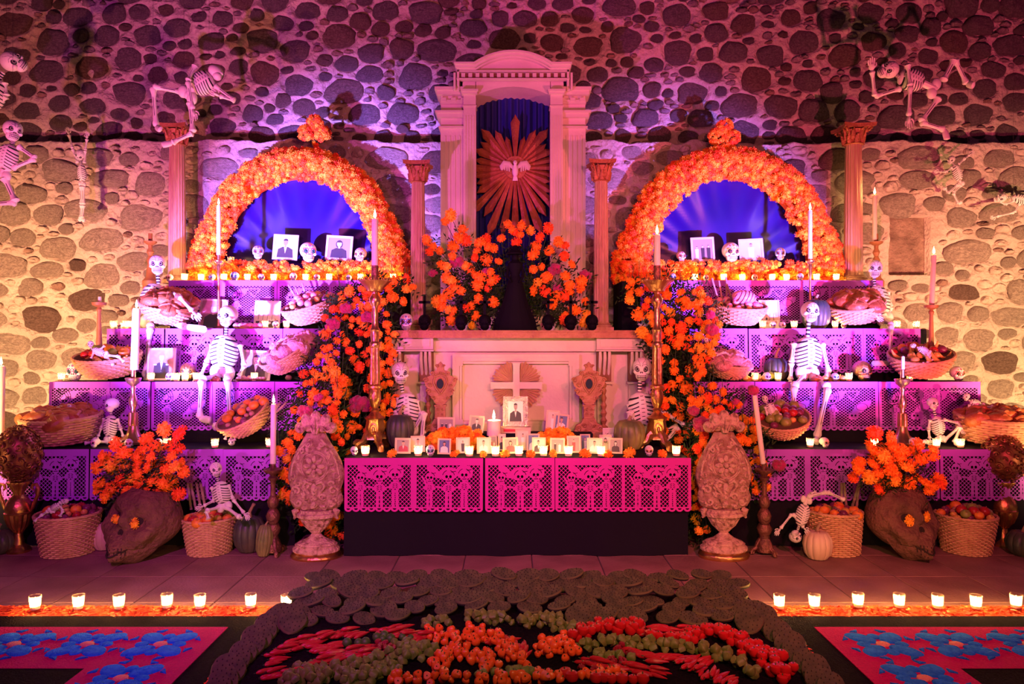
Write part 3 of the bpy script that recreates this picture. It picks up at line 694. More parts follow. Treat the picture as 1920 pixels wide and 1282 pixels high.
FD = {'loaf': (loaf(1), 'bread', 'brown glazed bread loaf'), 'sloaf': (loaf(2, True), 'bread', 'sugar dusted bread loaf'), 'orange': (fruit(.036, 'fruit_orange'), 'fruit', 'orange citrus fruit'), 'apple': (fruit(.034, 'fruit_red'), 'fruit', 'dark red apple'),
      'pear': (fruit(.037, 'fruit_green'), 'fruit', 'green round fruit'), 'guava': (fruit(.026, 'fruit_yellow'), 'fruit', 'small yellow guava'), 'nut': (fruit(.021, 'fruit_brown', .9, False), 'nut', 'small brown nut or fruit'), 'plum': (fruit(.03, 'fruit_purple'), 'fruit', 'dark purple fruit'),
      'banana': (banana(), 'fruit', 'yellow banana'), 'cane': (canes(), 'sugar cane', 'cut stick of sugar cane'), 'candy': (fruit(.03, 'candy_pink'), 'sweet', 'pink candied fruit')}
def fill(t, kinds, n, where, seed=1, dome=0.35, k=1.0, scl=1.0, r=None, layers=2):
    """heap of separate items inside basket t"""
    rr = random.Random(seed); bpy.context.view_layer.update(); mw = Matrix.LocRotScale(t.location, t.rotation_euler, t.scale); R0 = (r or t['r']); H = t['h']
    for i in range(n):
        kd = rr.choice(kinds); me, cat, nmx = FD[kd]; q = i / n
        ang = i * 2.39996; rad = R0 * 0.84 * math.sqrt((i + .5) / n)
        z = H - 0.05 + dome * R0 * (1 - (rad / R0) ** 2) * 0.9
        if kd == 'loaf' or kd == 'sloaf': z -= 0.01
        p = mw @ Vector((rad * math.cos(ang), rad * math.sin(ang), z))
        rot = (rr.uniform(-.5, .5), rr.uniform(-.5, .5), rr.uniform(0, 6)) if kd != 'cane' else (rr.uniform(.3, .7), rr.uniform(-.8, -.2), 0)
        s = scl * rr.uniform(.85, 1.15)
        o = link({'bread': 'bread_loaf', 'sugar cane': 'sugar_cane'}.get(cat, {'orange': 'orange_fruit', 'candy': 'candied_fruit', 'pear': 'green_fruit', 'plum': 'purple_fruit', 'nut': 'brown_nut'}.get(kd, kd)), me, None, p, rot, s)
        tag(o, f'{nmx} heaped in {where}', cat, f'{nmx} heaped in {where}')

# ---- marigolds
def marigold_mesh(seed, n=52, core=(10, 6), big=True):
    mb = MB(); rr = random.Random(seed); mb.ell((0, 0, 0), (.70, .70, .62), core[0], core[1])
    for i in range(n):
        z = 1 - 1.55 * (i + .5) / n; th = i * 2.39996 + rr.uniform(-.2, .2); q = math.sqrt(max(0, 1 - z * z)); d = Vector((q * math.cos(th), q * math.sin(th), z * .88))
        s = d.orthogonal().normalized(); s = Matrix.Rotation(rr.uniform(0, 6.28), 3, d) @ s; b = d.cross(s).normalized(); L = rr.uniform(.86, 1.08); w = rr.uniform(.17, .27)
        mb.add([d * .55, d * L + s * w + b * .08, d * (L - .09) + b * .16, d * L - s * w + b * .08, d * .6 - b * .1], [(0, 1, 2), (0, 2, 3), (0, 3, 4)], 0, False)
    return mb
MGB = [marigold_mesh(i, 50) for i in range(3)]
MG = {(i, m): MGB[i].mesh('marigold', m) for i in range(3) for m in ('marigold', 'marigold_red', 'marigold_gold')}
MGS = [marigold_mesh(10 + i, 26, (6, 4)) for i in range(2)]
def flower(p, r, parent, toward=(0, -1, 0.3), mix=(6, 2, 2), rr=R, name='marigold'):
    k = rr.randrange(3); m = rr.choices(('marigold', 'marigold_red', 'marigold_gold'), mix)[0]
    d = (Vector(toward).normalized() + Vector((rr.uniform(-.6, .6), rr.uniform(-.4, .4), rr.uniform(-.5, .6)))).normalized()
    return link(name, MG[(k, m)], parent, p, d.to_track_quat('Z', 'Y').to_euler(), (r * rr.uniform(.9, 1.15), r * rr.uniform(.9, 1.15), r * rr.uniform(.7, .9)))
def leaves_mb(mb, pts, L=0.05, w=0.006, rr=R, n=5, mi=0):
    """sprays of narrow leaflets"""
    for p in pts:
        p = Vector(p); d = Vector((rr.uniform(-1, 1), rr.uniform(-1, .3), rr.uniform(-1, 1))).normalized(); s = d.orthogonal().normalized()
        for k in range(n):
            q = p + d * L * k * .35; e = q + (d * .6 + s * (1 if k % 2 else -1)).normalized() * L * rr.uniform(.6, 1); u = (e - q).cross(Vector((0, 1, .2))).normalized() * w
            mb.add([q, q.lerp(e, .5) + u, e, q.lerp(e, .5) - u], [(0, 1, 2, 3)], mi, False)

# ---- pictures
def portrait(kind, w, h, pal, seed=0):
    """flat printed picture, w x h, facing -Y, base at z=0"""
    mb = MB(); rr = random.Random(seed); y = 0.0
    def flat(pts, mi):
        nonlocal y; y -= 0.0004; mb.add([(x * w, y, z * h) for x, z in pts], [tuple(range(len(pts)))], mi, False)
    def disc(cx, cz, rx, rz, mi, n=14, a0=0, a1=2 * PI): flat([(cx + rx * math.cos(a0 + (a1 - a0) * k / n), cz + rz * math.sin(a0 + (a1 - a0) * k / n)) for k in range(n if a1 - a0 > 6 else n + 1)], mi)
    flat([(-.5, 0), (.5, 0), (.5, 1), (-.5, 1)], 0)
    def person(cx, s, top, coat=1, skin=2, hair=3, full=False, woman=False, officer=False):
        by = 0.0
        if full: flat([(cx - .13 * s, by), (cx + .13 * s, by), (cx + .16 * s, top - .22 * s), (cx - .16 * s, top - .22 * s)], coat)
        else: flat([(cx - .40 * s, by), (cx + .40 * s, by), (cx + .36 * s, top - .50 * s), (cx + .14 * s, top - .38 * s), (cx - .14 * s, top - .38 * s), (cx - .36 * s, top - .50 * s)], coat)
        if not full and not woman: flat([(cx - .07 * s, top - .38 * s), (cx + .07 * s, top - .38 * s), (cx, top - .70 * s)], 4); flat([(cx - .045 * s, top - .44 * s), (cx + .045 * s, top - .41 * s), (cx + .045 * s, top - .44 * s), (cx - .045 * s, top - .41 * s)], 3)
        if woman: disc(cx, top - .18 * s, .17 * s, .22 * s, hair)
        hs = .5 if full else 1
        flat([(cx - .05 * s, top - .40 * s * hs), (cx + .05 * s, top - .40 * s * hs), (cx + .05 * s, top - .24 * s * hs), (cx - .05 * s, top - .24 * s * hs)], skin)
        disc(cx, top - .16 * s * hs, .12 * s * (1 if not full else .6), .165 * s * hs, skin)
        disc(cx, top - .11 * s * hs, .125 * s * (1 if not full else .6), .125 * s * hs, hair, 10, 0.15, PI - .15)
        if not full:
            for q in (-1, 1): disc(cx + q * .045 * s, top - .16 * s, .016 * s, .010 * s, 3, 6)
            flat([(cx - .04 * s, top - .245 * s), (cx + .04 * s, top - .245 * s), (cx + .03 * s, top - .258 * s), (cx - .03 * s, top - .258 * s)], 3)
        if officer:
            for q in (-1, 1): disc(cx + q * .30 * s, top - .47 * s, .09 * s, .035 * s, 4)
            for k in range(4): disc(cx, top - (.5 + .08 * k) * s, .014 * s, .014 * s, 4, 6)
    if kind == 'man': person(rr.uniform(-.04, .04), 1.0, .90)
    elif kind == 'woman': person(0, .95, .86, woman=True)
    elif kind == 'officer': person(0, .85, .88, officer=True)
    elif kind == 'couple': person(-.2, .7, .78, full=True); person(.2, .7, .72, coat=4, full=True, woman=False)
    elif kind == 'full': person(0, 1.0, .86, full=True)
    elif kind == 'group':
        for q in (-.3, 0, .3): person(q, .6, .66 + rr.uniform(-.04, .06), full=True, coat=rr.choice((1, 4)))
    elif kind == 'garden':
        flat([(-.5, 0), (.5, 0), (.5, .3), (-.5, .25)], 1)
        for k in range(9): disc(rr.uniform(-.4, .4), rr.uniform(.08, .35), .06, .05, rr.choice((2, 3, 4)), 8)
        for k in range(4): flat([(-.4 + .2 * k, .3), (-.38 + .2 * k, .3), (-.36 + .2 * k, .55), (-.37 + .2 * k, .55)], 3)
    return mb.mesh('photograph', pal)
PALS = [['photo_pale', 'photo_dark', 'photo_skin', 'photo_dark', 'photo_white'], ['photo_grey', 'photo_dark', 'photo_pale', 'photo_dark', 'photo_white'], ['photo_white', 'photo_dark', 'photo_grey', 'photo_dark', 'photo_white'],
        ['photo_pale', 'photo_white', 'photo_skin', 'photo_dark', 'photo_pale'], ['photo_blue', 'photo_white', 'photo_skin', 'photo_dark', 'photo_pale'], ['photo_grey', 'photo_red', 'photo_skin', 'photo_dark', 'photo_white'], ['photo_sepia', 'photo_dark', 'photo_pale', 'photo_grey', 'photo_white']]
def photo(px0, px1, py0, py1, Y, label, kind='man', pal=0, frame='frame_wood', b=0.14, lean=0.12, roll=0.0, yaw=0.0, group='framed photographs', z=None, name='photo_frame'):
    """picture frame whose front spans the given pixel box at distance Y, leaning back on its strut"""
    w, h = S(px1 - px0, Y), S(py1 - py0, Y); p = P((px0 + px1) / 2, py1, Y)
    if z is not None: h += p.z - z; p.z = z
    t = thing(name, label, 'picture frame', p, (-lean, roll, yaw), group); e = w * b; d = 0.012
    mb = MB(); mb.box((-w / 2 + e / 2, 0, h / 2), (e, d, h)); mb.box((w / 2 - e / 2, 0, h / 2), (e, d, h)); mb.box((0, 0, e / 2), (w - 2 * e, d, e)); mb.box((0, 0, h - e / 2), (w - 2 * e, d, e))
    mb.box((0, d * .3, h / 2), (w - e, d * .3, h - e)); mb.build('frame', frame, t)
    me = portrait(kind, w - 2 * e, h - 2 * e, PALS[pal], int(px0 * 7 + py0)); link('photograph', me, t, (0, -0.0005, e))
    mb = MB(); mb.tube([(0, d * .5, h * .7), (0, h * .32, 0.004 - lean * h * .32)], 0.004, 4); mb.build('strut', 'wicker_dark', t)
    return t
# ---- candles and holders
def taper(px, ytop, ybot, Y, wpx, label, lit=True, e=3.0, lean=(0, 0), group='tall white candles', fl=1.3):
    a, b = P(px, ybot, Y), P(px + lean[0], ytop, Y + lean[1]); r = S(wpx, Y) / 2
    t = thing('taper_candle', label, 'candle', a, None, group)
    mb = MB(); d = b - a
    mb.tube([d * q for q in (0, .3, .7, .97, 1.0)], [r * 1.02, r, r * .98, r * .96, r * .8], 14)
    if lit:
        for k in range(3): 
            a_ = k * 2.3 - 1.9; mb.tube([d * (1 - .02) + Vector((math.cos(a_) * r * .95, math.sin(a_) * r * .95, 0)), d * (.93 - .03 * k) + Vector((math.cos(a_) * r * 1.0, math.sin(a_) * r * 1.0, 0))], [r * .12, r * .16], 5)
    mb.build('candle_body', 'wax', t); mb = MB(); mb.tube([d, d + Vector((0, 0, .012))], .0015, 4); mb.build('wick', 'wick', t)
    if lit: link('flame', FLM, t, d + Vector((0, 0, .006)), None, fl); flame_light(None, e, t, d + Vector((0, 0, .035)))
    return t
def turned(name, label, px, ytop, ybot, Y, prof, matn, cat='candlestick', seg=20, parts=None, group=None, z=None, mod=None):
    """prof: (radius px, fraction from base)"""
    p = P(px, ybot, Y)
    if z is not None: p.z = z
    H = 1.5 + (641 - ytop) * Y / F - p.z
    t = thing(name, label, cat, p, None, group)
    for nme, t0, t1 in (parts or (('shaft', 0, 1),)):
        mb = MB(); pr = [(S(r, Y), f * H) for r, f in prof if t0 <= f <= t1]; mb.lathe(pr, seg, mod=mod); mb.build(nme, matn, t)
    t['H'] = H; return t
# ================================================================ COLUMNS
def column(px, ytop, ybot, Y, w, label, zbase, plinth=True):
    p = P(px, ybot, Y); p.z = zbase; H = 1.5 + (641 - ytop) * Y / F - zbase; r = S(w, Y) / 2
    t = thing('fluted_column', label, 'column', p, None, 'carved wooden columns beside the arches')
    hc = 0.17; hb = 0.075
    mb = MB(); mb.lathe([(r * 1.05, hb), (r, hb + .05), (r * .97, H * .5), (r * .86, H - hc)], 72, mod=lambda a, i, z: 1 - 0.055 * (1 + math.cos(18 * a)) / 2 * 1.6); mb.build('shaft', 'column_wood', t)
    mb = MB(); mb.box((0, 0, .0175), (r * 3.0, r * 3.0, .035)); mb.lathe([(r * 1.42, .035), (r * 1.5, .043), (r * 1.42, .053), (r * 1.15, .056), (r * 1.28, .066), (r * 1.12, .076)], 28); mb.build('base', 'column_wood', t)
    mb = MB(); z = H - hc
    mb.lathe([(r * .98, z - .012), (r * 1.06, z - .006), (r * .98, z), (r * .90, z + .02), (r * 1.0, z + .08), (r * 1.25, z + .125)], 24)
    for k in range(8):   # two tiers of leaves
        for tier, (h0, h1, o) in enumerate(((.0, .065, 1.30), (.03, .115, 1.5))):
            a = k * PI / 4 + tier * PI / 8; c, s_ = math.cos(a), math.sin(a)
            mb.tube([(c * r * q, s_ * r * q, z + hh) for q, hh in ((.95, h0), (1.05, (h0 + h1) / 2), (1.18, h1), (o, h1 + .006), (o * .98, h1 - .015))], [r * .30, r * .30, r * .24, r * .18, r * .06], 6, 0, flat=.4)
    for k in range(4):   # corner volutes
        a = k * PI / 2 + PI / 4; c, s_ = math.cos(a), math.sin(a); q = r * 1.75
        mb.tube([(c * (q + r * .27 * math.cos(u) * (1 - u / 9)), s_ * (q + r * .27 * math.cos(u) * (1 - u / 9)), z + .118 + r * .27 * math.sin(u) * (1 - u / 9)) for u in np.linspace(0, 7.5, 16)], [r * .12] * 16, 6)
        mb.tube([(c * r * 1.1, s_ * r * 1.1, z + .05), (c * r * 1.4, s_ * r * 1.4, z + .11), (c * q, s_ * q, z + .14)], r * .12, 6)
    a = r * 1.75; pts = []
    for k in range(4):
        for (u, v) in ((-1, 1), (-.5, .82), (0, .76), (.5, .82)):
            x, y = u * a, -v * a
            for _ in range(k): x, y = -y, x
            pts.append((x, y))
    n = len(pts); mb.add([(x, y, H - .032) for x, y in pts] + [(x * 1.04, y * 1.04, H) for x, y in pts], [tuple(range(n - 1, -1, -1)), tuple(range(n, 2 * n))] + [(i, (i + 1) % n, n + (i + 1) % n, n + i) for i in range(n)], 0, False)
    mb.build('capital', 'gilt_wood', t)
    return t
column(332, 237, 512, 6.85, 31, 'fluted wooden column at the outer side of the left flower arch', Z4)
column(1600, 237, 520, 6.85, 33, 'reddish fluted column at the outer side of the right flower arch', Z4)
column(784, 305, 620, 6.42, 28, 'fluted column on the altar between left flower arch and niche', ZM + .002)
column(1127, 303, 617, 6.42, 28, 'fluted column on the altar between niche and right flower arch', ZM + .002)

# ================================================================ NICHE
YN = 6.75
def X_(px, Y=YN): return (px - 960) * Y / F
def Z_(py, Y=YN): return 1.5 + (641 - py) * Y / F
cx = X_(962); zb = ZM
niche = thing('niche_shrine', 'tall white wooden niche with an arched pediment and dentils', 'shrine', (cx, YN, 0.0))
def nb(name, mb, m='plaster_white', **k): return mb.build(name, m, niche, **k)
yb = 7.12
for s in (-1, 1):
    # outer pilaster, set back, with its own entablature
    mb = MB(); xo = s * X_(962 + 111 - 0) + 0
    w_out = X_(1098) - X_(1045); xc = s * ((X_(1098) + X_(1045)) / 2 - cx)
    mb = MB(); mb.box((xc, .12, (zb + Z_(240)) / 2), (w_out, .24, Z_(240) - zb))
    for k in range(5): mb.box((xc + (k - 2) * w_out * .17, -.004, (zb + Z_(245)) / 2), (w_out * .05, .012, Z_(245) - zb - .1))
    nb('outer_pilaster', mb)
    mb = MB()
    for (ya, yb_, ex) in ((241, 238, .012), (222, 214, .02), (214, 210, .035), (188, 196, 0), (180, 172, .022), (172, 166, .038)):
        z0, z1 = Z_(max(ya, yb_)), Z_(min(ya, yb_)); mb.box((xc + s * ex / 2, .11, (z0 + z1) / 2), (w_out + ex * 1.6, .26 + ex * 2, z1 - z0))
    mb.box((xc, .12, (Z_(240) + Z_(166)) / 2), (w_out * .98, .235, Z_(166) - Z_(240))); nb('side_entablature', mb)
    for k in range(3): mb = MB(); mb.box((xc + (k - 1) * w_out * .34 + s * .01, -.012, Z_(188)), (w_out * .18, .03, .035)); nb('dentil', mb)
    # inner pilaster
    xi = s * ((X_(1053) + X_(1032)) / 2 - cx); wi = X_(1055) - X_(1032)
    mb = MB(); mb.box((xi, -.02, (zb + Z_(205)) / 2), (wi, .12, Z_(205) - zb))
    for k in range(4): mb.box((xi + (k - 1.5) * wi * .22, -.083, (zb + Z_(212)) / 2), (wi * .07, .010, Z_(212) - zb - .1))
    nb('inner_pilaster', mb)
    mb = MB(); mb.box((xi, -.02, Z_(204)), (wi * 1.12, .14, .012)); mb.box((xi, -.02, Z_(192)), (wi * 1.0, .125, .10)); mb.box((xi, -.03, Z_(181)), (wi * 1.25, .16, .022)); mb.box((xi, -.035, Z_(177)), (wi * 1.42, .18, .018)); nb('inner_capital', mb)
    
# arch plate
def arc(x0, x1, zs, rise, n=16):
    w = (x1 - x0) / 2; Rr = (w * w + rise * rise) / (2 * rise); c0 = (x0 + x1) / 2; a = math.asin(w / Rr)
    return [(c0 + Rr * math.sin(-a + 2 * a * k / n), zs + rise - Rr + Rr * math.cos(-a + 2 * a * k / n)) for k in range(n + 1)]
wi = X_(1055) - cx; wo = X_(1032) - cx
low = arc(-wo, wo, Z_(183), Z_(166) - Z_(183)); topline = Z_(150)
mb = MB(); up_ = [(x, topline) for x, z in low]; n_ = len(low)
for i in range(n_ - 1):
    a, b = low[i], low[i + 1]; mb.box((0, 0, 0), (0, 0, 0)) if False else mb.add([(a[0], -.05, a[1]), (b[0], -.05, b[1]), (b[0], -.05, topline), (a[0], -.05, topline), (a[0], .3, a[1]), (b[0], .3, b[1])], [(0, 1, 2, 3), (1, 0, 4, 5)], 0, False)
for s in (-1, 1): mb.box((s * (wi + wo) / 2, -.03, (Z_(183) + topline) / 2), (wi - wo + .01, .04, topline - Z_(183)))
nb('arch_plate', mb)
# cornice that follows shoulder - arc - shoulder
ew = X_(1070) - cx; sh = Z_(128)
line = [(-ew, sh), (-ew * .66, sh)] + arc(-ew * .66, ew * .66, sh, Z_(106) - sh, 18)[1:-1] + [(ew * .66, sh), (ew, sh)]
mb = MB(); base = [(x, topline + .035) for x, z in line]
def ribbon(mb, ln, dz0, dz1, y0, y1, sx=1.0):
    n = len(ln); vs = []
    for x, z in ln: vs += [(x * sx, y0, z + dz0), (x * sx, y0, z + dz1), (x * sx, y1, z + dz1), (x * sx, y1, z + dz0)]
    fs = []
    for i in range(n - 1):
        o, p = i * 4, i * 4 + 4; fs += [(o, p, p + 1, o + 1), (o + 1, p + 1, p + 2, o + 2), (o + 3, o, p, p + 3) if False else (o, o + 3, p + 3, p), (o + 2, p + 2, p + 3, o + 3)]
    fs += [(0, 1, 2, 3), ((n - 1) * 4 + 3, (n - 1) * 4 + 2, (n - 1) * 4 + 1, (n - 1) * 4)]; mb.add(vs, fs, 0, False)
ribbon(mb, line, -.016, 0.0, -.16, .36); ribbon(mb, line, -.040, -.016, -.135, .35, .985); ribbon(mb, line, -.055, -.040, -.11, .34, .965); nb('cornice', mb)
mb = MB()
for i in range(len(line) - 1):
    a, b = line[i], line[i + 1]; k = .95; mb.add([(a[0] * k, -.07, topline), (b[0] * k, -.07, topline), (b[0] * k, -.07, b[1] - .04), (a[0] * k, -.07, a[1] - .04)], [(0, 1, 2, 3)], 0, False)
for s in (-1, 1): mb.box((s * ew * .95, .13, (sh + Z_(175)) / 2), (.03, .40, sh - Z_(175)))
nb('tympanum', mb)
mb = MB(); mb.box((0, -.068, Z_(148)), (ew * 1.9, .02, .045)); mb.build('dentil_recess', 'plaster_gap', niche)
for k in range(15): mb = MB(); mb.box(((k - 7) * ew * .122, -.085, Z_(148)), (ew * .065, .035, .038)); nb('dentil', mb)
mb = MB(); mb.box((0, -.09, Z_(156)), (ew * 1.93, .05, .014)); mb.box((0, -.085, Z_(141)), (ew * 1.93, .05, .012)); nb('moulding', mb)
for s in (-1, 1):
    mb = MB()
    for k, (a, b) in enumerate(((.94, .90), (1.0, .97))): mb.box((s * ew * a, .05, (sh + Z_(178)) / 2 - .03 * k), (.02, .32, sh - Z_(178) - .1))
    nb('return_moulding', mb)
# pleated blue cloth inside
mb = MB(); n = 70; xs = np.linspace(-wo - .01, wo + .01, n); vs = [(x, .27 + .018 * math.sin(k * 1.1) + .01 * math.sin(k * .37), z) for z in (zb, Z_(160)) for k, x in enumerate(xs)]
mb.add(vs, [(i, i + 1, n + i + 1, n + i) for i in range(n - 1)]); mb.build('cloth_backing', 'blue_cloth', niche)
mb = MB(); mb.box((0, .14, zb + .01), (wo * 2 + .1, .36, .02)); nb('niche_sill', mb)
niche.location = (cx, YN, 0)
# white plinth blocks below the flowers
mb = MB(); mb.box((0, 0, .09), (X_(1050) - X_(870), .22, .18)); mb.box((0, -.02, .172), (X_(1060) - X_(860), .27, .025)); mb.box((0, -.015, .012), (X_(1060) - X_(860), .26, .024))
o = mb.build('plinth', 'plaster_white', None, (cx, 6.52, ZM + .004)); tag(o, 'low pale plinth on the altar behind the dark statue', 'plinth')

# sunburst with the dove
sb = thing('sunburst', 'carved wooden sunburst of pointed rays with a dove at its centre', 'carving', (X_(966, 6.90), 6.90, Z_(315, 6.90)))
rr = random.Random(4)
def px2(px, py): return ((px - 966) * 6.90 / F, (315 - py) * 6.90 / F)
lens = [(90, 101, 14), (74, 62, 8), (62, 82, 11), (50, 96, 14), (38, 74, 10), (27, 78, 12), (14, 84, 10), (2, 88, 11), (-10, 78, 9), (-21, 72, 12), (-33, 84, 12), (-44, 128, 15), (-57, 108, 13), (-68, 136, 13), (-79, 132, 12), (-90, 130, 12), (-101, 132, 12), (-112, 140, 13), (-123, 108, 12), (-135, 124, 14), (-147, 86, 12), (-158, 78, 12), (-169, 82, 10), (180, 86, 11), (168, 78, 10), (155, 84, 12), (143, 82, 11), (131, 98, 14), (118, 80, 11), (106, 62, 8)]
for (deg, L, w) in lens:
    a = math.radians(deg); d = Vector((math.cos(a), 0, math.sin(a))); s_ = Vector((-math.sin(a), 0, math.cos(a))); L = L * 6.90 / F; w = w * 6.90 / F; mb = MB(); yy = rr.uniform(-.006, .006)
    f = lambda t, o, y: tuple(d * t + s_ * o + Vector((0, y + yy, 0)))
    mb.add([f(.03, -.006, 0), f(L * .86, -w * .62, 0), f(L * .93, -w * .25, 0), f(L, 0, 0), f(L * .90, w * .28, 0), f(L * .84, w * .62, 0), f(.03, .006, 0), f(.03, 0, -.014), f(L * .85, 0, -.020),
            f(.03, -.006, .012), f(L * .86, -w * .62, .012), f(L, 0, .012), f(L * .84, w * .62, .012), f(.03, .006, .012)],
           [(0, 1, 8, 7), (7, 8, 5, 6), (1, 2, 8), (2, 3, 8), (3, 4, 8), (4, 5, 8), (0, 9, 10, 1), (1, 10, 11, 3, 2), (3, 11, 12, 5, 4), (5, 12, 13, 6), (9, 13, 12, 11, 10)], 0, False)
    mb.build('ray', 'gilt_wood', sb)
mb = MB(); mb.lathe([(.005, 0), (.10, .006), (.11, .02)], 20); mb.build('hub', 'gilt_wood', sb, (0, -.004, 0), (PI / 2, 0, 0))
mb = MB(); mb.ell((0, -.045, -.035), (.030, .028, .065), 12, 8); mb.ell((0, -.06, .038), (.020, .022, .022), 10, 6); mb.tube([(0, -.06, .03), (0, -.055, .0)], .015, 8); mb.tube([(0, -.075, .036), (0, -.10, .03)], [.007, .001], 6)
mb.tube([(0, -.045, -.08), (0, -.04, -.13)], [.016, .026], 8, flat=.3); d_ = mb.build('dove', 'bone_white', sb)
for s in (-1, 1):
    mb = MB(); mb.tube([(s * .02, -.045, -.01), (s * .06, -.05, .03), (s * .10, -.045, .035), (s * .125, -.04, .0), (s * .125, -.04, -.03)], [.014, .022, .028, .026, .010], 8, flat=.35)
    for k in range(4): mb.tube([(s * (.06 + .018 * k), -.05, .015), (s * (.055 + .022 * k), -.048, -.045 + .006 * k)], [.010, .006], 6, flat=.4)
    mb.build('wing', 'plaster_white', d_)

# ================================================================ ALTAR TABLE
al = thing('altar_table', 'cream painted wooden altar with corbels and a framed front panel', 'altar', (0, YA, 0))
def XA(px): return (px - 960) * YA / F
def ZA(py): return 1.5 + (641 - py) * YA / F
def ab(name, mb, m='plaster_white'): return mb.build(name, m, al)
xl, xr_ = XA(728), XA(1226)
mb = MB(); mb.box(((XA(735) + XA(1243)) / 2, .22, ZM - .03), (XA(1243) - XA(735), .60, .06)); mb.box(((XA(735) + XA(1243)) / 2, .22, ZM - .004), (XA(1243) - XA(735) + .015, .62, .012)); ab('mantel_shelf', mb, 'carved_wood')
mb = MB(); mb.box(((xl + xr_) / 2, .30, (ZM - .06) / 2), (xr_ - xl, .44, ZM - .06)); ab('carcass', mb)
mb = MB(); mb.box(((XA(800) + XA(1120)) / 2, .065, ZA(644)), (XA(1120) - XA(800), .05, ZA(632) - ZA(662))); mb.box(((XA(805) + XA(1115)) / 2, .045, ZA(635)), (XA(1115) - XA(805), .05, .018)); ab('frieze', mb)
for s, (pa, pb) in ((-1, (728, 813)), (1, (1118, 1208))):
    c = (XA(pa) + XA(pb)) / 2; w = XA(pb) - XA(pa)
    mb = MB(); mb.box((c, .03, (ZA(630) + ZA(655)) / 2), (w, .13, ZA(630) - ZA(655))); mb.box((c, -.037, (ZA(633) + ZA(653)) / 2), (w * .86, .012, ZA(636) - ZA(650))); mb.box((c, .02, ZA(657)), (w * 1.03, .16, .012)); ab('corbel_block', mb)
    for q in (-1, 1):
        for k in range(3):
            x = c + q * w * .33 + (k - 1) * w * .095; mb = MB()
            mb.tube([(x, -.03, ZA(659)), (x, -.035, ZA(672)), (x, .0, ZA(688)), (x, .03, ZA(702)), (x, .04, ZA(714))], [.012, .015, .014, .012, .008], 8); ab('corbel_rib', mb)
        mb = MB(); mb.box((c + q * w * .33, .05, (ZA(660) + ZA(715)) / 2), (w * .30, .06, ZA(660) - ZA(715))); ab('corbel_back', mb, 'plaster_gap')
        mb = MB(); mb.box((c + q * w * .33, .045, ZA(718)), (w * .36, .09, .02)); mb.box((c + q * w * .33, .055, (ZA(720) + .70) / 2), (w * .28, .05, ZA(720) - .70)); ab('leg_post', mb)
fx0, fx1, fz0, fz1 = XA(848), XA(1086), ZA(808), ZA(664)
for (e, y, th) in ((0, .03, .05), (.028, .015, .028), (.050, .045, .05)):
    a0, a1, b0, b1 = fx0 + e, fx1 - e, fz0 + e, fz1 - e; q = .030
    mb = MB(); mb.box(((a0 + a1) / 2, y, b1 - q / 2), (a1 - a0, th, q)); mb.box(((a0 + a1) / 2, y, b0 + q / 2), (a1 - a0, th, q)); mb.box((a0 + q / 2, y, (b0 + b1) / 2), (q, th, b1 - b0 - 2 * q)); mb.box((a1 - q / 2, y, (b0 + b1) / 2), (q, th, b1 - b0 - 2 * q)); ab('panel_frame', mb)
for sx in (fx0 + .07, fx1 - .07):
    mb = MB(); mb.box((sx, .02, (fz0 + fz1) / 2), (.02, .03, fz1 - fz0 - .14)); mb.box((sx, .018, fz1 - .075), (.035, .035, .04)); mb.box((sx, .018, fz0 + .075), (.035, .035, .04)); ab('panel_strip', mb)
mb = MB(); mb.box(((fx0 + fx1) / 2, .075, (fz0 + fz1) / 2), (fx1 - fx0 - .1, .02, fz1 - fz0 - .1)); ab('front_panel', mb)
# cross with ray discs (a thing leaning before the panel)
cr = thing('cross', 'pale wooden cross with fans of short rays behind its arms', 'cross', (XA(968), YA - .03, ZA(722)))
mb = MB(); mb.box((0, 0, -.055), (.055, .03, .46)); mb.box((0, .001, 0), (.40, .03, .055))
for p in ((0, .19), (0, -.28)): mb.lathe([(.005, -.016), (.027, -.016), (.027, .016)], 14, (p[0], 0, 0)) if False else None
for sx in (-1, 1): mb.box((sx * .20, 0, 0), (.022, .034, .062))
mb.box((0, 0, .175), (.062, .034, .022)); mb.build('cross_bars', 'plaster_white', cr)
for q, (a0, n) in enumerate(((8, 9), (98, 9), (188, 9), (278, 9))):
    for k in range(n):
        a = math.radians(a0 + 74 * k / (n - 1)); L = .155 + (.012 if k % 2 else 0); d = Vector((math.cos(a), 0, math.sin(a))); s_ = Vector((-d.z, 0, d.x)); o = Vector((math.copysign(.026, d.x), .012, math.copysign(.026, d.z)))
        mb = MB(); mb.add([o + d * .01, o + d * L + s_ * -.012, o + d * (L + .015), o + d * L + s_ * .012, o + d * L + Vector((0, -.012, 0)), o + d * L + Vector((0, .008, 0))], [(0, 1, 4), (0, 4, 3), (1, 2, 4), (2, 3, 4), (0, 5, 1), (0, 3, 5)], 0, False); mb.build('fan_ray', 'pale_gilt', cr)

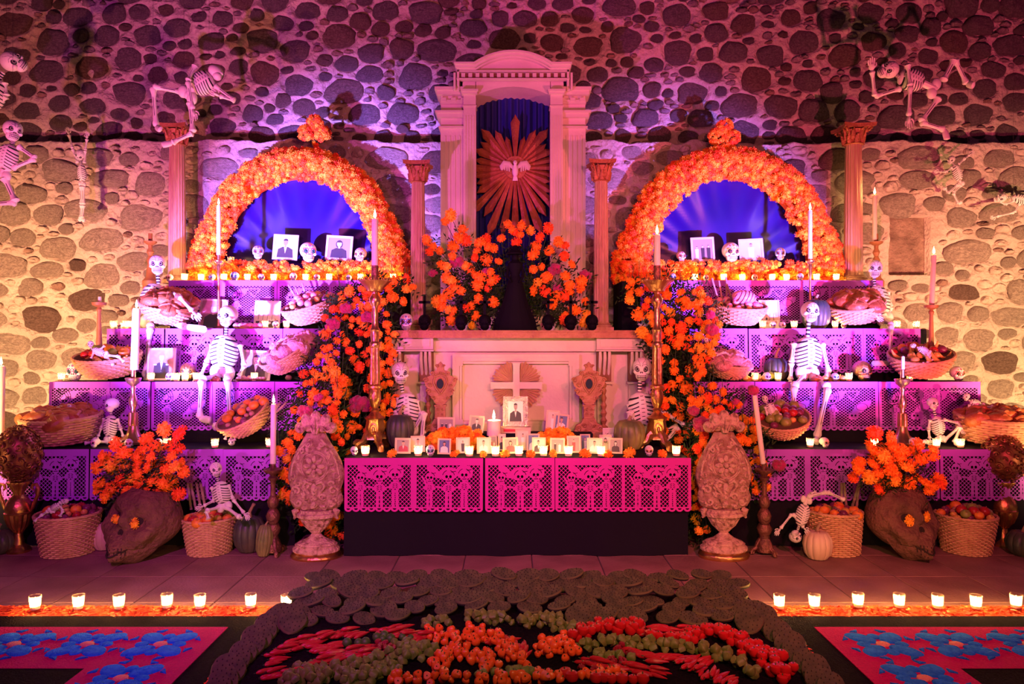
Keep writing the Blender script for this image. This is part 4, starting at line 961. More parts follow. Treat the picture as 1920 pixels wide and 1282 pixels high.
# ================================================================ FLOWER ARCHES
def flower_arch(cxp, w_out, w_in, ytop, yin, label, knob, seed):
    Ya = 6.88; rr = random.Random(seed); x0 = (cxp - 960) * Ya / F; k_ = Ya / F
    t = thing('flower_arch', label, 'flower arch', (x0, Ya, Z4)); zb_ = Z4
    Wo, Wi = w_out * k_, w_in * k_; Ho = 1.5 + (641 - ytop) * k_ - zb_; Hi = 1.5 + (641 - yin) * k_ - zb_; zs = .20
    mb = MB(); N = 24; pts = []
    for i in range(N + 1):
        a = PI * i / N; pts.append((math.cos(a), math.sin(a)))
    vs = []; D = .10
    for y in (D - .03, D + .05):
        for c, s_ in pts: vs += [(c * (Wo - .04), y, .02 + s_ * (Ho - .08)), (c * (Wi + .03), y, .12 + s_ * (Hi - .08))]
    m = (N + 1) * 2; fs = []
    for i in range(N): o = i * 2; fs += [(o, o + 2, o + 3, o + 1), (m + o, m + o + 1, m + o + 3, m + o + 2), (o, m + o, m + o + 2, o + 2), (o + 1, o + 3, m + o + 3, m + o + 1)]
    mb.add(vs, fs, 0, False); mb.build('arch_frame', 'marigold_red', t)
    mb = MB(); mb.box((0, .04, .075), (Wo * 1.9, .16, .14)); mb.build('flower_trough', 'marigold_red', t)
    spots_ = []
    for i in range(1700):
        a = rr.uniform(-.02, PI + .02); q = rr.random() ** .8
        ro = (Wo * (1 + .02 * math.sin(a * 9)), Ho); ri = (Wi, Hi - .0)
        c, s_ = math.cos(a), math.sin(a)
        if rr.random() > .55 + .45 * (ri[0] + (ro[0] - ri[0]) * q) / ro[0]: continue
        x = c * (ri[0] + (ro[0] - ri[0]) * q); z = s_ * (ri[1] + (ro[1] - ri[1]) * q) + .02
        if s_ < .12: z += rr.uniform(-.05, .1)
        bul = math.sin(PI * min(1, max(0, q)));  y = D - .05 - .13 * bul + rr.uniform(-.035, .03)
        spots_.append((x, y, max(z, .03), rr.uniform(.031, .042), (math.cos(a) * (q - .5), -1, s_ * (q - .5) + .1)))
    for i in range(420):
        x = rr.uniform(-Wo * .96, Wo * .96); z = rr.uniform(.02, .20); spots_.append((x, -.06 - rr.uniform(0, .03) - .05 * math.sin(PI * z / .2), z, rr.uniform(.028, .038), (0, -1, .4)))
    # pompom knob
    kx, ky = (knob[0] - cxp) * k_, 1.5 + (641 - knob[1]) * k_ - zb_
    for i in range(84):
        g = i % 3; gx, gz = ((-16, -3), (14, -4), (0, 16))[g]; u = Vector((rr.gauss(0, 1), -abs(rr.gauss(0, 1)), rr.gauss(0, 1))).normalized() * 13 * k_
        spots_.append((kx + gx * k_ + u.x, D - .03 + u.y, ky + gz * k_ + u.z, .032, tuple(u)))
    for i in range(6): spots_.append((kx + rr.uniform(-.02, .02), D, ky - .10 - .02 * i, .03, (0, -1, 0)))
    mb = MB(); mb.tube([(kx, D, Ho - .05), (kx, D, ky)], .012, 6); mb.build('knob_stake', 'foliage', t)
    rr.shuffle(spots_); mix = (5, 4, 3)
    sb_ = MB()
    for i, (x, y, z, r, d) in enumerate(spots_):
        if i < 300: flower((x, y, z), r, t, d, mix, rr)
        else:
            src = MGS[i % 2]; q = (Vector(d).normalized() + Vector((rr.uniform(-.5, .5), 0, rr.uniform(-.5, .5)))).normalized().to_track_quat('Z', 'Y').to_matrix().to_4x4()
            T_ = Matrix.Translation((x, y, z)) @ q @ Matrix.Diagonal((r, r, r * .85, 1)); sb_.add([T_ @ Vector(v) for v in src.v], src.f, rr.choices((0, 1, 2), mix)[0], False)
    o = sb_.build('packed_marigolds', ['marigold', 'marigold_red', 'marigold_gold'], t); o['kind'] = 'stuff'
    # satin behind
    mb = MB(); nx, nz = 60, 40; vs = []
    for j in range(nz):
        for i in range(nx):
            u = i / (nx - 1) * 2 - 1; v = j / (nz - 1); x = u * Wi * 1.15 * math.sqrt(max(0, 1 - (v * .98) ** 2)); z = .02 + v * Hi * 1.12
            dx, dz = x, z - .1; ang = math.atan2(dz, dx); rad = math.hypot(dx / Wi, dz / Hi)
            y = .012 * math.sin(ang * 26) * max(0, rad - .55) * 2 + .02 * math.sin(ang * 9 + 1) * max(0, rad - .3)
            vs.append((x, y, z))
    mb.add(vs, [(j * nx + i, j * nx + i + 1, (j + 1) * nx + i + 1, (j + 1) * nx + i) for j in range(nz - 1) for i in range(nx - 1)])
    o = mb.build('satin_backdrop', 'blue_satin', None, (x0, 7.05, Z4 + .01)); tag(o, f'shiny blue satin cloth hung behind the {label.split(" flower")[0].split()[-1]} flower arch', 'cloth'); o['kind'] = 'thing'
    return t
flower_arch(560, 205, 148, 280, 338, 'marigold covered left flower arch with a trefoil knob', (587, 243), 1)
flower_arch(1368, 215, 150, 278, 338, 'marigold covered right flower arch with a trefoil knob', (1362, 250), 2)
# ================================================================ LARGE CANDLESTICKS ON THE LOW TABLE
def tripod(mb, r, h, n=3, a0=-PI / 2 + .5, th=None):
    th = th or r * .16
    for k in range(n):
        a = a0 + 2 * PI * k / n; c, s_ = math.cos(a), math.sin(a)
        mb.tube([(c * q * r, s_ * q * r, z * h) for q, z in ((.25, .98), (.45, .75), (.6, .45), (.8, .35), (.95, .22), (.98, .08), (.86, .05))], [th * 1.5, th * 1.4, th * 1.2, th, th * 1.1, th * 1.1, th * .6], 8)
        mb.tube([(c * r * .95 + th * 1.2 * math.cos(u) * c, s_ * r * .95 + th * 1.2 * math.cos(u) * s_, th * 1.6 + th * 1.2 * math.sin(u)) for u in np.linspace(0, 5.5, 10)], th * .5, 5)
def altar_candlestick(px, wick, ctop, side):
    Y = 5.5; p = P(px, 800, Y); p.z = ZT + .002; z = lambda py: 1.5 + (641 - py) * Y / F - p.z; s = Y / F
    t = thing('altar_candlestick', f'tall ornate gilt candlestick with wide pierced dish on the {side} end of low table', 'candlestick', p, None, 'tall gilt candlesticks')
    mb = MB(); tripod(mb, 34 * s, .13, 3, -PI / 2 + .52, 34 * s * .17)
    mb.lathe([(13 * s, z(822)), (22 * s, z(822)), (20 * s, z(815)), (15 * s, z(812)), (18 * s, z(800)), (16 * s, z(788)), (20 * s, z(783)), (12 * s, z(778)), (7 * s, z(771))], 6, smooth=False)
    for k in range(3):
        a = -PI / 2 + k * 2 * PI / 3; rm = rotm(0, 0, a + PI / 2); c = Vector((math.cos(a) * 15.5 * s, math.sin(a) * 15.5 * s, z(804)))
        mb.tube([c + rm @ Vector((7 * s * math.cos(u), 0, 11 * s * math.sin(u))) for u in [q * PI / 6 for q in range(12)]], 1.4 * s, 5, closed=True); mb.ell(c, (3 * s, 3 * s, 6 * s), 8, 5)
    mb.build('base', 'gold', t)
    mb = MB(); mb.lathe([(q * s, z(y)) for q, y in ((6, 772), (9, 768), (6, 764), (9, 758), (11.5, 748), (11, 735), (9, 730), (13, 727), (13, 723), (9, 720))], 22); mb.build('vase_knop', 'gold', t)
    mb = MB(); mb.lathe([(q * s, z(y)) for q, y in ((9.8, 720), (9.5, 690), (8.2, 652))], 48, mod=lambda a, i, zz: 1 - .07 * (1 + math.cos(12 * a))); mb.build('fluted_shaft', 'gold', t)
    mb = MB(); mb.lathe([(q * s, z(y)) for q, y in ((8, 652), (10.5, 648), (10, 643), (7.5, 640), (8.5, 630), (8, 622), (10, 618), (6.5, 613), (5.5, 600), (6.5, 590), (5, 580), (6, 574), (10, 568), (11, 560), (8, 555), (5, 551), (6, 546))], 22); mb.build('upper_stem', 'brass', t)
    mb = MB(); mb.lathe([(q * s, z(y)) for q, y in ((5, 548), (14, 546), (17, 540), (25, 532), (30, 527), (28, 526), (18, 534), (6, 536))], 30)
    for k in range(22):
        a = k * 2 * PI / 22; mb.tube([(28 * s * math.cos(a) + 3 * s * math.cos(u) * math.cos(a), 28 * s * math.sin(a) + 3 * s * math.cos(u) * math.sin(a), z(525) + 3.4 * s * math.sin(u)) for u in [q * PI / 3 for q in range(6)]], .8 * s, 4, closed=True)
    mb.build('drip_dish', 'brass', t)
    mb = MB(); mb.lathe([(6.8 * s, z(540)), (6.8 * s, z(498)), (6.2 * s, z(498))], 18); mb.build('socket', 'dark_bronze', t)
    c = taper(px, ctop, 499, Y, 12.5, f'thick lit candle in the tall gilt candlestick at the {side} of the altar', True, 7, fl=1.5, group='lit candles in tall holders')
altar_candlestick(703, 393, 410, 'left'); altar_candlestick(1232, 420, 440, 'right')

def holder(name, label, px, Y, zb, rows, matn, seg=20, group=None, tri=None, cat='candlestick'):
    """rows: (part, [(radius px, y px)...]) measured in the photo"""
    s = Y / F; p = P(px, 700, Y); p.z = zb + .002; z = lambda py: 1.5 + (641 - py) * s - p.z
    t = thing(name, label, cat, p, None, group)
    for part, pr in rows:
        mb = MB()
        prr = [(max(q * s, .001), max(z(y), 0)) for q, y in pr]
        if part == 'base' and tri: tripod(mb, tri[0] * s, z(tri[1]), 3, -PI / 2 + .55, tri[0] * s * .15)
        md = (lambda a, i, zz: 1 + .06 * math.cos(10 * a)) if part == 'fluted_knop' else None
        mb.lathe(prr, seg if not md else 40, mod=md); mb.build(part, matn, t)
    return t
def dark_stick(px, side):
    o = px; return holder('baroque_candlestick', f'dark carved baroque candlestick standing on the floor beside the {side} stone urn', px, 5.12, 0, [
        ('base', [(4, 1035), (15, 1033), (16, 1022), (11, 1012), (9, 1003), (12, 998), (14, 990), (10, 982)]), ('knop', [(8, 982), (11, 976), (13, 966), (10, 958), (6, 953), (9, 948), (11, 940), (8, 932), (5, 928)]),
        ('stem', [(5, 928), (4.5, 912), (5, 902), (8, 899), (9, 895), (5, 892)]), ('drip_dish', [(5, 892), (7, 888), (16, 884), (18, 880), (17, 879), (6, 882)]), ('socket', [(4.5, 882), (5, 874), (4.6, 868)])], 'dark_bronze', 16, 'dark baroque candlesticks', (25, 1010))
dark_stick(512, 'left'); dark_stick(1433, 'right')
taper(512, 757, 869, 5.12, 10.5, 'lit white candle in the dark baroque stick at left', True, 5, (1, 0), 'lit candles in tall holders')
taper(1431, 741, 869, 5.12, 9.5, 'unlit white candle leaning left in the dark baroque stick', False, 0, (-16, 0.0))
BR = lambda d: [('base', [(25, 835 + d), (26, 831 + d), (22, 827 + d), (12, 817 + d), (9, 806 + d), (8, 801 + d)]), ('fluted_knop', [(8.5, 801 + d), (8, 783 + d), (7.5, 777 + d)]), ('stem', [(5, 777 + d), (4, 770 + d), (7, 762 + d), (8, 754 + d), (5, 746 + d), (3.5, 738 + d), (5, 732 + d), (4, 728 + d), (8, 724 + d)]), ('drip_dish', [(5, 726 + d), (11, 722 + d), (14.5, 713 + d), (13.5, 712 + d), (5, 717 + d)]), ('socket', [(4, 718 + d), (4.2, 705 + d), (4, 695 + d)])]
holder('brass_candlestick', 'shiny brass candlestick with a tall lit candle on the lowest left step', 250, 5.56, Z1, BR(-4), 'brass', 22, 'brass candlesticks')
taper(252, 578, 693, 5.56, 14, 'thick lit candle in the brass candlestick on the left stand', True, 7, (4, 0), 'lit candles in tall holders')
holder('brass_candlestick', 'brass candlestick without a candle on the lowest right step', 1692, 5.56, Z1, BR(-2), 'brass', 22, 'brass candlesticks')
taper(1693, 668, 692, 5.56, 6, 'short dark candle stub in the right brass candlestick', False)
WD = lambda y0, y1, r: [('base', [(r, y1), (r, y1 - 4), (r * .6, y1 - 12), (r * .45, y1 - 30)]), ('stem', [(r * .45, y1 - 30), (r * .35, (y0 + y1) / 2), (r * .25, y0 + 18), (r * .4, y0 + 13), (r * .22, y0 + 9)]), ('drip_dish', [(r * .22, y0 + 9), (r * .9, y0 + 5), (r * 1.0, y0), (r * .9, y0)])]
holder('wooden_candlestick', 'slim turned wooden candlestick behind the fruit basket on the left stand', 186, 5.98, Z2, WD(567, 690, 13), 'turned_wood', 14, 'turned wooden candlesticks')
taper(187, 556, 568, 5.98, 6, 'short dark candle stub in the slim wooden candlestick at left', False)
holder('wooden_candlestick', 'slim turned wooden candlestick holding a lit candle behind the right fruit basket', 1746, 5.98, Z2, WD(572, 700, 13), 'turned_wood', 14, 'turned wooden candlesticks')
taper(1747, 477, 572, 5.98, 9, 'lit white candle in the slim wooden stick at the right wall', True, 6, (4, 0), 'lit candles in tall holders')
for px, side, Yb, zb in ((282, 'left', 6.7, Z4), (1643, 'right', 6.75, Z4)):
    y1 = 641 - (zb - 1.5) * F / Yb
    holder('wooden_candlestick', f'tall knobbly wooden candlestick behind the skeleton at the {side} end of the top step', px, Yb, zb if abs(px - 960) * Yb / F < (3.08 if px < 960 else 3.31) else Z3, [('base', [(13, y1 + 12), (14, y1 - 3), (8, y1 - 10), (7, y1 - 20)]), ('stem', [(7, y1 - 20), (5, y1 - 35), (7, y1 - 42), (3.5, y1 - 50), (6.5, y1 - 57), (3.5, y1 - 64), (4, y1 - 70)]), ('drip_dish', [(4, y1 - 70), (11, y1 - 74), (12, y1 - 77), (4, y1 - 78)]), ('socket', [(3.6, y1 - 77), (3.6, y1 - 92)])], 'turned_wood', 14, 'turned wooden candlesticks')
taper(1640, 365, 450, 6.75, 8, 'lit candle in the knobbly wooden stick on the top right step', True, 6, (0, 0), 'lit candles in tall holders')
for px, yt, yb_, side in ((410, 385, 478, 'left'), (1519, 394, 485, 'right')):
    Yb = 6.40; y1 = 641 - (Z3 - 1.5) * F / Yb
    holder('slim_candlestick', f'very slim metal candlestick with lit candle in front of the {side} flower arch', px, Yb, Z3, [('base', [(12, y1), (12, y1 - 2), (4, y1 - 7), (3, y1 - 14)]), ('stem', [(3, y1 - 14), (2.6, 560), (2.4, 520), (4, 512), (2.5, 508), (4, 500), (2.5, 495)]), ('drip_dish', [(2.5, 495), (8, 491), (8.5, 489), (3, 490)]), ('socket', [(3, 490), (3.4, yb_ - 1)])], 'brass', 12, 'slim metal candlesticks')
    taper(px, yt, yb_, Yb, 7.5, f'slim lit candle rising before the {side} flower arch', True, 6, (0, 0), 'lit candles in tall holders')
taper(-1, 690, 842, 5.4, 15, 'thick lit candle cut by the left edge of the photograph', True, 6, (3, 0), 'lit candles in tall holders').location.z = Z1 + .01
taper(926, 787, 816, 5.55, 26, 'broad pillar candle burning beside the silver photo frame', True, 12, (0, 0), 'lit candles in tall holders', 1.5)

# ================================================================ CARVED STONE URNS
def stone_urn(px, dy, side):
    Y = 5.07; s = Y / F; p = Vector(((px - 960) * s, Y, 0.001)); z = lambda py: max(0, 1.5 + (641 - py - dy) * s)
    t = thing('carved_urn', f'flat carved stone urn with a rosette on the floor at the {side} of low table', 'urn', p, None, 'carved stone urns')
    mb = MB(); mb.lathe([(46 * s, 0), (48 * s, z(1040)), (46 * s, z(1036)), (40 * s, z(1033))], 30, sy=.75); mb.build('plinth', 'gold', t)
    mb = MB(); mb.lathe([(39 * s, z(1034)), (43 * s, z(1031)), (43 * s, z(1026)), (38 * s, z(1022)), (39 * s, z(1019))], 60, sy=.75, mod=lambda a, i, q: 1 + .015 * math.cos(30 * a)); mb.build('beaded_ring', 'carved_stone', t)
    mb = MB(); mb.lathe([(36 * s, z(1020)), (35 * s, z(1016)), (20 * s, z(1010)), (11 * s, z(1003)), (8 * s, z(999)), (12 * s, z(996)), (10 * s, z(993))], 28, sy=.75); mb.build('foot', 'carved_stone', t)
    mb = MB(); mb.lathe([(11 * s, z(996)), (22 * s, z(985)), (28 * s, z(974)), (30 * s, z(970)), (36 * s, z(968)), (36 * s, z(962)), (31 * s, z(960)), (30 * s, z(955))], 60, sy=.7, mod=lambda a, i, q: 1 + (.05 * math.cos(14 * a) if i < 4 else 0))
    for q in (-1, 1): mb.tube([(q * 34 * s, 0, z(955)), (q * 40 * s, -.01, z(958)), (q * 38 * s, -.01, z(968)), (q * 41 * s, -.01, z(972))], [5 * s, 6 * s, 4 * s, 2 * s], 8)
    mb.build('bowl', 'carved_stone', t)
    prof = [(28, 956), (44, 950), (50, 938), (50, 930), (46, 918), (50, 908), (53, 896), (52, 880), (46, 862), (38, 846), (28, 830), (21, 818), (18, 812)]
    mb = MB(); mb.lathe([(a * s, z(b)) for a, b in prof], 40, sy=.30, mod=lambda a, i, q: 1 + .015 * math.sin(5 * a + i)); 
    yf = -.30
    def front(x, zz, d=0):   # point on the front face
        ys = [z(b) for a, b in prof]; r = np.interp(zz, ys, [a * s for a, b in prof]); k = max(0, 1 - (x / r) ** 2); return Vector((x, -r * .30 * math.sqrt(k) - d, zz))
    mb.build('plaque', 'carved_ground_shaded', t)
    mb = MB(); zc = z(872)
    for rr_ in (27, 24): mb.tube([front(rr_ * s * math.cos(u), zc + rr_ * s * math.sin(u), .002) for u in [k * PI / 18 for k in range(36)]], 1.3 * s, 6, closed=True)
    for k in range(8):
        a = k * PI / 4; c = front(13 * s * math.cos(a), zc + 13 * s * math.sin(a), .004); mb.ell(c, (7.5 * s, 4 * s, 4.6 * s), 10, 6, 0, rotm(0, -a, 0))
    mb.ell(front(0, zc, .008), (5 * s, 4 * s, 5 * s), 10, 6); mb.build('rosette', 'carved_stone', t)
    mb = MB(); rr2 = random.Random(3)
    for q in (-1, 1):
        for (cx_, cy_, r0, tw) in ((34, 918, 9, 1), (30, 940, 8, -1), (14, 930, 7, 1), (40, 890, 6, -1), (30, 905, 6, 1), (18, 948, 5, -1), (24, 845, 6, 1), (12, 832, 5, -1)):
            mb.tube([front(q * (cx_ + r0 * (1 - u / 8) * math.cos(u * tw)) * s, z(cy_) + r0 * (1 - u / 8) * math.sin(u * tw) * s, .005) for u in np.linspace(0, 7, 16)], 2.4 * s, 6)
        mb.tube([front(q * x * s, z(y), .006) for x, y in ((4, 905), (14, 900), (20, 908), (12, 920), (4, 935))], [2 * s, 4 * s, 3.5 * s, 3 * s, 1 * s], 6)
        mb.tube([front(q * x * s, z(y), .006) for x, y in ((10, 822), (24, 838), (34, 852), (42, 872), (46, 900))], 2 * s, 6)
    mb.ell(front(0, z(915), .004), (6 * s, 4 * s, 12 * s), 10, 6); mb.ell(front(0, z(944), .004), (6 * s, 4 * s, 6 * s), 10, 6)
    for k in range(70):
        zz = z(rr2.uniform(830, 948)); x = rr2.uniform(-40, 40) * s
        if abs(x) < 24 * s and abs(zz - zc) < 26 * s: continue
        if abs(x) < np.interp(zz, [z(b) for a, b in prof], [a * s for a, b in prof]) * .85: mb.ell(front(x, zz, 0), (3.4 * s, 3.4 * s, 5.5 * s), 6, 4, 0, rotm(0, rr2.uniform(-1.5, 1.5), 0))
    mb.build('scrollwork', 'carved_stone', t)
    mb = MB()
    for (x, y, rx, rz, ro) in ((0, 792, 11, 20, 0), (-14, 793, 10, 17, .35), (14, 793, 10, 17, -.35), (-26, 802, 9, 10, .6), (26, 802, 9, 10, -.6), (0, 780, 8, 9, 0)): mb.ell((x * 1.12 * s, -.01, z(y)), (rx * 1.15 * s, 10 * s, rz * 1.08 * s), 12, 8, 0, rotm(0, -ro, 0))
    for q in (-1, 1): mb.tube([(q * x * s, -.045, z(y)) for x, y in ((3, 812), (8, 798), (16, 800), (24, 808), (31, 802), (27, 795))], [1.5 * s, 2.5 * s, 2.5 * s, 2.5 * s, 2.2 * s, 1.5 * s], 6)
    mb.tube([(0, -.05, z(812)), (0, -.052, z(795)), (0, -.04, z(780))], [2 * s, 2.5 * s, 1.2 * s], 6); mb.build('crest', 'carved_stone', t)
stone_urn(593, 0, 'left'); stone_urn(1357, -2, 'right')

# ================================================================ GOLD URNS WITH CARVED BOUQUETS
def gold_urn(px, base, side, ball_y, ball_h, ball_w):
    Y = 2040 / (base - 641); s = Y / F; p = Vector(((px - 960) * s, Y, .001)); k = (base - 905) / 128.0; z = lambda f: f * 128 * k * s
    t = thing('gilt_urn', f'gilded urn with scroll handles and a carved bouquet at the far {side} on the floor', 'urn', p, None, 'gilded urns')
    mb = MB(); mb.lathe([(a * s, z(f)) for a, f in ((20, 0), (21, .03), (17, .07), (10, .11), (8, .2), (7, .27), (10, .30))], 26); mb.build('foot', 'gold', t)
    mb = MB(); mb.lathe([(a * s, z(f)) for a, f in ((8, .29), (17, .38), (22, .50), (23, .56))], 64, mod=lambda a, i, q: 1 + .05 * math.cos(16 * a)); mb.build('gadrooned_bowl', 'gold', t)
    mb = MB(); mb.lathe([(a * s, z(f)) for a, f in ((23.5, .555), (24, .575), (22, .59), (22.5, .64), (20, .72), (14, .79), (9, .83))], 28); mb.build('body', 'gold', t)
    mb = MB(); mb.lathe([(a * s, z(f)) for a, f in ((9, .82), (9, .86), (14, .95), (19, 1.0), (19, 1.02))], 48, mod=lambda a, i, q: 1 + .06 * math.cos(12 * a)); mb.build('fluted_neck', 'gold', t)
    for q in (-1, 1):
        mb = MB(); mb.tube([(q * x * s, 0, z(f)) for x, f in ((20, .58), (26, .62), (30, .72), (36, .82), (37, .92), (33, .98), (27, .97), (25, .92), (28, .89))], [2.4 * s, 3 * s, 3.4 * s, 3.6 * s, 3.4 * s, 3 * s, 2.8 * s, 2.2 * s, 1.4 * s], 8); mb.build('handle', 'gold', t)
    mb = MB(); rr = random.Random(px); cz = z(1.02) + ball_h * .48 * s; mb.ell((0, 0, cz), (ball_w * .42 * s, ball_w * .42 * s, ball_h * .46 * s), 18, 12)
    n = 90
    for i in range(n):
        zz = 1 - 2 * (i + .5) / n; q = math.sqrt(1 - zz * zz); a = i * 2.39996; d = Vector((q * math.cos(a), q * math.sin(a), zz)); c = Vector((d.x * ball_w * .44 * s, d.y * ball_w * .44 * s, cz + d.z * ball_h * .48 * s))
        s1 = d.orthogonal().normalized(); s2 = d.cross(s1)
        r0 = 7.5 * s * rr.uniform(.8, 1.2); mb.tube([c + (s1 * math.cos(u) + s2 * math.sin(u)) * r0 * (1 - u / 9) + d * u * .25 * s for u in np.linspace(rr.uniform(0, 2), 8, 12)], 1.7 * s, 5)
        mb.ell(c, (r0 * .3,) * 3, 5, 3)
    mb.build('carved_bouquet', 'gilt_dark', t); return t
gold_urn(35, 1034, 'left', 850, 108, 82); gold_urn(1881, 1022, 'right', 862, 90, 84)
mb = MB(); _d = skull_mb(1, 2); o = link('glass_ball', None)
bpy.data.objects.remove(o)
mb = MB(); mb.ell((0, 0, .052), (.055, .055, .052), 18, 12); mb.lathe([(.03, .0), (.032, .006), (.025, .012)], 16)
for k in range(40):
    a = k * 2.4; zz = 1 - 2 * (k + .5) / 40; q = math.sqrt(1 - zz * zz); mb.ell((.054 * q * math.cos(a), .054 * q * math.sin(a), .052 + .051 * zz), (.008, .008, .008), 6, 4)
gb = mb.build('glass_ball', 'gold', None, P(41, 827, 5.45)); gb.location.z = Z1 + .003; tag(gb, 'knobbly amber glass ball beside the bread basket at far left', 'ball')

# ================================================================ CLAY SKULL PLANTERS
def planter(label, px0, px1, py0, py1, yaw, roll, pitch, seed):
    Y = 2040 / (py1 - 12 - 641); s = Y / F; w = (px1 - px0) * s; h = (py1 - py0) * s; p = Vector((((px0 + px1) / 2 - 960) * s, Y + .02, 0))
    t = thing('skull_planter', label, 'planter', p, (pitch, roll, yaw), 'clay skull planters')
    ns, nr = 56, 44; vs = []; fs = []
    G = [((-.40, -.85, .18), .25, -.34), ((.40, -.85, .18), .25, -.34), ((0, -.95, -.20), .15, -.22), ((-.66, -.70, -.14), .22, .16), ((.66, -.70, -.14), .22, .16), ((-.38, -.78, .46), .22, .12), ((.38, -.78, .46), .22, .12), ((0, -.80, -.60), .32, .26), ((-.85, -.35, -.35), .28, -.16), ((.85, -.35, -.35), .28, -.16), ((0, -.97, .14), .13, .13)]
    def surf(d):
        d = Vector(d).normalized(); r = 1.0
        for c, sg, A in G: r += A * math.exp(-((d - Vector(c)).length / sg) ** 2)
        if -.68 < d.z < -.36 and d.y < -.5: r += .030 * math.cos(d.x * 44)
        if abs(d.z + .52) < .035 and d.y < -.5: r -= .06
        r += .015 * math.sin(9 * d.x + seed) * math.sin(8 * d.z)
        tp = 1 - .38 * max(0, -d.z - .1) * (1 if d.y < 0 else 1.1)
        x, y, z_ = d.x * r * .46 * tp, d.y * r * .42 - .14 * max(0, -d.z), d.z * r * .54
        if d.y > 0 and z_ < -.15: z_ = -.15 + (z_ + .15) * .7
        return (x * w * 1.02, y * w, (z_ + .50) * h * 1.02)
    for i in range(nr + 1):
        tt = PI * (.17 + .83 * i / nr)
        for j in range(ns):
            a = 2 * PI * j / ns; vs.append(surf((math.sin(tt) * math.cos(a), math.sin(tt) * math.sin(a), math.cos(tt))))
    for i in range(nr):
        for j in range(ns): k = (j + 1) % ns; fs.append((i * ns + j, (i + 1) * ns + j, (i + 1) * ns + k, i * ns + k))
    for q in (-1, 1):
        mb = MB(); c = Vector(surf((q * .40, -.85, .18))); mb.ell(c + Vector((0, .016, 0)), (.125 * w, .045, .105 * h), 16, 8, 0, rotm(0, 0, q * .35)); mb.build('eye_socket', 'clay_shade', t)
        flower(c + Vector((0, -.040, -.012)), .042, t, (0, -1, 0), (0, 0, 1), R)
    mb = MB()
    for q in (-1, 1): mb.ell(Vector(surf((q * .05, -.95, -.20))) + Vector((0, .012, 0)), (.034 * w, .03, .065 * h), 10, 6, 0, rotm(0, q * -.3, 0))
    mb.build('nose_hole', 'clay_shade', t)
    mb = MB()
    for k in range(9): x = (k - 4) * .085; a_, b_ = surf((x, -.80, -.40)), surf((x, -.72, -.64)); mb.tube([a_, b_], .0045, 4)
    mb.tube([Vector(surf((x, -.76, -.52))) + Vector((0, -.004, 0)) for x in np.linspace(-.38, .38, 9)], .006, 5); mb.build('tooth_line', 'clay_shade', t)['kind'] = 'stuff'
    mb = MB(); mb.add(vs, fs); n0 = ns
    inner = [(v[0] * .88, v[1] * .88, v[2] - .05) for v in vs[:ns]]; mb.add(vs[:ns] + inner, [(j, (j + 1) % ns, ns + (j + 1) % ns, ns + j) for j in range(ns)] + [tuple(range(ns, 2 * ns))])
    mb.build('skull_pot', 'clay', t)
    bpy.context.view_layer.update()
    mw = Matrix.LocRotScale(t.location, t.rotation_euler, None)
    return t, mw, w, h
def bouquet(t, mw_inv, pts, r, seed, base, mix=(7, 1, 2), name='marigold'):
    """flowers at world points, stems to base, one foliage mesh"""
    rr = random.Random(seed); mb = MB(); lp = []
    for p in pts:
        lo_ = mw_inv @ Vector(p); flower(lo_, r * rr.uniform(.75, 1.2), t, (rr.uniform(-.5, .5), -1, .5), mix, rr, name)
        b = mw_inv @ Vector(base); m = lo_.lerp(b, .5) + Vector((rr.uniform(-.02, .02), .03, 0)); mb.tube([lo_ + Vector((0, .01, -.01)), m, b], .0022, 4, 0); lp += [lo_.lerp(b, q) + Vector((rr.uniform(-.03, .03), .02, rr.uniform(-.03, .03))) for q in (.15, .35, .5, .65)]
    leaves_mb(mb, lp, .05, .006, rr, 6, 1); o = mb.build('stems_and_leaves', ['stem_green', 'foliage'], t); o['kind'] = 'stuff'
t1, mw, w, h = planter('dark clay skull planter turned left, marigolds in its crown and eyes', 186, 330, 925, 1060, -.30, .12, -.10, 1); 
def fl_at(l, Y0, dY=.0): return [P(x, y, Y0 + (q if len(r_) else 0)) for (x, y, q) in [(a[0], a[1], a[2] if len(a) > 2 else 0) for a in l] for r_ in [(1,)]]
LF = [(308, 805), (337, 813), (217, 832), (300, 838, .1), (275, 822, .1), (191, 855), (204, 873), (182, 876), (186, 905, .0), (222, 858, .1), (232, 848), (255, 857), (258, 870), (242, 850, .1), (283, 856), (279, 875), (245, 897), (258, 888), (228, 900), (205, 918), (198, 930), (186, 915), (213, 912, .1), (241, 922), (262, 905), (285, 902), (292, 893), (305, 905), (318, 898), (312, 880), (328, 875), (340, 868), (322, 855), (333, 840), (345, 885), (335, 926), (300, 921), (310, 912), (278, 937), (230, 942), (272, 915), (250, 940, .05), (198, 860, .12), (325, 905, .1), (295, 870, .1), (270, 842, .1), (213, 878, .1), (236, 872, .1), (262, 860, .12), (305, 866, .12), (318, 836, .12), (290, 835)]
bouquet(t1, mw.inverted(), [P(a[0], a[1], 5.02 + (a[2] if len(a) > 2 else R.uniform(-.06, .06))) for a in LF], .050, 5, P(262, 955, 5.1))
t2, mw2, w2, h2 = planter('dark clay skull planter turned right, orange marigolds in crown and eyes', 1634, 1764, 920, 1055, .27, -.10, -.08, 2)
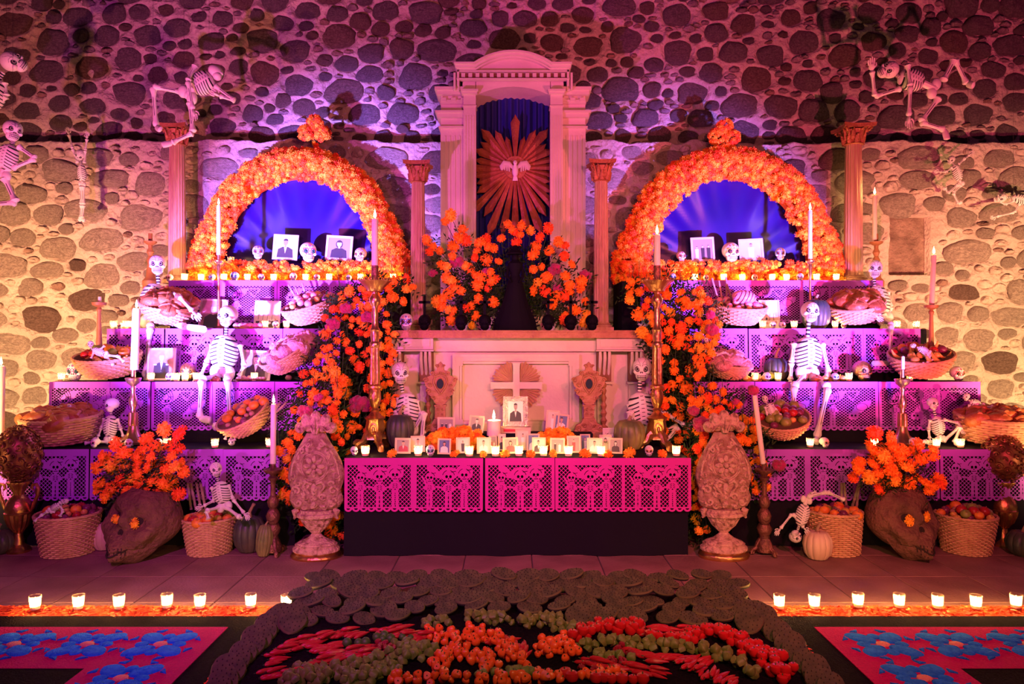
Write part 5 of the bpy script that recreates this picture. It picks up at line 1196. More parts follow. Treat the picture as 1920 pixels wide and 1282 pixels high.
RF = [(1640, 812), (1670, 822), (1633, 840), (1645, 845), (1674, 838), (1688, 845), (1722, 832), (1750, 842), (1748, 853), (1655, 855), (1668, 852), (1690, 858), (1724, 862), (1732, 858), (1700, 876), (1706, 870), (1612, 867), (1607, 877), (1635, 870), (1645, 878), (1600, 895), (1625, 893), (1645, 888), (1670, 882), (1668, 875), (1680, 892), (1630, 895), (1645, 903), (1660, 905), (1678, 902), (1690, 908), (1700, 912), (1705, 903), (1735, 905), (1742, 918), (1748, 912), (1760, 900), (1763, 908), (1648, 918), (1690, 895, .1), (1720, 895, .1), (1660, 890, .1), (1640, 860, .1), (1700, 850, .1), (1715, 845, .12), (1682, 870, .12), (1655, 838, .12)]
bouquet(t2, mw2.inverted(), [P(a[0], a[1], 5.0 + (a[2] if len(a) > 2 else R.uniform(-.06, .06))) for a in RF], .050, 6, P(1700, 950, 5.08))

# ================================================================ DARK FIGURES ON THE MANTEL
Yc = 6.12; s = Yc / F; p = P(966, 616, Yc); p.z = ZM + .003
t = thing('catrina_statue', 'black silhouetted lady statue with a wide hat and flared gown on the altar', 'statue', p); z = lambda py: 1.5 + (641 - py) * s - p.z
mb = MB(); mb.lathe([(44 * s, 0), (41 * s, .012), (38 * s, z(600)), (31 * s, z(585)), (24 * s, z(568)), (19 * s, z(550)), (14 * s, z(530)), (10 * s, z(520)), (8 * s, z(514)), (13 * s, z(503)), (14 * s, z(494)), (8 * s, z(489)), (4 * s, z(486))], 36, sy=.7, mod=lambda a, i, q: 1 + .03 * math.sin(13 * a) * (1 if i < 6 else 0))
mb.build('gown', 'silhouette', t); mb = MB()
for k in range(7):
    for q in (-1, 1): zz = z(612 - k * 6); mb.tube([(q * (38 - k * 1.7) * s, -.02, zz), (q * (46 - k * 2.6) * s, -.02, zz + .012), (q * (44 - k * 2.4) * s, -.02, zz - .006)], [.008, .007, .003], 6)
mb.build('ruffles', 'silhouette', t)['kind'] = 'stuff'
mb = MB(); mb.ell((0, 0, z(483)), (6.5 * s, 6.5 * s, 8 * s), 12, 8); mb.build('head', 'silhouette', t)
mb = MB(); mb.lathe([(15 * s, z(477)), (15.5 * s, z(475)), (10 * s, z(470)), (8 * s, z(463)), (3 * s, z(460))], 24); 
for k in range(6): mb.ell(((k - 2.5) * 3.6 * s, -5 * s, z(468 - (k % 2) * 3)), (3 * s, 3 * s, 3.5 * s), 8, 5)
mb.build('hat', 'silhouette', t)
for q in (-1, 1): mb = MB(); mb.tube([(q * 13 * s, 0, z(500)), (q * 15 * s, -.02, z(518)), (q * 7 * s, -.06, z(530))], [.012, .012, .008], 8); mb.build('arm', 'silhouette', t)
sk = skull_mb(0).v
for i, px in enumerate((796, 865, 909, 1028, 1070, 1110)):
    Yk = 6.05; p = P(px, 616, Yk); p.z = ZM + .003; t = thing('skull_cross', f'small black skull carrying a cross on the altar, {ORD[i]} from the left', 'ornament', p, None, 'black skulls with crosses on the altar')
    h_ = S(30, Yk); link('skull', bpy.data.meshes.get('skull_dark') or (lambda m_: m_)(skull_mb(0).mesh('skull_dark', ['silhouette'] * 4)), t, (0, 0, 0), None, h_)
    mb = MB(); mb.box((0, 0, h_ + S(17, Yk)), (.022, .016, S(38, Yk))); mb.box((0, 0, h_ + S(23, Yk)), (.095, .016, .022)); mb.build('cross', 'silhouette', t)

# ================================================================ RELIQUARIES
def reliquary(px, side, y0=678, y1=808):
    Y = 5.82; s = Y / F; p = P(px, y1, Y); p.z = ZT + .003; z = lambda py: (1.5 + (641 - py) * s) - p.z
    t = thing('reliquary', f'carved brown reliquary with a small dark oval mirror at the {side} of the cross', 'reliquary', p, None, 'carved reliquaries')
    mb = MB(); pts = [(0, 678), (6, 684), (7, 694), (18, 697), (17, 703), (24, 706), (31, 712), (28, 722), (22, 730), (24, 738), (16, 744), (12, 752), (9, 757), (0, 760)]
    out = [(x * s, z(y)) for x, y in pts] + [(-x * s, z(y)) for x, y in reversed(pts[1:-1])]; mb.poly(out, -.016, .016); mb.build('cartouche', 'carved_wood', t)
    mb = MB()
    for q in (-1, 1):
        for (x, y, r) in ((27, 712, 5), (22, 733, 4.5), (14, 700, 4), (19, 722, 4), (13, 746, 4), (6, 686, 3)):
            mb.tube([(q * (x + r * (1 - u / 9) * math.cos(u)) * s, -.02, z(y) + r * (1 - u / 9) * math.sin(u) * s) for u in np.linspace(0, 8, 14)], 1.5 * s, 5)
        mb.tube([(q * x * s, -.02, z(y)) for x, y in ((0, 702), (10, 706), (13, 716), (8, 728), (0, 738))], 2 * s, 6)
    for k in range(9): a = PI * (k + .5) / 9; mb.tube([(5 * s * math.cos(a), -.018, z(708) + 4 * s * math.sin(a)), (11 * s * math.cos(a), -.02, z(706) + 9 * s * math.sin(a))], [.004, .006], 5)
    mb.build('scrollwork', 'carved_wood', t)
    mb = MB(); mb.lathe([(.001, 0), (6.5 * s, .002), (6.5 * s, .008)], 20); o = mb.build('mirror', 'mirror_dark', t, (0, -.026, z(719)), (PI / 2, 0, 0), (1, 1.4, 1))
    mb = MB(); mb.tube([(7 * s * math.cos(u), -.024, z(719) + 10 * s * math.sin(u)) for u in [k * PI / 10 for k in range(20)]], .004, 5, closed=True); mb.build('mirror_rim', 'gilt_wood', t)
    mb = MB(); w = 12 * s; mb.box((0, 0, z(760)), (w * 1.9, .05, .014)); mb.box((0, 0, (z(762) + z(785)) / 2), (w * 1.6, .045, z(762) - z(785)))
    for q in (-1, 1):
        for y in (767, 776): mb.tube([(q * (4 + 3 * (1 - u / 9) * math.cos(u)) * s, -.026, z(y) + 3 * (1 - u / 9) * math.sin(u) * s) for u in np.linspace(0, 8, 12)], 1.1 * s, 5)
    mb.build('stem', 'carved_wood', t)
    mb = MB(); pts = [(11, 784), (15, 792), (24, 797), (28, 808), (26, 814), (0, 814)]; zz0 = 0
    out = [(x * s, max(z(y), 0)) for x, y in pts]; out = out[:-1] + [(-x, q) for x, q in reversed(out[:-1])]; mb.poly(out, -.04, .04)
    mb.box((0, 0, z(808) / 2), (52 * s, .12, z(808)))
    for q in (-1, 1):
        for (x, y, r) in ((20, 803, 5), (9, 797, 4), (6, 808, 3.5)): mb.tube([(q * (x + r * (1 - u / 9) * math.cos(u)) * s, -.044, z(y) + r * (1 - u / 9) * math.sin(u) * s) for u in np.linspace(0, 8, 14)], 1.6 * s, 5)
    mb.build('base', 'carved_wood', t)
reliquary(826, 'left'); reliquary(1104, 'right', 676)
for px, side in ((803, 'left'), (1132, 'right')):
    Y = 5.92; s = Y / F; p = P(px, 810, Y); p.z = ZT + .003
    t = thing('turned_post', f'turned bead-shaped wooden post behind the {side} reliquary', 'post', p, None, 'turned bead posts'); zz = lambda y: 1.5 + (641 - y) * s - p.z
    mb = MB(); mb.lathe([(8 * s, 0), (8 * s, zz(800)), (4 * s, zz(797))] + [q for k in range(5) for q in ((3 * s, zz(795 - k * 14)), (6.5 * s - k * .3 * s, zz(788 - k * 14)), (3 * s, zz(782 - k * 14)))], 14); mb.build('shaft', 'turned_wood', t)
    mb = MB(); mb.ell((0, 0, zz(722)), (5.5 * s, 5.5 * s, 6 * s), 12, 8); mb.build('finial', 'turned_wood', t)

# ================================================================ PUMPKINS
def pumpkin(px, py, Y, wpx, hpx, matn, label, z=None, stem=1.0, roll=0, n=12, tilt=0):
    p = P(px, py, Y); 
    if z is not None: p.z = z
    r = S(wpx, Y) / 2; h = S(hpx, Y)
    t = thing('pumpkin', label, 'pumpkin', p, (tilt, roll, 0), 'pumpkins and squashes'); mb = MB()
    mb.lathe([(r * q, h * zz) for q, zz in ((.12, .10), (.30, .02), (.62, .03), (.9, .22), (1, .5), (.93, .76), (.68, .94), (.35, .985), (.12, .93))], 72, mod=lambda a, i, q: 1 - .075 * abs(math.cos(n / 2 * a)) ** .5 * (-1) - .075); mb.build('flesh', matn, t)
    mb = MB(); L = r * .5 * stem; mb.tube([(0, 0, h * .93), (0, 0, h * .95 + L * .5), (L * .25, 0, h * .95 + L), (L * .4, 0, h * .95 + L * 1.25)], [r * .2, r * .11, r * .09, r * .11], 8); mb.build('stem', 'pumpkin_stem', t); return t
pumpkin(750, 848, 5.62, 54, 62, 'pumpkin_dark', 'greyish green pumpkin behind the leftmost photographs', ZT + .002, 1.2)
pumpkin(1180, 846, 5.50, 60, 56, 'pumpkin_green', 'glossy green and yellow pumpkin at the right of the photographs', ZT + .002, .5)
pumpkin(1533, 1038, 5.02, 54, 53, 'pumpkin_white', 'cream white pumpkin on the floor before the tall basket', .001, 1.0)
pumpkin(468, 1028, 5.2, 60, 66, 'pumpkin_dark', 'large dark pumpkin in shade on the floor beside the fruit basket', .001, 1.4)
pumpkin(493, 1030, 5.08, 32, 60, 'pumpkin_green', 'narrow dark green squash beside the left baroque candlestick', .001, .9, .1)
pumpkin(1530, 614, 6.3, 52, 56, 'pumpkin_dark', 'dark green pumpkin behind the seated skeleton on right stand', Z3 + .002, .7)
pumpkin(1455, 718, 6.08, 44, 42, 'pumpkin_dark', 'dark pumpkin behind yellow fruit on the second right step', Z2 + .002, 1.4)
pumpkin(196, 1020, 5.25, 46, 50, 'pumpkin_white', 'pale round pumpkin half hidden by the left clay skull', .001, .8)
pumpkin(1921, 1035, 5.1, 64, 46, 'pumpkin_dark', 'dark pumpkin at the right edge beside the gilded urn', .001, .8)
pumpkin(-4, 1030, 5.15, 60, 42, 'pumpkin_dark', 'dark pumpkin at the left edge beside the gilded urn', .001, .8)
# ================================================================ MARIGOLD CASCADES
def cascade(label, poly_rows, seed, n, yfun, sgn, combs, n_small=260):
    """poly_rows: (py, px0, px1) outline; separate flowers over a mass of leaves"""
    rr = random.Random(seed); ys = [a[0] for a in poly_rows]; L = [a[1] for a in poly_rows]; Rt = [a[2] for a in poly_rows]
    y0, y1 = ys[0], ys[-1]; org = P((L[-1] + Rt[-1]) / 2, y1, yfun((L[-1] + Rt[-1]) / 2, y1))
    t = thing('marigold_cascade', label, 'flowers', org)
    pts = []; tr = 0
    while len(pts) < n and tr < n * 60:
        tr += 1; py = rr.uniform(y0, y1); a, b = np.interp(py, ys, L), np.interp(py, ys, Rt)
        if rr.random() > (b - a) / 150: continue
        px = rr.uniform(a, b)
        q = 12 if rr.random() < .4 else 9
        if any((px - u) ** 2 + (py - v) ** 2 < ((q + w) * .55) ** 2 for u, v, w in pts): continue
        pts.append((px, py, q))
    mb = MB(); lp = []
    for i, (px, py, q) in enumerate(pts):
        Y = yfun(px, py) - rr.uniform(0, .10); p = P(px, py, Y) - org
        flower(p, S(q, Y) * rr.uniform(.75, 1.08), t, (rr.uniform(-.4, .4) - .2 * sgn, -1, rr.uniform(-.1, .6)), (7, 2, 2), rr)
        e = P(px + rr.uniform(-8, 8) , py - rr.uniform(20, 50), Y + .10) - org; mb.tube([p + Vector((0, .01, 0)), p.lerp(e, .5) + Vector((0, -.01, .01)), e], .0022, 4, 0)
    for i in range(n * 4):
        py = rr.uniform(y0, y1); a, b = np.interp(py, ys, L), np.interp(py, ys, Rt); px = rr.uniform(a + 3, b - 3); lp.append(P(px, py, yfun(px, py) + rr.uniform(.0, .12)) - org)
    leaves_mb(mb, lp, .065, .007, rr, 6, 1)
    o = mb.build('stems_and_leaves', ['stem_green', 'foliage'], t); o['kind'] = 'stuff'
    for (px, py, q) in combs:
        Y = yfun(px, py) - .10; mb = MB(); r = S(q, Y)
        for k in range(16): u = Vector((rr.gauss(0, 1), -abs(rr.gauss(0, .6)), rr.gauss(0, .7))).normalized(); mb.ell(Vector((u.x * r * .6, u.y * r * .5, u.z * r * .5)), (r * .45, r * .42, r * .38), 7, 5, 0, None, .12, rr)
        mb.build('cockscomb_bloom', 'cockscomb', t, P(px, py, Y) - org)
    return t
yfL = lambda px, py: (6.0 - .72 * min(1, max(0, (py - 560) / 270))) if px < 645 else (5.94 - .22 * min(1, max(0, (py - 560) / 250)))
LC = [(522, 655, 772), (545, 640, 778), (575, 612, 752), (600, 608, 742), (630, 596, 742), (660, 588, 738), (690, 578, 730), (710, 552, 732), (740, 545, 740), (770, 540, 755), (800, 525, 735), (830, 520, 725), (850, 520, 662), (900, 522, 648), (950, 532, 645), (1000, 590, 645), (1012, 615, 642)]
cascade('orange marigold cascade falling left of the altar behind the tall candlestick', LC, 11, 200, yfL, -1, [(650, 578, 13), (623, 608, 15), (690, 595, 14), (675, 758, 21), (572, 770, 15), (598, 745, 10)])
yfR = lambda px, py: yfL(1940 - px, py)
RC = [(522, 1160, 1285), (545, 1165, 1320), (575, 1190, 1340), (600, 1200, 1348), (630, 1200, 1345), (660, 1215, 1335), (690, 1225, 1325), (720, 1225, 1330), (760, 1215, 1400), (800, 1235, 1420), (840, 1270, 1425), (880, 1290, 1440), (920, 1292, 1440), (960, 1294, 1325), (1000, 1294, 1330)]
cascade('orange marigold cascade falling right of the altar behind the tall candlestick', RC, 12, 190, yfR, 1, [(1334, 618, 14), (1411, 732, 12), (1318, 795, 20), (1300, 770, 12), (1379, 752, 8), (1330, 590, 11), (1460, 872, 14)])
yfC = lambda px, py: 6.22 + .0 * px
CC = [(400, 940, 985), (420, 850, 1040), (440, 800, 1065), (480, 800, 1090), (520, 815, 1100), (550, 830, 1110), (580, 840, 1110), (606, 850, 1100)]
def cascade_center():
    rr = random.Random(5); org = P(965, 600, 6.3); org.z = ZM + .003
    t = thing('marigold_bouquet', 'wide spray of orange marigolds behind the dark statue on the altar', 'flowers', org); mb = MB(); lp = []; pts = []
    C0 = [(845, 403), (835, 415), (868, 430), (800, 450), (812, 462), (825, 470), (805, 472), (850, 462), (860, 446), (873, 450), (848, 480), (900, 455), (915, 463), (895, 470), (912, 448), (940, 447), (925, 465), (942, 472), (968, 455), (978, 423), (965, 435), (1012, 445), (995, 432), (1028, 428), (1047, 453), (1060, 460), (1005, 462), (1030, 470), (1058, 480), (1072, 495), (890, 483), (872, 498), (880, 505), (838, 500), (828, 497), (912, 487), (935, 490), (1000, 477), (985, 480), (1015, 500), (1000, 505), (985, 520), (1025, 520), (1008, 530), (1068, 535), (1090, 528), (1088, 540), (1060, 517), (845, 525), (838, 520), (855, 540), (865, 545), (842, 550), (850, 530), (895, 535), (915, 540), (930, 522), (922, 525), (880, 500), (890, 515), (900, 520), (920, 510), (1000, 545), (1020, 545), (1046, 552), (1025, 548), (1060, 555), (1070, 548), (1075, 580), (1060, 590), (1058, 600), (1080, 583), (1097, 565), (1095, 605), (830, 560), (818, 565), (828, 575), (840, 580), (850, 582), (846, 600), (885, 610), (892, 592), (875, 577), (885, 572), (897, 560), (925, 566), (1035, 570), (960, 430), (952, 420), (975, 440), (1100, 590)]
    for (px, py) in C0:
        Y = 6.22 + rr.uniform(-.05, .05); p = P(px, py, Y) - org; 
        if abs(px - 966) < 30 and py > 470: continue
        flower(p, S(rr.choice((8.5, 10.5, 12)), Y), t, (rr.uniform(-.4, .4), -1, .2), (7, 2, 1), rr)
        b = P(965 + (px - 965) * .45, 590, 6.32) - org; b.z = max(.01, b.z); mb.tube([p + Vector((0, .01, 0)), p.lerp(b, .4) + Vector((0, .04, .05)), b], .0025, 4, 0); lp += [p.lerp(b, q) + Vector((rr.uniform(-.03, .03), .04, rr.uniform(-.03, .03))) for q in (.1, .25, .4, .55, .7)]
    leaves_mb(mb, lp, .06, .006, rr, 5, 1)
    for (px, py, q) in ((855, 490, 15), (915, 510, 12), (1040, 505, 14), (1098, 515, 13), (812, 512, 10), (1045, 540, 10)):
        Y = 6.25; m2 = MB(); r = S(q, Y)
        for k in range(12): u = Vector((rr.gauss(0, 1), -abs(rr.gauss(0, .6)), rr.gauss(0, .7))).normalized(); m2.ell(Vector((u.x * r * .6, u.y * r * .5, u.z * r * .5)), (r * .45, r * .42, r * .38), 7, 5)
        m2.build('cockscomb_bloom', 'cockscomb', t, P(px, py, Y) - org)
    for i in range(170): px = rr.uniform(830, 1100); py = rr.uniform(500, 600); lp.append(P(px, py, 6.3) - org)
    leaves_mb(mb, lp[-170:], .07, .007, rr, 6, 1)
    o = mb.build('stems_and_leaves', ['stem_green', 'foliage'], t); o['kind'] = 'stuff'
cascade_center()

# ================================================================ SKELETONS
HG = 'hanging papier-mache skeletons'; SG = 'seated papier-mache skeletons'
def wires(t, pts, Y, top=5.65):
    mb = MB(); o = t.location
    for (px, py) in pts: a = P(px, py, Y); mb.tube([a - o, Vector((a.x, a.y, top)) - o], .0012, 3)
    mb.build('hanging_wire', 'wire', t)['kind'] = 'stuff'
t = skeleton('large skeleton flying face down at upper left, legs trailing and hands reaching out', 6.3, (406, 137, 29, 2.6, .5, .5), ((400, 148), (398, 152)), ((398, 144), (362, 166), 46), (352, 178), [[(402, 160), (441, 189), (412, 180), (396, 172)], [(366, 122, -.05), (352, 152, -.12), (362, 205, -.12)]], [[(346, 174), (287, 162), (293, 238), (301, 243, -.08)], [(356, 190), (362, 249), (322, 268, -.05), (303, 272, -.08)]], 4.2, group=HG)
wires(t, [(287, 160), (345, 160), (392, 125)], 6.3)
t = skeleton('large skeleton flying on its back at upper right, one leg kicked up', 6.3, (1665, 132, 38, -.5, 1.2, 0), ((1679, 140), (1685, 144)), ((1686, 143), (1730, 156), 42), (1751, 166), [[(1690, 166), (1640, 181), (1635, 132, -.05)], [(1702, 120, -.1), (1707, 162, -.12), (1704, 218, -.12)]], [[(1768, 152), (1790, 111), (1813, 158), (1826, 160, -.08)], [(1761, 182), (1726, 229), (1771, 243), (1776, 262, -.02)]], 4.4, group=HG)
wires(t, [(1636, 128), (1742, 150), (1790, 108)], 6.3)
t = skeleton('skeleton with tilted skull cut by the top left edge of the photograph', 6.15, (26, 117, 44, 1.0, -1.1, -.2), ((6, 136), (-4, 150)), ((-2, 150), (-20, 205), 44), (-26, 215), [[(8, 155), (12, 180), (-5, 200)]], [[(-20, 220), (-10, 270)]], 5, group=HG); wires(t, [(12, 92)], 6.15)
t = skeleton('skeleton facing right at the far left edge, hand on its hip, below another', 5.6, (24, 245, 40, .9, .15, .1), ((25, 264), (22, 272)), ((20, 271), (8, 318), 40), (4, 326), [[(34, 274), (67, 297), (22, 316)]], [[(8, 332), (30, 379), (-22, 384), (-30, 370)]], 5, group=HG); wires(t, [(24, 222)], 5.6)
t = skeleton('small skeleton hanging with both arms raised beside the left column', 6.9, (150, 291, 22, .4, .5, .6), ((152, 300), (152, 308)), ((152, 308), (155, 340), 17), (154, 345), [[(146, 306), (136, 279), (129, 252)], [(158, 306), (160, 282), (163, 260)]], [[(152, 348), (153, 384), (151, 410), (160, 414)], [(156, 348), (157, 384), (154, 408), (147, 414)]], 2.6, group=HG); wires(t, [(128, 245), (163, 256)], 6.9)
t = skeleton('small skeleton dancing on the wall below the large flying one at right', 6.9, (1783, 300, 16, -.6, .5, .2), ((1786, 306), (1790, 310)), ((1790, 309), (1799, 338), 18), (1801, 345), [[(1785, 314), (1774, 322), (1762, 322)], [(1797, 308), (1808, 298), (1817, 291)]], [[(1796, 346), (1777, 362), (1772, 351), (1768, 356)], [(1802, 347), (1787, 361), (1797, 382), (1803, 378)]], 2.3, group=HG); wires(t, [(1815, 290)], 6.9)
t = skeleton('small skeleton lying sideways at the far right edge of the wall', 6.9, (1876, 371, 21, -.4, 1.3, .1), ((1888, 370), (1898, 370)), ((1898, 370), (1930, 378), 20), (1936, 382), [[(1902, 376), (1885, 383), (1874, 378)], [(1912, 382), (1902, 398), (1868, 406)]], [[(1940, 385), (1960, 390)]], 2.5, group=HG); wires(t, [(1900, 362)], 6.9)
skeleton('skeleton seated on the top left step hugging a bread basket', 6.42, (296, 496, 38, .35, 0, 0), ((296, 514), (297, 533)), ((296, 533), (280, 585), 50), (284, 600), [[(318, 543), (335, 556, -.42), (361, 583, -.42)], [(272, 545), (266, 580), (285, 600)]], [[(284, 604), (282, 612, -.31), (272, 708, -.31), (276, 713, -.36)], [(292, 604), (345, 611, -.28), (345, 612, -.30), (388, 618, -.36)]], 4.2, group=SG)
skeleton('large skeleton seated in the middle of the left stand with dangling legs', 5.93, (427, 592, 40, -.25, .08, 0), ((425, 611), (424, 628)), ((423, 628), (418, 690), 54), (417, 698), [[(399, 645), (387, 680), (376, 706, -.03)], [(450, 645), (458, 685), (448, 705)]], [[(410, 704), (378, 711, -.24), (374, 784, -.25), (396, 788, -.25)], [(424, 704), (427, 712, -.24), (431, 792, -.25), (398, 800, -.29)]], 4.6, group=SG)
skeleton('large skeleton seated in the middle of the right stand before a dark pumpkin', 5.93, (1519, 585, 40, -.1, .05, -.15), ((1516, 606), (1514, 632)), ((1514, 632), (1515, 692), 52), (1514, 700), [[(1489, 642), (1484, 680), (1482, 713, -.03)], [(1541, 642), (1554, 700), (1530, 728, -.10)]], [[(1507, 706), (1489, 724, -.24), (1487, 800, -.24), (1484, 812, -.30)], [(1522, 706), (1553, 726, -.24), (1531, 822, -.26), (1530, 829, -.36)]], 4.9, group=SG)
skeleton('skeleton seated at the right end of the top step hugging bread basket', 6.45, (1640, 504, 34, -.3, .05, 0), ((1639, 520), (1640, 536)), ((1642, 536), (1656, 588), 38), (1660, 598), [[(1665, 545), (1671, 575), (1668, 604)], [(1628, 545), (1622, 575, -.35), (1640, 590, -.35)]], [[(1662, 602), (1671, 608, -.32), (1668, 681, -.33), (1634, 681, -.36)]], 3.4, group=SG)
skeleton('small skeleton seated on the lowest left step beside the brass candlestick', 5.55, (209, 759, 25, -.8, .1, 0), ((208, 771), (208, 781)), ((208, 779), (206, 818), 27), (206, 824), [[(196, 784), (190, 802), (184, 818)], [(220, 784), (226, 802), (231, 818)]], [[(203, 828), (180, 828, -.05), (158, 831, -.08)], [(210, 828), (232, 829, -.06), (250, 832, -.08)]], 2.9, group=SG)
skeleton('small skeleton seated on the lowest right step with one knee bent up', 5.55, (1749, 756, 22, .2, .12, 0), ((1751, 767), (1754, 782)), ((1756, 781), (1761, 815), 26), (1763, 824), [[(1744, 786), (1741, 804), (1743, 822)], [(1768, 786), (1797, 793), (1801, 800)]], [[(1759, 828), (1735, 828, -.04), (1712, 831, -.05)], [(1767, 828), (1801, 799, -.06), (1789, 830, -.08), (1800, 833, -.12)]], 3.0, group=SG)
skeleton('skeleton leaning out of the fruit basket on the floor at left', 5.04, (405, 880, 27, .5, -.1, -.1), ((407, 892), (409, 904)), ((412, 903), (419, 943), 34), (421, 950), [[(397, 912), (402, 938), (382, 948)], [(428, 908), (437, 936), (458, 962, -.04)]], [[(412, 950), (387, 958, -.12), (391, 974, -.14)], [(424, 950), (450, 970, -.10), (455, 972, -.1)]], 3.2, group=SG)
skeleton('skeleton seated behind the grey pumpkin at the left end of low table', 5.72, (751, 699, 41, .25, 0, 0), ((752, 718), (755, 735)), ((763, 737), (766, 795), 44), (766, 805), [[(748, 745), (742, 775), (742, 800)], [(781, 750), (789, 780), (795, 815)]], [[(758, 812), (742, 775, -.10), (748, 832, -.1)], [(772, 812), (796, 772, -.08), (790, 830, -.08)]], 4.2, group=SG)
skeleton('skeleton seated behind the green pumpkin at the right end of low table', 5.70, (1204, 692, 44, -.25, 0, 0), ((1200, 714), (1199, 733)), ((1200, 736), (1206, 800), 56), (1208, 808), [[(1222, 757), (1252, 778), (1284, 797), (1290, 797)], [(1180, 757), (1178, 790), (1176, 812)]], [[(1200, 812), (1181, 770, -.08), (1177, 815, -.08)], [(1216, 814), (1272, 800, .0), (1250, 826, -.03)]], 4.4, group=SG)
skeleton('skeleton fallen upside down on the floor with legs over the tall basket', 5.02, (1491, 1005, 25, .4, 2.7, 0), ((1495, 995), (1498, 986)), ((1500, 985), (1509, 946), 26), (1512, 937), [[(1500, 980), (1485, 963), (1463, 991)], [(1506, 972), (1487, 964), (1507, 989)]], [[(1513, 932), (1551, 922, -.04), (1584, 937, -.03)], [(1515, 934), (1520, 926), (1530, 922)]], 3.0, group=SG)
TG = 'tiny skeletons lying on the baskets'
skeleton('tiny skeleton lying on the bread in the big left basket', 5.56, (128, 762, 11, 1.0, 1.2, 0), ((121, 762), (118, 763)), ((122, 764), (105, 768), 12), (104, 768), [[(112, 768), (108, 778)]], [[(110, 768), (116, 780, -.04), (108, 790, -.06)], [(128, 764), (132, 775), (122, 786, -.04)]], 2.2, group=TG, simple=True)
skeleton('tiny skeleton sprawled over the fruit basket on the second left step', 5.72, (170, 645, 13, .3, 0, 0), ((171, 652), (173, 655)), ((174, 655), (196, 664), 15), (199, 665), [[(176, 660), (171, 672)], [(188, 655), (196, 648)]], [[(202, 666), (222, 668), (232, 678, -.03)], [(200, 668), (206, 678), (212, 684, -.03)]], 2.2, group=TG, simple=True)
skeleton('tiny skeleton stretched across the fruit in the far left floor basket', 5.0, (122, 940, 12, .3, 1.3, 0), ((115, 944), (112, 946)), ((112, 945), (96, 955), 14), (94, 957), [[(108, 952), (100, 960)], [(112, 942), (118, 938)]], [[(90, 958), (78, 966), (64, 978, -.04)], [(112, 948), (118, 958), (112, 968, -.03)]], 2.4, group=TG, simple=True)
skeleton('tiny skeleton bent over the pink bread basket on left stand', 5.78, (573, 650, 9, -.3, -.8, 0), ((568, 647), (564, 645)), ((566, 645), (550, 644), 10), (548, 644), [[(566, 648), (560, 658)], [(562, 642), (556, 636)]], [[(546, 645), (540, 650), (536, 658)]], 1.8, group=TG, simple=True)
skeleton('tiny skeleton hanging head first out of the tilted lowest left basket', 5.5, (434, 828, 15, .1, 3.0, 0), ((434, 818), (434, 814)), ((434, 815), (431, 800), 15), (430, 796), [[(440, 812), (440, 826)]], [[(427, 794), (426, 812), (422, 824)], [(434, 794), (438, 800), (438, 812)]], 2.4, group=TG, simple=True)
skeleton('tiny skeleton leaning on the bread basket beside the right marigolds', 5.76, (1324, 637, 12, .2, 0, 0), ((1326, 644), (1328, 647)), ((1329, 647), (1337, 663), 14), (1339, 666), [[(1333, 650), (1342, 664)], [(1326, 650), (1322, 662)]], [[(1341, 667), (1358, 660), (1366, 664)]], 2.0, group=TG, simple=True)
skeleton('tiny skeleton riding in the tilted fruit basket on the lowest right step', 5.5, (1434, 748, 14, -.2, 0, -.1), ((1437, 755), (1440, 758)), ((1441, 757), (1449, 776), 17), (1450, 780), [[(1434, 762), (1438, 775), (1440, 785)], [(1448, 758), (1455, 768), (1464, 778)]], [[(1447, 783), (1442, 800), (1452, 806, -.04)], [(1454, 783), (1462, 798), (1480, 802, -.04)]], 2.2, group=TG, simple=True)
skeleton('tiny skeleton lying on the fruit basket by the right wall', 5.72, (1712, 648, 11, .4, 1.2, 0), ((1720, 651), (1724, 653)), ((1722, 652), (1740, 660), 14), (1742, 662), [[(1730, 660), (1738, 672)]], [[(1744, 664), (1752, 672), (1738, 681, -.04)], [(1742, 666), (1745, 680), (1730, 682, -.04)]], 2.1, group=TG, simple=True)
skeleton('tiny skeleton crouching on the big bread basket at the far right', 5.56, (1812, 744, 14, -1.0, 0, 0), ((1817, 750), (1820, 753)), ((1820, 752), (1838, 760), 16), (1842, 762), [[(1818, 758), (1815, 770)]], [[(1844, 764), (1862, 762), (1852, 774, -.04)], [(1842, 766), (1826, 768), (1822, 778, -.04)]], 2.4, group=TG, simple=True)

# ================================================================ BASKETS AND THEIR CONTENTS
b = basket('deep', 128, 1036, 5.16, 'round deep wicker basket of fruit on the floor, nearest the left gilded urn', 1.02, (0, 0, .1), .002); fill(b, ['orange', 'apple', 'plum', 'guava', 'fruit'] if 0 else ['orange', 'apple', 'plum', 'guava'], 24, 'the leftmost floor basket', 1)
b = basket('deep', 393, 1034, 5.18, 'deep wicker basket of fruit on the floor with a skeleton sitting in it', .90, (0, 0, .5), .002); fill(b, ['orange', 'apple', 'pear', 'guava'], 22, 'the floor basket with the seated skeleton', 2, .2)
b = basket('tall', 1563, 1026, 5.20, 'tall straight wicker basket of yellow fruit behind the white pumpkin', 1.0, (0, 0, .2), .002); fill(b, ['guava', 'nut', 'orange', 'plum', 'guava'], 32, 'the tall basket behind the white pumpkin', 3, .25)
b = basket('deep', 1811, 1028, 5.20, 'deep wicker basket of mixed fruit on the floor by the right urn', .95, (0, 0, .4), .002); fill(b, ['guava', 'pear', 'plum', 'nut', 'orange', 'guava', 'apple'], 26, 'the floor basket by the right urn', 4, .4)
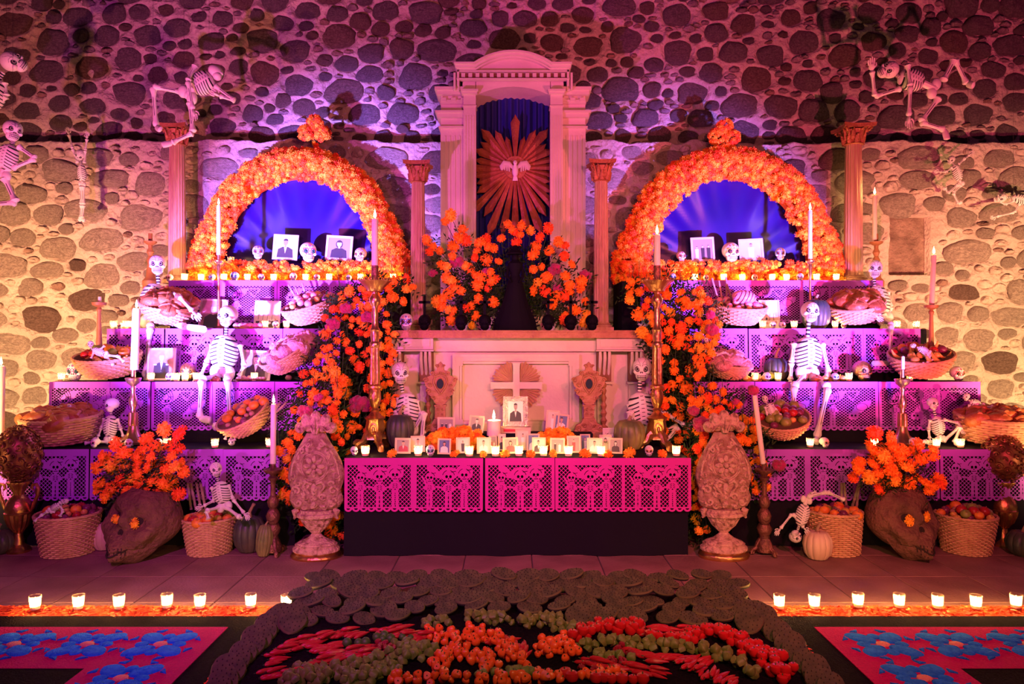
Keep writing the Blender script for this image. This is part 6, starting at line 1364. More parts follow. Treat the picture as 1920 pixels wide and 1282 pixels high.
for nme, (px, Y, sd) in {'the left floor basket with a skeleton': (372, 5.20, 0), 'the tall basket behind the white pumpkin': (1592, 5.22, 1)}.items():
    for k in range(4):
        o = link('sugar_cane', FD['cane'][0], None, P(px + (k - 1.5) * 9, 955, Y + .04), (R.uniform(-.1, .1), R.uniform(-.3, .3), 0), .8); tag(o, f'cut sugar cane stick standing in {nme}', 'sugar cane', f'sugar cane in {nme}')
b = basket('wide', 118, 832, 5.60, 'wide shallow basket of brown bread at the left end of lowest step', 1.02, (.10, 0, 0), Z1 + .03); fill(b, ['loaf'], 13, 'the wide bread basket at far left', 5, .15, scl=1.25)
b = basket('wide', 1862, 835, 5.58, 'wide shallow basket of brown bread at the right end of lowest step', 1.0, (.12, 0, 0), Z1 + .035); fill(b, ['loaf'], 13, 'the wide bread basket at far right', 6, .2, scl=1.25)
b = basket('bowl', 206, 712, 5.93, 'bowl basket of fruit and a tiny skeleton on the second left step', .98, (.22, 0, 0), Z2 + .055); fill(b, ['apple', 'pear', 'orange', 'banana', 'guava'], 24, 'the fruit bowl basket on the second left step', 7, .25, scl=1.15)
b = basket('bowl', 1726, 716, 5.93, 'bowl basket with bananas and apples on the second right step', .95, (.28, -.14, 0), Z2 + .07); fill(b, ['apple', 'guava', 'orange', 'banana', 'plum'], 24, 'the fruit bowl basket on the second right step', 8, .3, scl=1.15)
b = basket('bowl', 548, 705, 5.93, 'basket of sugared bread leaning beside the left marigold cascade', .84, (.40, -.45, 0), Z2 + .13); fill(b, ['sloaf'], 9, 'the tilted sugared bread basket', 9, .25, scl=1.15)
b = basket('bowl', 1362, 716, 5.93, 'basket of sugared bread beside the right marigold cascade', .72, (.22, .1, 0), Z2 + .04); fill(b, ['sloaf'], 8, 'the sugared bread basket beside the right cascade', 10, .35, scl=1.1)
b = basket('bowl', 317, 600, 6.30, 'basket heaped with brown bread on the third left step', .94, (.32, .18, 0), Z3 + .09); fill(b, ['loaf'], 12, 'the bread basket hugged by the left skeleton', 11, .35, scl=1.15)
b = basket('bowl', 1606, 604, 6.30, 'basket heaped with brown bread on the third right step', .90, (.32, -.20, 0), Z3 + .09); fill(b, ['loaf'], 12, 'the bread basket hugged by the right skeleton', 12, .35, scl=1.15)
b = basket('bowl', 588, 606, 6.30, 'basket of pink fruit and cane sticks on the third left step', .92, (.30, -.25, 0), Z3 + .085); fill(b, ['candy', 'plum', 'candy', 'nut', 'guava'], 30, 'the pink fruit basket on the third left step', 13, .45)
b = basket('bowl', 1381, 606, 6.30, 'basket of pink sweets and cane sticks on the third right step', .92, (.25, .05, 0), Z3 + .065); fill(b, ['candy', 'plum', 'candy', 'nut', 'guava'], 30, 'the pink sweets basket on the third right step', 14, .3)
b = basket('bowl', 470, 828, 5.62, 'fruit basket tipped forward on the lowest left step', .82, (.45, -.40, 0), Z1 + .13); fill(b, ['nut', 'guava', 'orange', 'nut', 'plum'], 26, 'the tipped basket on the lowest left step', 15, .3)
b = basket('bowl', 1466, 830, 5.60, 'fruit basket tipped forward on the lowest right step', .80, (.42, -.16, 0), Z1 + .10); fill(b, ['pear', 'plum', 'apple', 'guava', 'plum'], 22, 'the tipped basket on the lowest right step', 16, .3, scl=1.1)
for (px, py, Y, n, nme, rx) in ((560, 566, 6.32, 3, 'the pink fruit basket on the left', -.5), (1345, 556, 6.34, 4, 'the pink sweets basket on the right', -.35), (475, 780, 5.60, 5, 'the tipped basket on the lowest left step', .7)):
    for k in range(n):
        o = link('sugar_cane', FD['cane'][0], None, P(px + k * 9, py + 6 * (k % 2), Y), (.2, rx + .12 * (k % 3), 0), .72); tag(o, f'cut sugar cane stick leaning in {nme}', 'sugar cane', f'sugar cane in {nme}')
# striped pink shell bread in the right sweets basket
mb = MB(); mb.ell((0, 0, 0), (.105, .07, .06), 20, 10, 0); 
for k in range(6):
    x = (k - 2.5) * .032; mb.tube([(x + .02 * math.sin(a), -.071 * math.sqrt(max(0, 1 - (x / .107) ** 2)) * math.cos(a), .061 * math.sin(a) * math.sqrt(max(0, 1 - (x / .107) ** 2))) for a in np.linspace(-1.2, 1.5, 10)], .0035, 5, 1)
o = mb.build('shell_bread', ['candy_pink', 'fruit_purple'], None, P(1395, 557, 6.18), (0, .1, 0)); tag(o, 'pink striped shell bread on top of the pink sweets basket', 'bread')
def lay(kind, lst, Y, z, label, group):
    me, cat, _ = FD[kind]
    for (px, k) in lst:
        p = P(px, 600, Y); p.z = z + (.022 if kind == 'nut' else 0) * 0; o = link({'loaf': 'bread_loaf', 'orange': 'orange_fruit', 'candy': 'pink_sweet', 'pear': 'green_apple', 'nut': 'brown_nut'}.get(kind, kind), me, None, p, (0, 0, R.uniform(0, 6)), k); tag(o, label, cat, group)
lay('banana', [(1398, 1), (1407, 1.05), (1416, 1.1), (1424, 1)], 5.90, Z2 + .004, 'yellow banana on the second right step before the bread basket', 'bananas on the second right step')
lay('banana', [(1562, 1), (1570, 1.05)], 5.92, Z2 + .004, 'yellow banana behind the glass skull on the second right step', 'bananas behind the glass skull')
lay('guava', [(1434, 1), (1397, .9), (1580, 1), (1547, 1)], 5.86, Z2 + .002, 'small yellow guava on the second right step', 'guavas on the second right step')
lay('pear', [(1443, 1.1), (1456, 1.1)], 5.98, Z2 + .002, 'green yellow apple on the second right step before the dark pumpkin', 'green apples on the second right step')
lay('loaf', [(404, .55), (1532, .62)], 5.84, Z2 + .002, 'small glazed roll in front of a seated skeleton', 'glazed rolls before the seated skeletons')
lay('nut', [(447 + 6 * k, 1.0) for k in range(9)], 5.87, Z2 + .002, 'small brown nut in a row on the second left step', 'nuts on the second left step')
lay('nut', [(456, 1.2), (468, 1.2), (541, 1.3)], 5.93, Z2 + .002, 'brown nut behind the row on the second left step', 'nuts behind the row on the second left step')
lay('candy', [(443 + 9 * k, .95) for k in range(6)], 6.22, Z3 + .002, 'pink banana shaped sweet on the third left step', 'pink sweets on the third left step')
for k in range(5): lay('banana', [(448 + 7 * k, .55)], 6.215, Z3 + .002, 'small pale banana beside the left skeleton skull', 'small bananas on the third left step')

# ================================================================ SKULLS
def sk(px, py, Y, z, h, label, d, yaw=0, base='sugar_white', group='small decorated skulls on the altar', roll=0): sugar_skull(px, py, Y, h, label, d, yaw, roll, base, group, z)
for i, (px, h) in enumerate(((318, 14), (397, 15), (440, 19), (490, 15), (550, 17), (594, 14), (654, 13))): sk(px, 526, 6.62, Z4 + .002, h, f'small white decorated skull on the top left step, {ORD[i]} from left', i % 5, R.uniform(-.5, .5), 'sugar_lilac' if px == 440 else 'sugar_white', 'skulls along the top left step')
for i, (px, h) in enumerate(((1261, 16), (1324, 13), (1415, 14), (1500, 16))): sk(px, 526, 6.62, Z4 + .002, h, f'small white decorated skull on the top right step, {ORD[i]} from left', (i + 2) % 5, R.uniform(-.5, .5), 'sugar_lilac' if px == 1500 else 'sugar_white', 'skulls along the top right step')
for (px, py, h, lab, d, yaw, base) in ((484, 486, 26, 'lilac skull left of the portrait inside the left flower arch', 1, .3, 'sugar_lilac'), (578, 492, 38, 'large white skull between the two portraits in left flower arch', 3, .45, 'sugar_white'), (676, 491, 27, 'lilac skull with gold marks at the right inside left flower arch', 4, -.2, 'sugar_lilac'),
        (1277, 491, 20, 'dark reddish skull at the left inside right flower arch', 0, .2, 'sugar_white'), (1370, 492, 38, 'large pale skull between the portraits in right flower arch', 4, .1, 'sugar_white'), (1463, 488, 24, 'lilac skull right of the portraits inside right flower arch', 1, -.3, 'sugar_lilac')):
    sk(px, py, 6.82, None, h, lab, d, yaw, base, 'skulls inside the flower arches')
for (px, Y, z, h, lab, d, yaw) in ((225, 6.25, Z3, 12, 'tiny skull between votives at the left end of third step', 0, 0), (517, 6.25, Z3, 15, 'small skull between two votives on the third left step', 0, .3), (1449, 6.25, Z3, 14, 'small skull beside its twin on the third right step', 1, -.3), (1467, 6.24, Z3, 14, 'small red eyed skull right of its twin on the third right step', 0, .3), (1582, 6.26, Z3, 12, 'tiny skull beside the votive under right bread basket', 0, -.3),
        (142, 5.88, Z2, 37, 'big white skull with pink ringed eyes left of fruit basket', 3, .15), (318, 5.86, Z2, 17, 'small lilac skull before the officer photograph', 3, .1), (1438, 5.86, Z2, 17, 'small skull with purple dots on the second right step', 1, .2), (1795, 5.88, Z2, 28, 'white skull with red ringed eyes by the right wall', 0, .1), (1566, 5.86, Z2, 16, 'small blue eyed skull left of the glass skull', 2, 0),
        (178, 5.42, Z1, 18, 'white skull before the small skeleton on lowest left step', 3, -.4), (241, 5.40, Z1, 17, 'white skull at the foot of the brass candlestick', 0, .4), (297, 5.42, Z1, 17, 'white skull behind the left marigold bouquet', 2, .5), (1546, 5.42, Z1, 19, 'pale skull beside the bony foot on lowest right step', 4, .5), (1712, 5.43, Z1, 18, 'pale skull right of the brass candlestick on lowest right step', 0, -.5),
        (762, 6.03, ZM, 32, 'colourful skull at the left end of the altar shelf', 1, .05), (1207, 6.03, ZM, 32, 'blue marked skull at the right end of the altar shelf', 2, -.25), (664, 5.2, ZT, 17, 'small blue skull at the left end of the low table', 1, .5),
        (807, 5.17, ZT, 21, 'white skull painted teal between votives on low table', 2, .1), (1217, 5.17, ZT, 20, 'white skull with gold marks at the right of low table', 4, -.2)):
    sk(px, 600, Y, z + .002, h, lab, d, yaw)
# glass skulls: knobbly dark glass
for (px, Y, h, lab) in ((352, 5.94, 34, 'clear knobbly glass skull beside the officer photograph'), (1617, 5.92, 38, 'clear knobbly glass skull on the second right step')):
    p = P(px, 700, Y); p.z = Z2 + .002; m_ = skull_mb(0).mesh('glass_skull', ['gold', 'bone_black', 'gold', 'gold']) if 'GLS' not in globals() else GLS
    GLS = m_; o = link('glass_skull', m_, None, p, (0, 0, .2), S(h, Y)); tag(o, lab, 'skull', 'glass skulls')

# ================================================================ VOTIVE CANDLES
def row(pxs, Y, z, where, e=1.0, grp=None, k=.92):
    for i, px in enumerate(pxs): votive(px, 600, Y + R.uniform(-.015, .015), z, f'glass votive candle {where}, {ORD[i]} from the left', grp or 'votive candles on the altar steps', e, k)
row([346, 377, 420, 464, 513, 573, 617, 676, 737], 6.64, Z4, 'on the top left step', 4.5, 'votives on the top left step')
row([1303, 1357, 1392, 1448, 1475, 1531, 1568], 6.64, Z4, 'on the top right step', 4.0, 'votives on the top right step')
row([213, 236, 246, 497, 537], 6.24, Z3, 'on the third left step', 1.5, 'votives on the third left step')
row([1430, 1489, 1566, 1682, 1718], 6.23, Z3, 'on the third right step', 1.5, 'votives on the third right step')
row([115, 283, 331, 347, 368, 477], 5.86, Z2, 'on the second left step', 1.5, 'votives on the second left step')
row([1416, 1459, 1592, 1706], 5.85, Z2, 'on the second right step', 1.5, 'votives on the second right step')
row([58, 217, 313, 403, 505], 5.41, Z1, 'on the lowest left step', 1.5, 'votives on the lowest left step')
row([1519, 1640, 1756, 1801], 5.41, Z1, 'on the lowest right step', 1.5, 'votives on the lowest right step')
row([685, 784, 880, 929, 973, 1019, 1066, 1127, 1268], 5.16, ZT, 'on the low table', 2.6, 'votives on the low table', 1.0)
row([66, 147, 223, 313, 375, 470, 537], 4.02, .02, 'on the floor at left', 4.6, 'votives on the floor at left', 1.0)
row([1461, 1527, 1609, 1686, 1758, 1830, 1905], 4.03, .02, 'on the floor at right', 4.6, 'votives on the floor at right', 1.0)
votive(433, 500, 6.82, Z4 + .17, 'single votive candle inside the left flower arch', 'votive in the left arch', 1.2)

# ================================================================ PHOTOGRAPHS
PG = 'photographs on the altar steps'
photo(275, 328, 652, 715, 6.0, 'pale framed portrait of a uniformed officer on second left step', 'officer', 6, 'frame_pale', .07, .10, group=PG, z=Z2 + .003)
photo(449, 506, 656, 712, 6.02, 'framed dark portrait lit by a votive beside the left skeleton', 'man', 1, 'frame_pale', .08, .16, .06, group=PG, z=Z2 + .003)
photo(371, 423, 560, 618, 6.40, 'framed sepia portrait of a woman behind the left skeleton skull', 'woman', 6, 'frame_pale', .06, .12, .05, group=PG, z=Z3 + .003)
photo(475, 524, 563, 612, 6.42, 'white framed garden picture on the third left step', 'garden', 0, 'frame_pale', .07, .12, .03, group=PG, z=Z3 + .003)
photo(1424, 1463, 562, 612, 6.42, 'faded framed picture behind two small skulls on third right step', 'garden', 3, 'frame_pale', .06, .12, group=PG, z=Z3 + .003)
AG = 'portraits inside the flower arches'
for (a, b_, c, d, lab, kd, pl, rl) in ((510, 557, 439, 487, 'framed portrait of a bearded man in a suit in left arch', 'man', 2, .05), (609, 659, 441, 488, 'framed portrait of a woman with bare shoulders in left arch', 'woman', 1, .06), (1297, 1341, 444, 490, 'framed picture of a pyramid shaped group in right arch', 'group', 1, -.04), (1387, 1433, 447, 488, 'framed portrait of a figure in white robes in right arch', 'full', 3, -.05)):
    photo(a, b_, c, d, 6.86, lab, kd, pl, 'frame_pale', .09, .10, rl, group=AG)
TGp = 'small photographs on the low table'
FR = [(740, 770, 821, 857, 5.28, 'man', 5, 'dark haired man in red'), (770, 797, 817, 852, 5.36, 'man', 3, 'faded pale man'), (820, 845, 822, 858, 5.25, 'woman', 4, 'woman leaning in blue'), (855, 881, 820, 855, 5.30, 'full', 0, 'grey haired figure'), (894, 921, 820, 854, 5.28, 'man', 3, 'smiling person in a white shirt'), (917, 932, 817, 845, 5.38, 'couple', 5, 'dark red couple'), (933, 948, 813, 848, 5.44, 'woman', 0, 'small faded woman'), (943, 972, 820, 855, 5.28, 'woman', 5, 'woman with long hair and a pink dress'), (967, 995, 805, 838, 5.44, 'full', 3, 'standing figure in white'), (988, 1012, 813, 845, 5.38, 'man', 4, 'person in grey blue'), (997, 1023, 820, 853, 5.28, 'man', 0, 'person with a wide smile'), (1031, 1059, 821, 854, 5.28, 'couple', 1, 'couple in old clothes'), (1063, 1089, 817, 848, 5.32, 'full', 5, 'child in a red coat'), (1088, 1107, 814, 846, 5.38, 'full', 4, 'figure against blue'), (1100, 1129, 821, 855, 5.28, 'man', 3, 'man with a moustache'), (1124, 1147, 815, 846, 5.38, 'woman', 3, 'pale woman'), (1141, 1167, 821, 856, 5.28, 'woman', 1, 'dark haired woman behind marigolds')]
for (a, b_, c, d, Y, kd, pl, lab) in FR: photo(a, b_, c, d, Y, f'small wooden framed photograph of a {lab}' if lab[0] != 'a' else lab, kd, pl, 'frame_wood', .12, .14, R.uniform(-.02, .02), R.uniform(-.12, .12), TGp, ZT + .003)
# back row propped on a black stepped riser
mb = MB(); mb.box((0, 0, .05), (1.30, .16, .10)); o = mb.build('riser', 'black_cloth', None, P(955, 700, 5.72)); o.location.z = ZT + .002; tag(o, 'low black riser behind the small photographs', 'riser')
ZR = ZT + .104
for (a, b_, c, d, kd, pl, lab, rl) in ((820, 853, 782, 808, 'group', 1, 'wide framed photograph of a group of people at left', 0), (877, 906, 779, 806, 'man', 1, 'tilted framed photograph of a dark haired person by the pillar candle', .12), (1022, 1047, 769, 800, 'full', 3, 'framed photograph of a standing figure behind another frame', .08), (1036, 1064, 776, 808, 'man', 4, 'tilted framed photograph of a man in a dark jacket', .12)):
    photo(a, b_, c, d, 5.70, lab, kd, pl, 'frame_wood', .12, .12, rl, group=TGp, z=ZR + .003)
photo(1130, 1160, 802, 818, 5.60, 'small pale card behind the photographs near the green pumpkin', 'garden', 3, 'frame_pale', .08, .1, group=TGp, z=ZT + .08)
t = photo(943, 990, 743, 799, 5.68, 'large ornate silver frame with a black and white portrait', 'man', 2, 'frame_silver', .20, .10, group='silver framed portrait', z=ZR + .05)
mb = MB(); mb.box((0, 0, .022), (.24, .10, .044)); o = mb.build('box', 'frame_wood', None, P(966, 800, 5.68)); o.location.z = ZR + .003; tag(o, 'flat pale box with a red band under the silver frame', 'box'); mb = MB(); mb.box((0, -.052, .022), (.18, .003, .02)); mb.build('red_band', 'deco_red', o)

# ================================================================ LOOSE MARIGOLDS AND MOUNDS ON THE TABLE
for i, (px, r) in enumerate(((735, 11), (853, 10), (906, 8), (947, 10), (995, 9), (1037, 9), (1097, 11), (1140, 9), (1180, 12), (1242, 10))):
    p = P(px, 700, 5.135); p.z = ZT + S(r, 5.1) * .62; o = flower(p, S(r, 5.13), None, (0, -.6, .8), (4, 1, 3)); o['kind'] = 'thing'; tag(o, f'loose orange marigold head on the front edge of low table, {ORD[i]} from left', 'flower', 'loose marigolds on the table edge')
for (x0, x1, side, n) in ((800, 915, 'left', 60), (1003, 1085, 'right', 46)):
    rr = random.Random(x0); Yb = 5.52; org = P((x0 + x1) / 2, 700, Yb); org.z = ZT + .002; t = thing('marigold_mound', f'mound of orange marigold heads behind the photographs, {side} of the silver frame', 'flowers', org, None, 'marigold mounds on the low table')
    for i in range(n):
        u = rr.uniform(-1, 1); w = S(x1 - x0, Yb) / 2; h = .15 * (1 - u * u * .6) * rr.random() ** .6; flower((u * w, -.03 - rr.uniform(-.05, .05) - (.15 - h) * .3, h + .01), .036 * rr.uniform(.8, 1.1), t, (u * .3, -1, .8), (6, 1, 4), rr)
    mb = MB(); mb.ell((0, .0, .04), (w * .9, .08, .09), 16, 8); mb.build('mound_base', 'marigold_red', t)
# ================================================================ SAWDUST CARPETS
rr = random.Random(77)
def slab(name, pts, z0, z1, m, parent):
    mb = MB(); n = len(pts); mb.add([(x, y, z0) for x, y in pts] + [(x, y, z1) for x, y in pts], [tuple(range(n, 2 * n))] + [(i, (i + 1) % n, n + (i + 1) % n, n + i) for i in range(n)], 0, False); return mb.build(name, m, parent)
def blob(w, h, hh=.006, n=18, tri=False):
    mb = MB(); vs = []
    for q, z in ((1, 0), (.93, hh * .7), (.7, hh)):
        for k in range(n):
            a = 2 * PI * k / n; e = 1 + .035 * math.sin(5 * a + w * 90) 
            vs.append((w * q * e * math.cos(a), h * q * e * math.sin(a) * (1 if not tri else .5 + .5 * math.cos(a / 2) ** 2 * 1.5), z))
    fs = [(r_ * n + k, r_ * n + (k + 1) % n, (r_ + 1) * n + (k + 1) % n, (r_ + 1) * n + k) for r_ in range(2) for k in range(n)] + [tuple(2 * n + k for k in range(n))]
    mb.add(vs, fs); return mb
PB = blob(.072, .046).mesh('petal', 'blue_sawdust'); PS = blob(.033, .030).mesh('petal', 'blue_sawdust'); PC_ = blob(.034, .028, .009).mesh('flower_centre', 'cream_sawdust')
def tri_piece(a, b, c):
    pts = [Vector((*p, 0)) for p in (a, b, c)]; ce = sum(pts, Vector()) / 3; mb = MB(); vs = [ce.lerp(p, .92) for p in pts] + [ce.lerp(p, .78) + Vector((0, 0, .006)) for p in pts]; mb.add(vs, [(0, 1, 4, 3), (1, 2, 5, 4), (2, 0, 3, 5), (3, 4, 5)], 0); return mb
TP = tri_piece((-.05, 0), (.05, 0), (0, .045)).mesh('petal', 'blue_sawdust')
def carpet(s, xe, side):
    """s: -1 left, 1 right; xe: black edge nearest the vegetables"""
    X = lambda d: xe + s * d
    t = thing('sawdust_carpet', f'{side} sawdust carpet of blue flowers on pink with black borders', 'carpet', (0, 0, .002), None, 'sawdust carpets')
    def rect(d0, d1, y0, y1): a, b = sorted((X(d0), X(d1))); return [(a, y0), (b, y0), (b, y1), (a, y1)]
    slab('black_border', rect(0, 3.2, 1.2, 3.94), 0, .010, 'black_sawdust', t)
    slab('pink_ground', rect(.135, 3.1, 3.30, 3.78), .010, .014, 'pink_sawdust', t); slab('pink_ground', rect(.135, .60, 1.3, 3.30), .010, .014, 'pink_sawdust', t)
    slab('inner_border', rect(.60, 3.1, 1.3, 3.30), .010, .013, 'black_sawdust', t)
    def flw(cx, cy, nn):
        for k in range(4):
            a = PI / 4 + k * PI / 2; link('petal', PB, t, (cx + .104 * math.cos(a), cy + .104 * math.sin(a), .014), (0, 0, a + rr.uniform(-.1, .1)), (1.08, 1.12, 1)); a = k * PI / 2
            link('petal', PS, t, (cx + .092 * math.cos(a), cy + .092 * math.sin(a), .014), (0, 0, a))
            for e in (-1, 1): a2 = a + e * .42; link('petal', TP, t, (cx + .165 * math.cos(a) - e * .07 * math.sin(a), cy + .165 * math.sin(a) + e * .07 * math.cos(a), .014), (0, 0, a + PI / 2 + e * .5), (.62, .6, 1))
        link('flower_centre', PC_, t, (cx, cy, .014))
    for k in range(7): flw(X(.38 + .36 * k), 3.56, k)
    for k in range(1, 5): flw(X(.38), 3.56 - .36 * k, k)
    # red petal strip: back edge and along the vegetables
    mb = MB()
    n = 5200
    for i in range(n):
        if i % 4: d = rr.uniform(-.10, 2.6); x = X(d); y = rr.uniform(3.93, 4.10) + .01 * math.sin(x * 20); hgt = .022 * math.sin(PI * (y - 3.92) / .19)
        else: x = X(-.005) - s * rr.uniform(0, .085); y = rr.uniform(2.9, 4.08); hgt = .018
        z = .004 + rr.random() * max(hgt, .003); a = rr.uniform(0, 6.28); r = rr.uniform(.007, .014); tl = rr.uniform(-.5, .5)
        c, s_ = math.cos(a) * r, math.sin(a) * r; mb.add([(x - c, y - s_, z), (x + s_ * .5, y - c * .5, z + tl * r), (x + c, y + s_, z + .002), (x - s_ * .5, y + c * .5, z - tl * r * .5)], [(0, 1, 2, 3)], rr.choice((0, 0, 1)), False)
    x0, x1 = sorted((X(-.09), X(2.7))); mb.box(((x0 + x1) / 2, 4.015, .003), (x1 - x0, .16, .006)); a, b = sorted((X(0), X(0) - s * .09)); mb.box(((a + b) / 2, 3.4, .003), (b - a, 1.1, .006))
    o = mb.build('red_petal_strip', ['red_petals', 'marigold_red'], t); o['kind'] = 'stuff'
carpet(-1, -1.345, 'left'); carpet(1, 1.44, 'right')

# ================================================================ THE BED OF CACTUS PADS AND VEGETABLES
bx0, bx1, byb = -1.27, 1.36, 4.22
mb = MB(); mb.box(((bx0 + bx1) / 2, (byb + 1.3) / 2, .018), (bx1 - bx0, byb - 1.3, .030)); o = mb.build('black_sawdust_bed', 'black_sawdust'); tag(o, 'black sawdust bed under the cactus pads and vegetables', 'bed')
def pad_mesh(seed):
    r_ = random.Random(seed); mb = MB(); n = 18; vs = []; w, h = .062 * r_.uniform(.85, 1.1), .085
    for q, z in ((.92, -.019), (1, -.004), (.95, .007), (.5, .011)):
        for k in range(n): a = 2 * PI * k / n; e = 1 + .03 * math.sin(3 * a + seed) - .12 * max(0, -math.sin(a)) ; vs.append((w * q * e * math.cos(a), h * q * math.sin(a), z))
    fs = [(b * n + k, b * n + (k + 1) % n, (b + 1) * n + (k + 1) % n, (b + 1) * n + k) for b in range(3) for k in range(n)]
    mb.add(vs, fs[:n], 1); mb.v = mb.v[:]; mb.f = []; mb.m = []; mb.sm = []; mb.v = []
    mb.add(vs, fs, [2] * n + [1] * n + [0] * n); mb.add([vs[3 * n + k] for k in range(n)], [tuple(range(n))], 0); mb.add([vs[k] for k in range(n)], [tuple(range(n - 1, -1, -1))], 0)  # lowest ring near-black: a painted shadow line under each pad
    for i in range(26):
        a = i * 2.4; q = math.sqrt((i + .5) / 26) * .86; x, y = w * q * math.cos(a), h * q * math.sin(a)
        for (dx, dy) in ((0, 0),): mb.add([(x - .003, y - .003, (.0095) - .003 * (q > .5) * q), (x + .003, y - .003, (.0095) - .003 * (q > .5) * q), (x, y + .004, (.0095) - .003 * (q > .5) * q), (x, y, .018)], [(0, 1, 3), (1, 2, 3), (2, 0, 3)], 2, False)
    return mb.mesh('cactus_pad', ['nopal', 'nopal_rim', 'nopal_spine_and_shade'])
PADS = [pad_mesh(i) for i in range(4)]
def pad(x, y, z, yaw, tilt, k=1.0, roll=0.0, side='back'):
    e = (Matrix.Rotation(roll, 3, 'X') @ Matrix.Rotation(tilt, 3, 'Y') @ Matrix.Rotation(yaw, 3, 'Z')).to_euler()
    o = link('cactus_pad', rr.choice(PADS), None, (x, y, z), e, k); tag(o, f'flat spiny green cactus pad overlapping others in the {side} of the bed', 'cactus pad', f'cactus pads in the {side} of the bed')
for r_ in range(6):
    y = byb - .035 - r_ * .070; nx = 20 if r_ < 4 else 16
    for i in range(nx):
        u = (i + .5 * (r_ % 2) + .3) / nx; x = bx0 + .07 + u * (bx1 - bx0 - .12)
        bow = .06 * (abs(u - .5) * 2) ** 2   # rows droop a little toward the ends
        if r_ == 5 and abs(u - .45) < .16: continue
        pad(x + rr.uniform(-.02, .02), y - (bow if r_ > 1 else 0) + rr.uniform(-.012, .012), .056 + .019 * (5 - r_) + rr.uniform(-.008, .016), PI / 2 + rr.uniform(-.5, .5), rr.uniform(-.22, .22), rr.uniform(.72, 1.0), .20 + rr.uniform(-.12, .26), ('rearmost row', 'second row', 'third row', 'fourth row', 'fifth row', 'innermost row')[r_])
for s, xx in ((-1, bx0), (1, bx1)):
    for j in range(14):
        y = 3.86 - j * .085
        for q in range(2 if j < 3 else 1): pad(xx - s * (.035 + q * .11) + rr.uniform(-.01, .01), y + .03 * q, .055 + .012 * q + rr.uniform(0, .01), s * rr.uniform(-.1, .5) + (.3 if s < 0 else -.3), s * -.22, rr.uniform(.95, 1.15), .38, 'left border' if s < 0 else 'right border')
# vegetables
def veg_mb(kind, seed=0):
    r_ = random.Random(seed); mb = MB()
    if kind == 'tomatillo':
        mb.lathe([(.004, 0), (.017, .004), (.021, .016), (.017, .028), (.008, .034), (.003, .040)], 16, mod=lambda a, i, z: 1 + .13 * math.cos(4 * a))
    elif kind == 'tomato': mb.lathe([(.004, .001), (.018, .004), (.026, .018), (.023, .033), (.012, .040), (.003, .038)], 16, mod=lambda a, i, z: 1 + .03 * math.cos(5 * a)); mb.lathe([(.003, .037), (.002, .046)], 5, mi=1)
    elif kind == 'pepper': mb.lathe([(.002, 0), (.010, .006), (.017, .018), (.019, .028), (.014, .036), (.004, .036)], 14, mod=lambda a, i, z: 1 + .10 * math.cos(3 * a)); mb.lathe([(.003, .035), (.002, .044)], 5, mi=1)
    elif kind == 'chili': mb.tube([(-.045, 0, .010), (-.034, 0, .011), (-.01, .002, .012), (.02, .006, .010), (.045, .014, .006)], [.004, .010, .0105, .007, .0015], 8); mb.tube([(-.045, 0, .010), (-.055, -.003, .013)], .002, 4, 1)
    elif kind == 'lime': mb.ell((0, 0, .020), (.021, .021, .021), 12, 8)
    elif kind == 'bean':
        for k in range(9): u = Vector((r_.gauss(0, 1), r_.gauss(0, 1), abs(r_.gauss(0, 1)))).normalized(); mb.ell((u.x * .02, u.y * .02, .012 + u.z * .018), (.013, .012, .011), 6, 4)
    return mb
VM = {'tomatillo': ['tomatillo', 'stem_green'], 'tomato': ['tomato', 'stem_green'], 'pepper': ['habanero', 'stem_green'], 'chili': ['chili_red', 'stem_green'], 'lime': ['lime', 'stem_green'], 'bean': ['bean_red', 'stem_green']}
VK = {k: [veg_mb(k, i).mesh(k, VM[k]) for i in range(2)] for k in VM}
VL = {'tomatillo': ('tomatillo', 'small green tomatillo laid in the vegetable bed'), 'tomato': ('red_tomato', 'round dark red tomato laid in the vegetable bed'), 'pepper': ('orange_pepper', 'small orange pepper laid in the vegetable bed'), 'chili': ('red_chili', 'long red chili pepper laid in the vegetable bed'), 'lime': ('dark_lime', 'dark green lime laid in the vegetable bed'), 'bean': ('amaranth_cluster', 'dark crimson amaranth cluster in the vegetable bed')}
taken = []; counts = {}
def floor_pt(px, py, z=.05): Y = (1.5 - z) * F / (py - 641); return (px - 960) * Y / F, Y
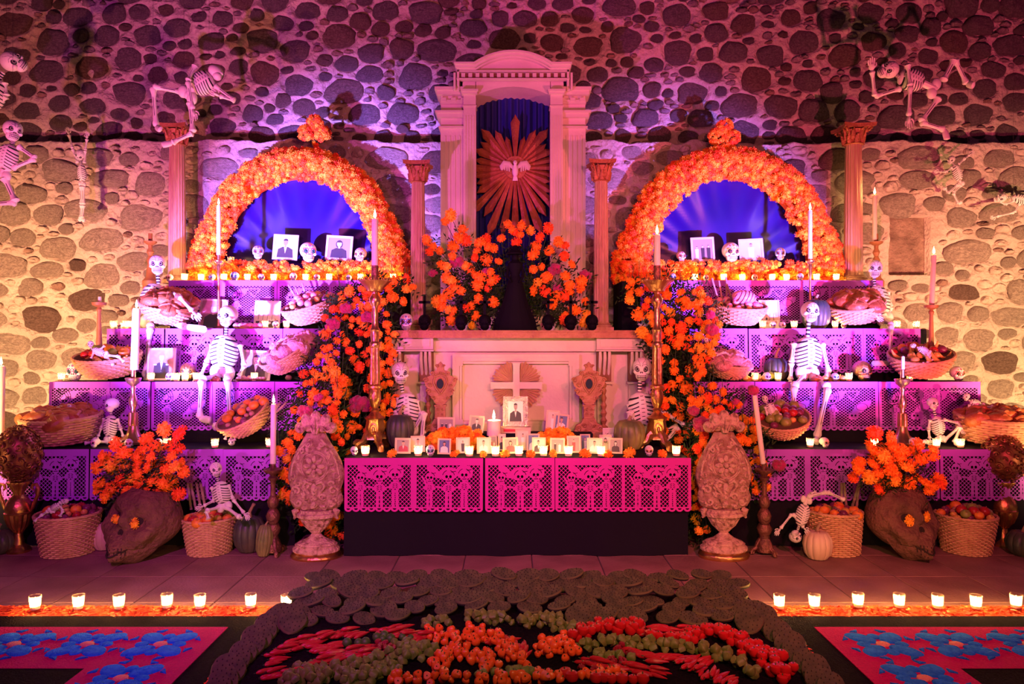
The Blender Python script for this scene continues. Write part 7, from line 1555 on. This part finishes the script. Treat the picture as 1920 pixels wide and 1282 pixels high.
def strew(kind, line, width, n, ang=None, layers=1):
    """n pieces of one kind along a polyline of photo pixels lying on the bed"""
    nm_, lab = VL[kind]; seglen = [math.dist(a, b) for a, b in zip(line, line[1:])]; tot = sum(seglen) or 1
    for i in range(n):
        for _ in range(22):
            u = rr.random() * tot; k = 0
            while k < len(seglen) - 1 and u > seglen[k]: u -= seglen[k]; k += 1
            q = u / max(seglen[k], 1e-6); a, b = line[k], line[k + 1]; px = a[0] + (b[0] - a[0]) * q + rr.uniform(-width, width) * 1.15; py = a[1] + (b[1] - a[1]) * q + rr.uniform(-width, width) * 1.15 * .55
            x, y = floor_pt(px, py); R0 = {'tomatillo': .019, 'tomato': .023, 'pepper': .017, 'chili': .011, 'lime': .021, 'bean': .024}[kind]
            lv = 0
            near = [p for p in taken if (p[0] - x) ** 2 + (p[1] - y) ** 2 < ((p[2] + R0) * .78) ** 2]
            if near and (layers > 1 and max(p[3] for p in near) < 1 and rr.random() < .3): lv = 1; near = []
            if not near: break
        else: continue
        if counts.get(kind, 0) >= 290: return
        counts[kind] = counts.get(kind, 0) + 1; taken.append((x, y, R0, lv))
        yaw = (ang if ang is not None else rr.uniform(0, 6.28)) + rr.uniform(-.3, .3); tx, ty = (rr.uniform(-.8, .8), rr.uniform(-.8, .8)) if kind in ('tomatillo', 'pepper') else (rr.uniform(-.15, .15),) * 2
        o = link(nm_, rr.choice(VK[kind]), None, (x, y, .036 + lv * .022), (tx, ty, yaw), rr.uniform(.85, 1.2)); w_ = 'left part' if px < 760 else 'middle' if px < 1085 else 'right part'; tag(o, lab.replace('laid in', 'in the ' + w_ + ' of').replace('cluster in', 'cluster in the ' + w_ + ' of'), {'bean': 'flower'}.get(kind, 'vegetable'), f'{nm_.replace("_", " ")} pieces in the {w_} of the bed')
strew('chili', [(512, 1245), (530, 1222), (580, 1200), (660, 1185), (740, 1182), (795, 1196)], 9, 75, .5, 2)
strew('chili', [(495, 1268), (560, 1262), (620, 1235), (690, 1222)], 8, 40, .3, 2)
strew('chili', [(600, 1215), (640, 1206)], 8, 14, .4); strew('chili', [(1215, 1182), (1290, 1186)], 9, 34, -.15, 2); strew('chili', [(1090, 1240), (1160, 1250), (1240, 1262)], 7, 26, -.4, 2); strew('chili', [(1190, 1222), (1235, 1236)], 8, 14, -.6); strew('chili', [(1290, 1245), (1330, 1262), (1380, 1275)], 8, 22, .8, 2); strew('chili', [(975, 1205), (990, 1225)], 8, 10, 1.2); strew('chili', [(930, 1200), (960, 1196)], 6, 8, .5)
strew('tomatillo', [(560, 1250), (620, 1252)], 8, 12); strew('tomatillo', [(1120, 1225), (1180, 1232)], 6, 12); strew('chili', [(1240, 1230), (1330, 1238)], 7, 18, .5); strew('pepper', [(870, 1180), (960, 1215)], 14, 26, None, 2); strew('tomato', [(1210, 1190), (1300, 1200)], 5, 8); strew('chili', [(620, 1225), (700, 1212)], 7, 18, .35); strew('bean', [(1120, 1262), (1090, 1252)], 6, 6); strew('tomatillo', [(905, 1262), (985, 1256)], 8, 16)
strew('bean', [(712, 1212), (735, 1222)], 9, 9); strew('bean', [(1150, 1235), (1175, 1220)], 11, 14)
strew('lime', [(695, 1195), (775, 1196)], 6, 7); strew('lime', [(640, 1208), (700, 1208)], 2, 4)
strew('tomatillo', [(540, 1278), (640, 1262), (700, 1245), (760, 1230), (800, 1222)], 13, 90, None, 2); strew('tomatillo', [(745, 1205), (800, 1215)], 10, 22); strew('tomatillo', [(650, 1278), (740, 1258)], 12, 30, None, 2)
strew('tomatillo', [(800, 1166), (840, 1162)], 8, 12); strew('tomatillo', [(880, 1158), (960, 1162)], 9, 24, None, 2); strew('tomatillo', [(985, 1168), (1020, 1160), (1075, 1182)], 11, 34, None, 2); strew('tomatillo', [(1080, 1215), (1150, 1204), (1220, 1212), (1310, 1218), (1370, 1240), (1420, 1268)], 6, 62, None, 2)
strew('pepper', [(812, 1190), (860, 1205), (920, 1190)], 12, 40, None, 2); strew('pepper', [(820, 1252), (850, 1225), (900, 1235), (920, 1252)], 13, 62, None, 2); strew('pepper', [(1012, 1225), (1050, 1205), (1070, 1230)], 12, 40, None, 2); strew('pepper', [(945, 1220), (975, 1240)], 12, 20, None, 2); strew('pepper', [(1015, 1262), (1050, 1270)], 9, 14)
strew('pepper', [(725, 1276), (900, 1276), (1020, 1279)], 5, 46, None, 2); strew('pepper', [(1100, 1262), (1160, 1258)], 12, 22)
strew('tomato', [(1080, 1195), (1130, 1178), (1200, 1178)], 11, 40, None, 2); strew('tomato', [(1300, 1192), (1350, 1190), (1390, 1205)], 11, 34, None, 2); strew('tomato', [(1400, 1222), (1450, 1242), (1475, 1270)], 13, 44, None, 2); strew('tomato', [(1060, 1268), (1200, 1278)], 5, 12)
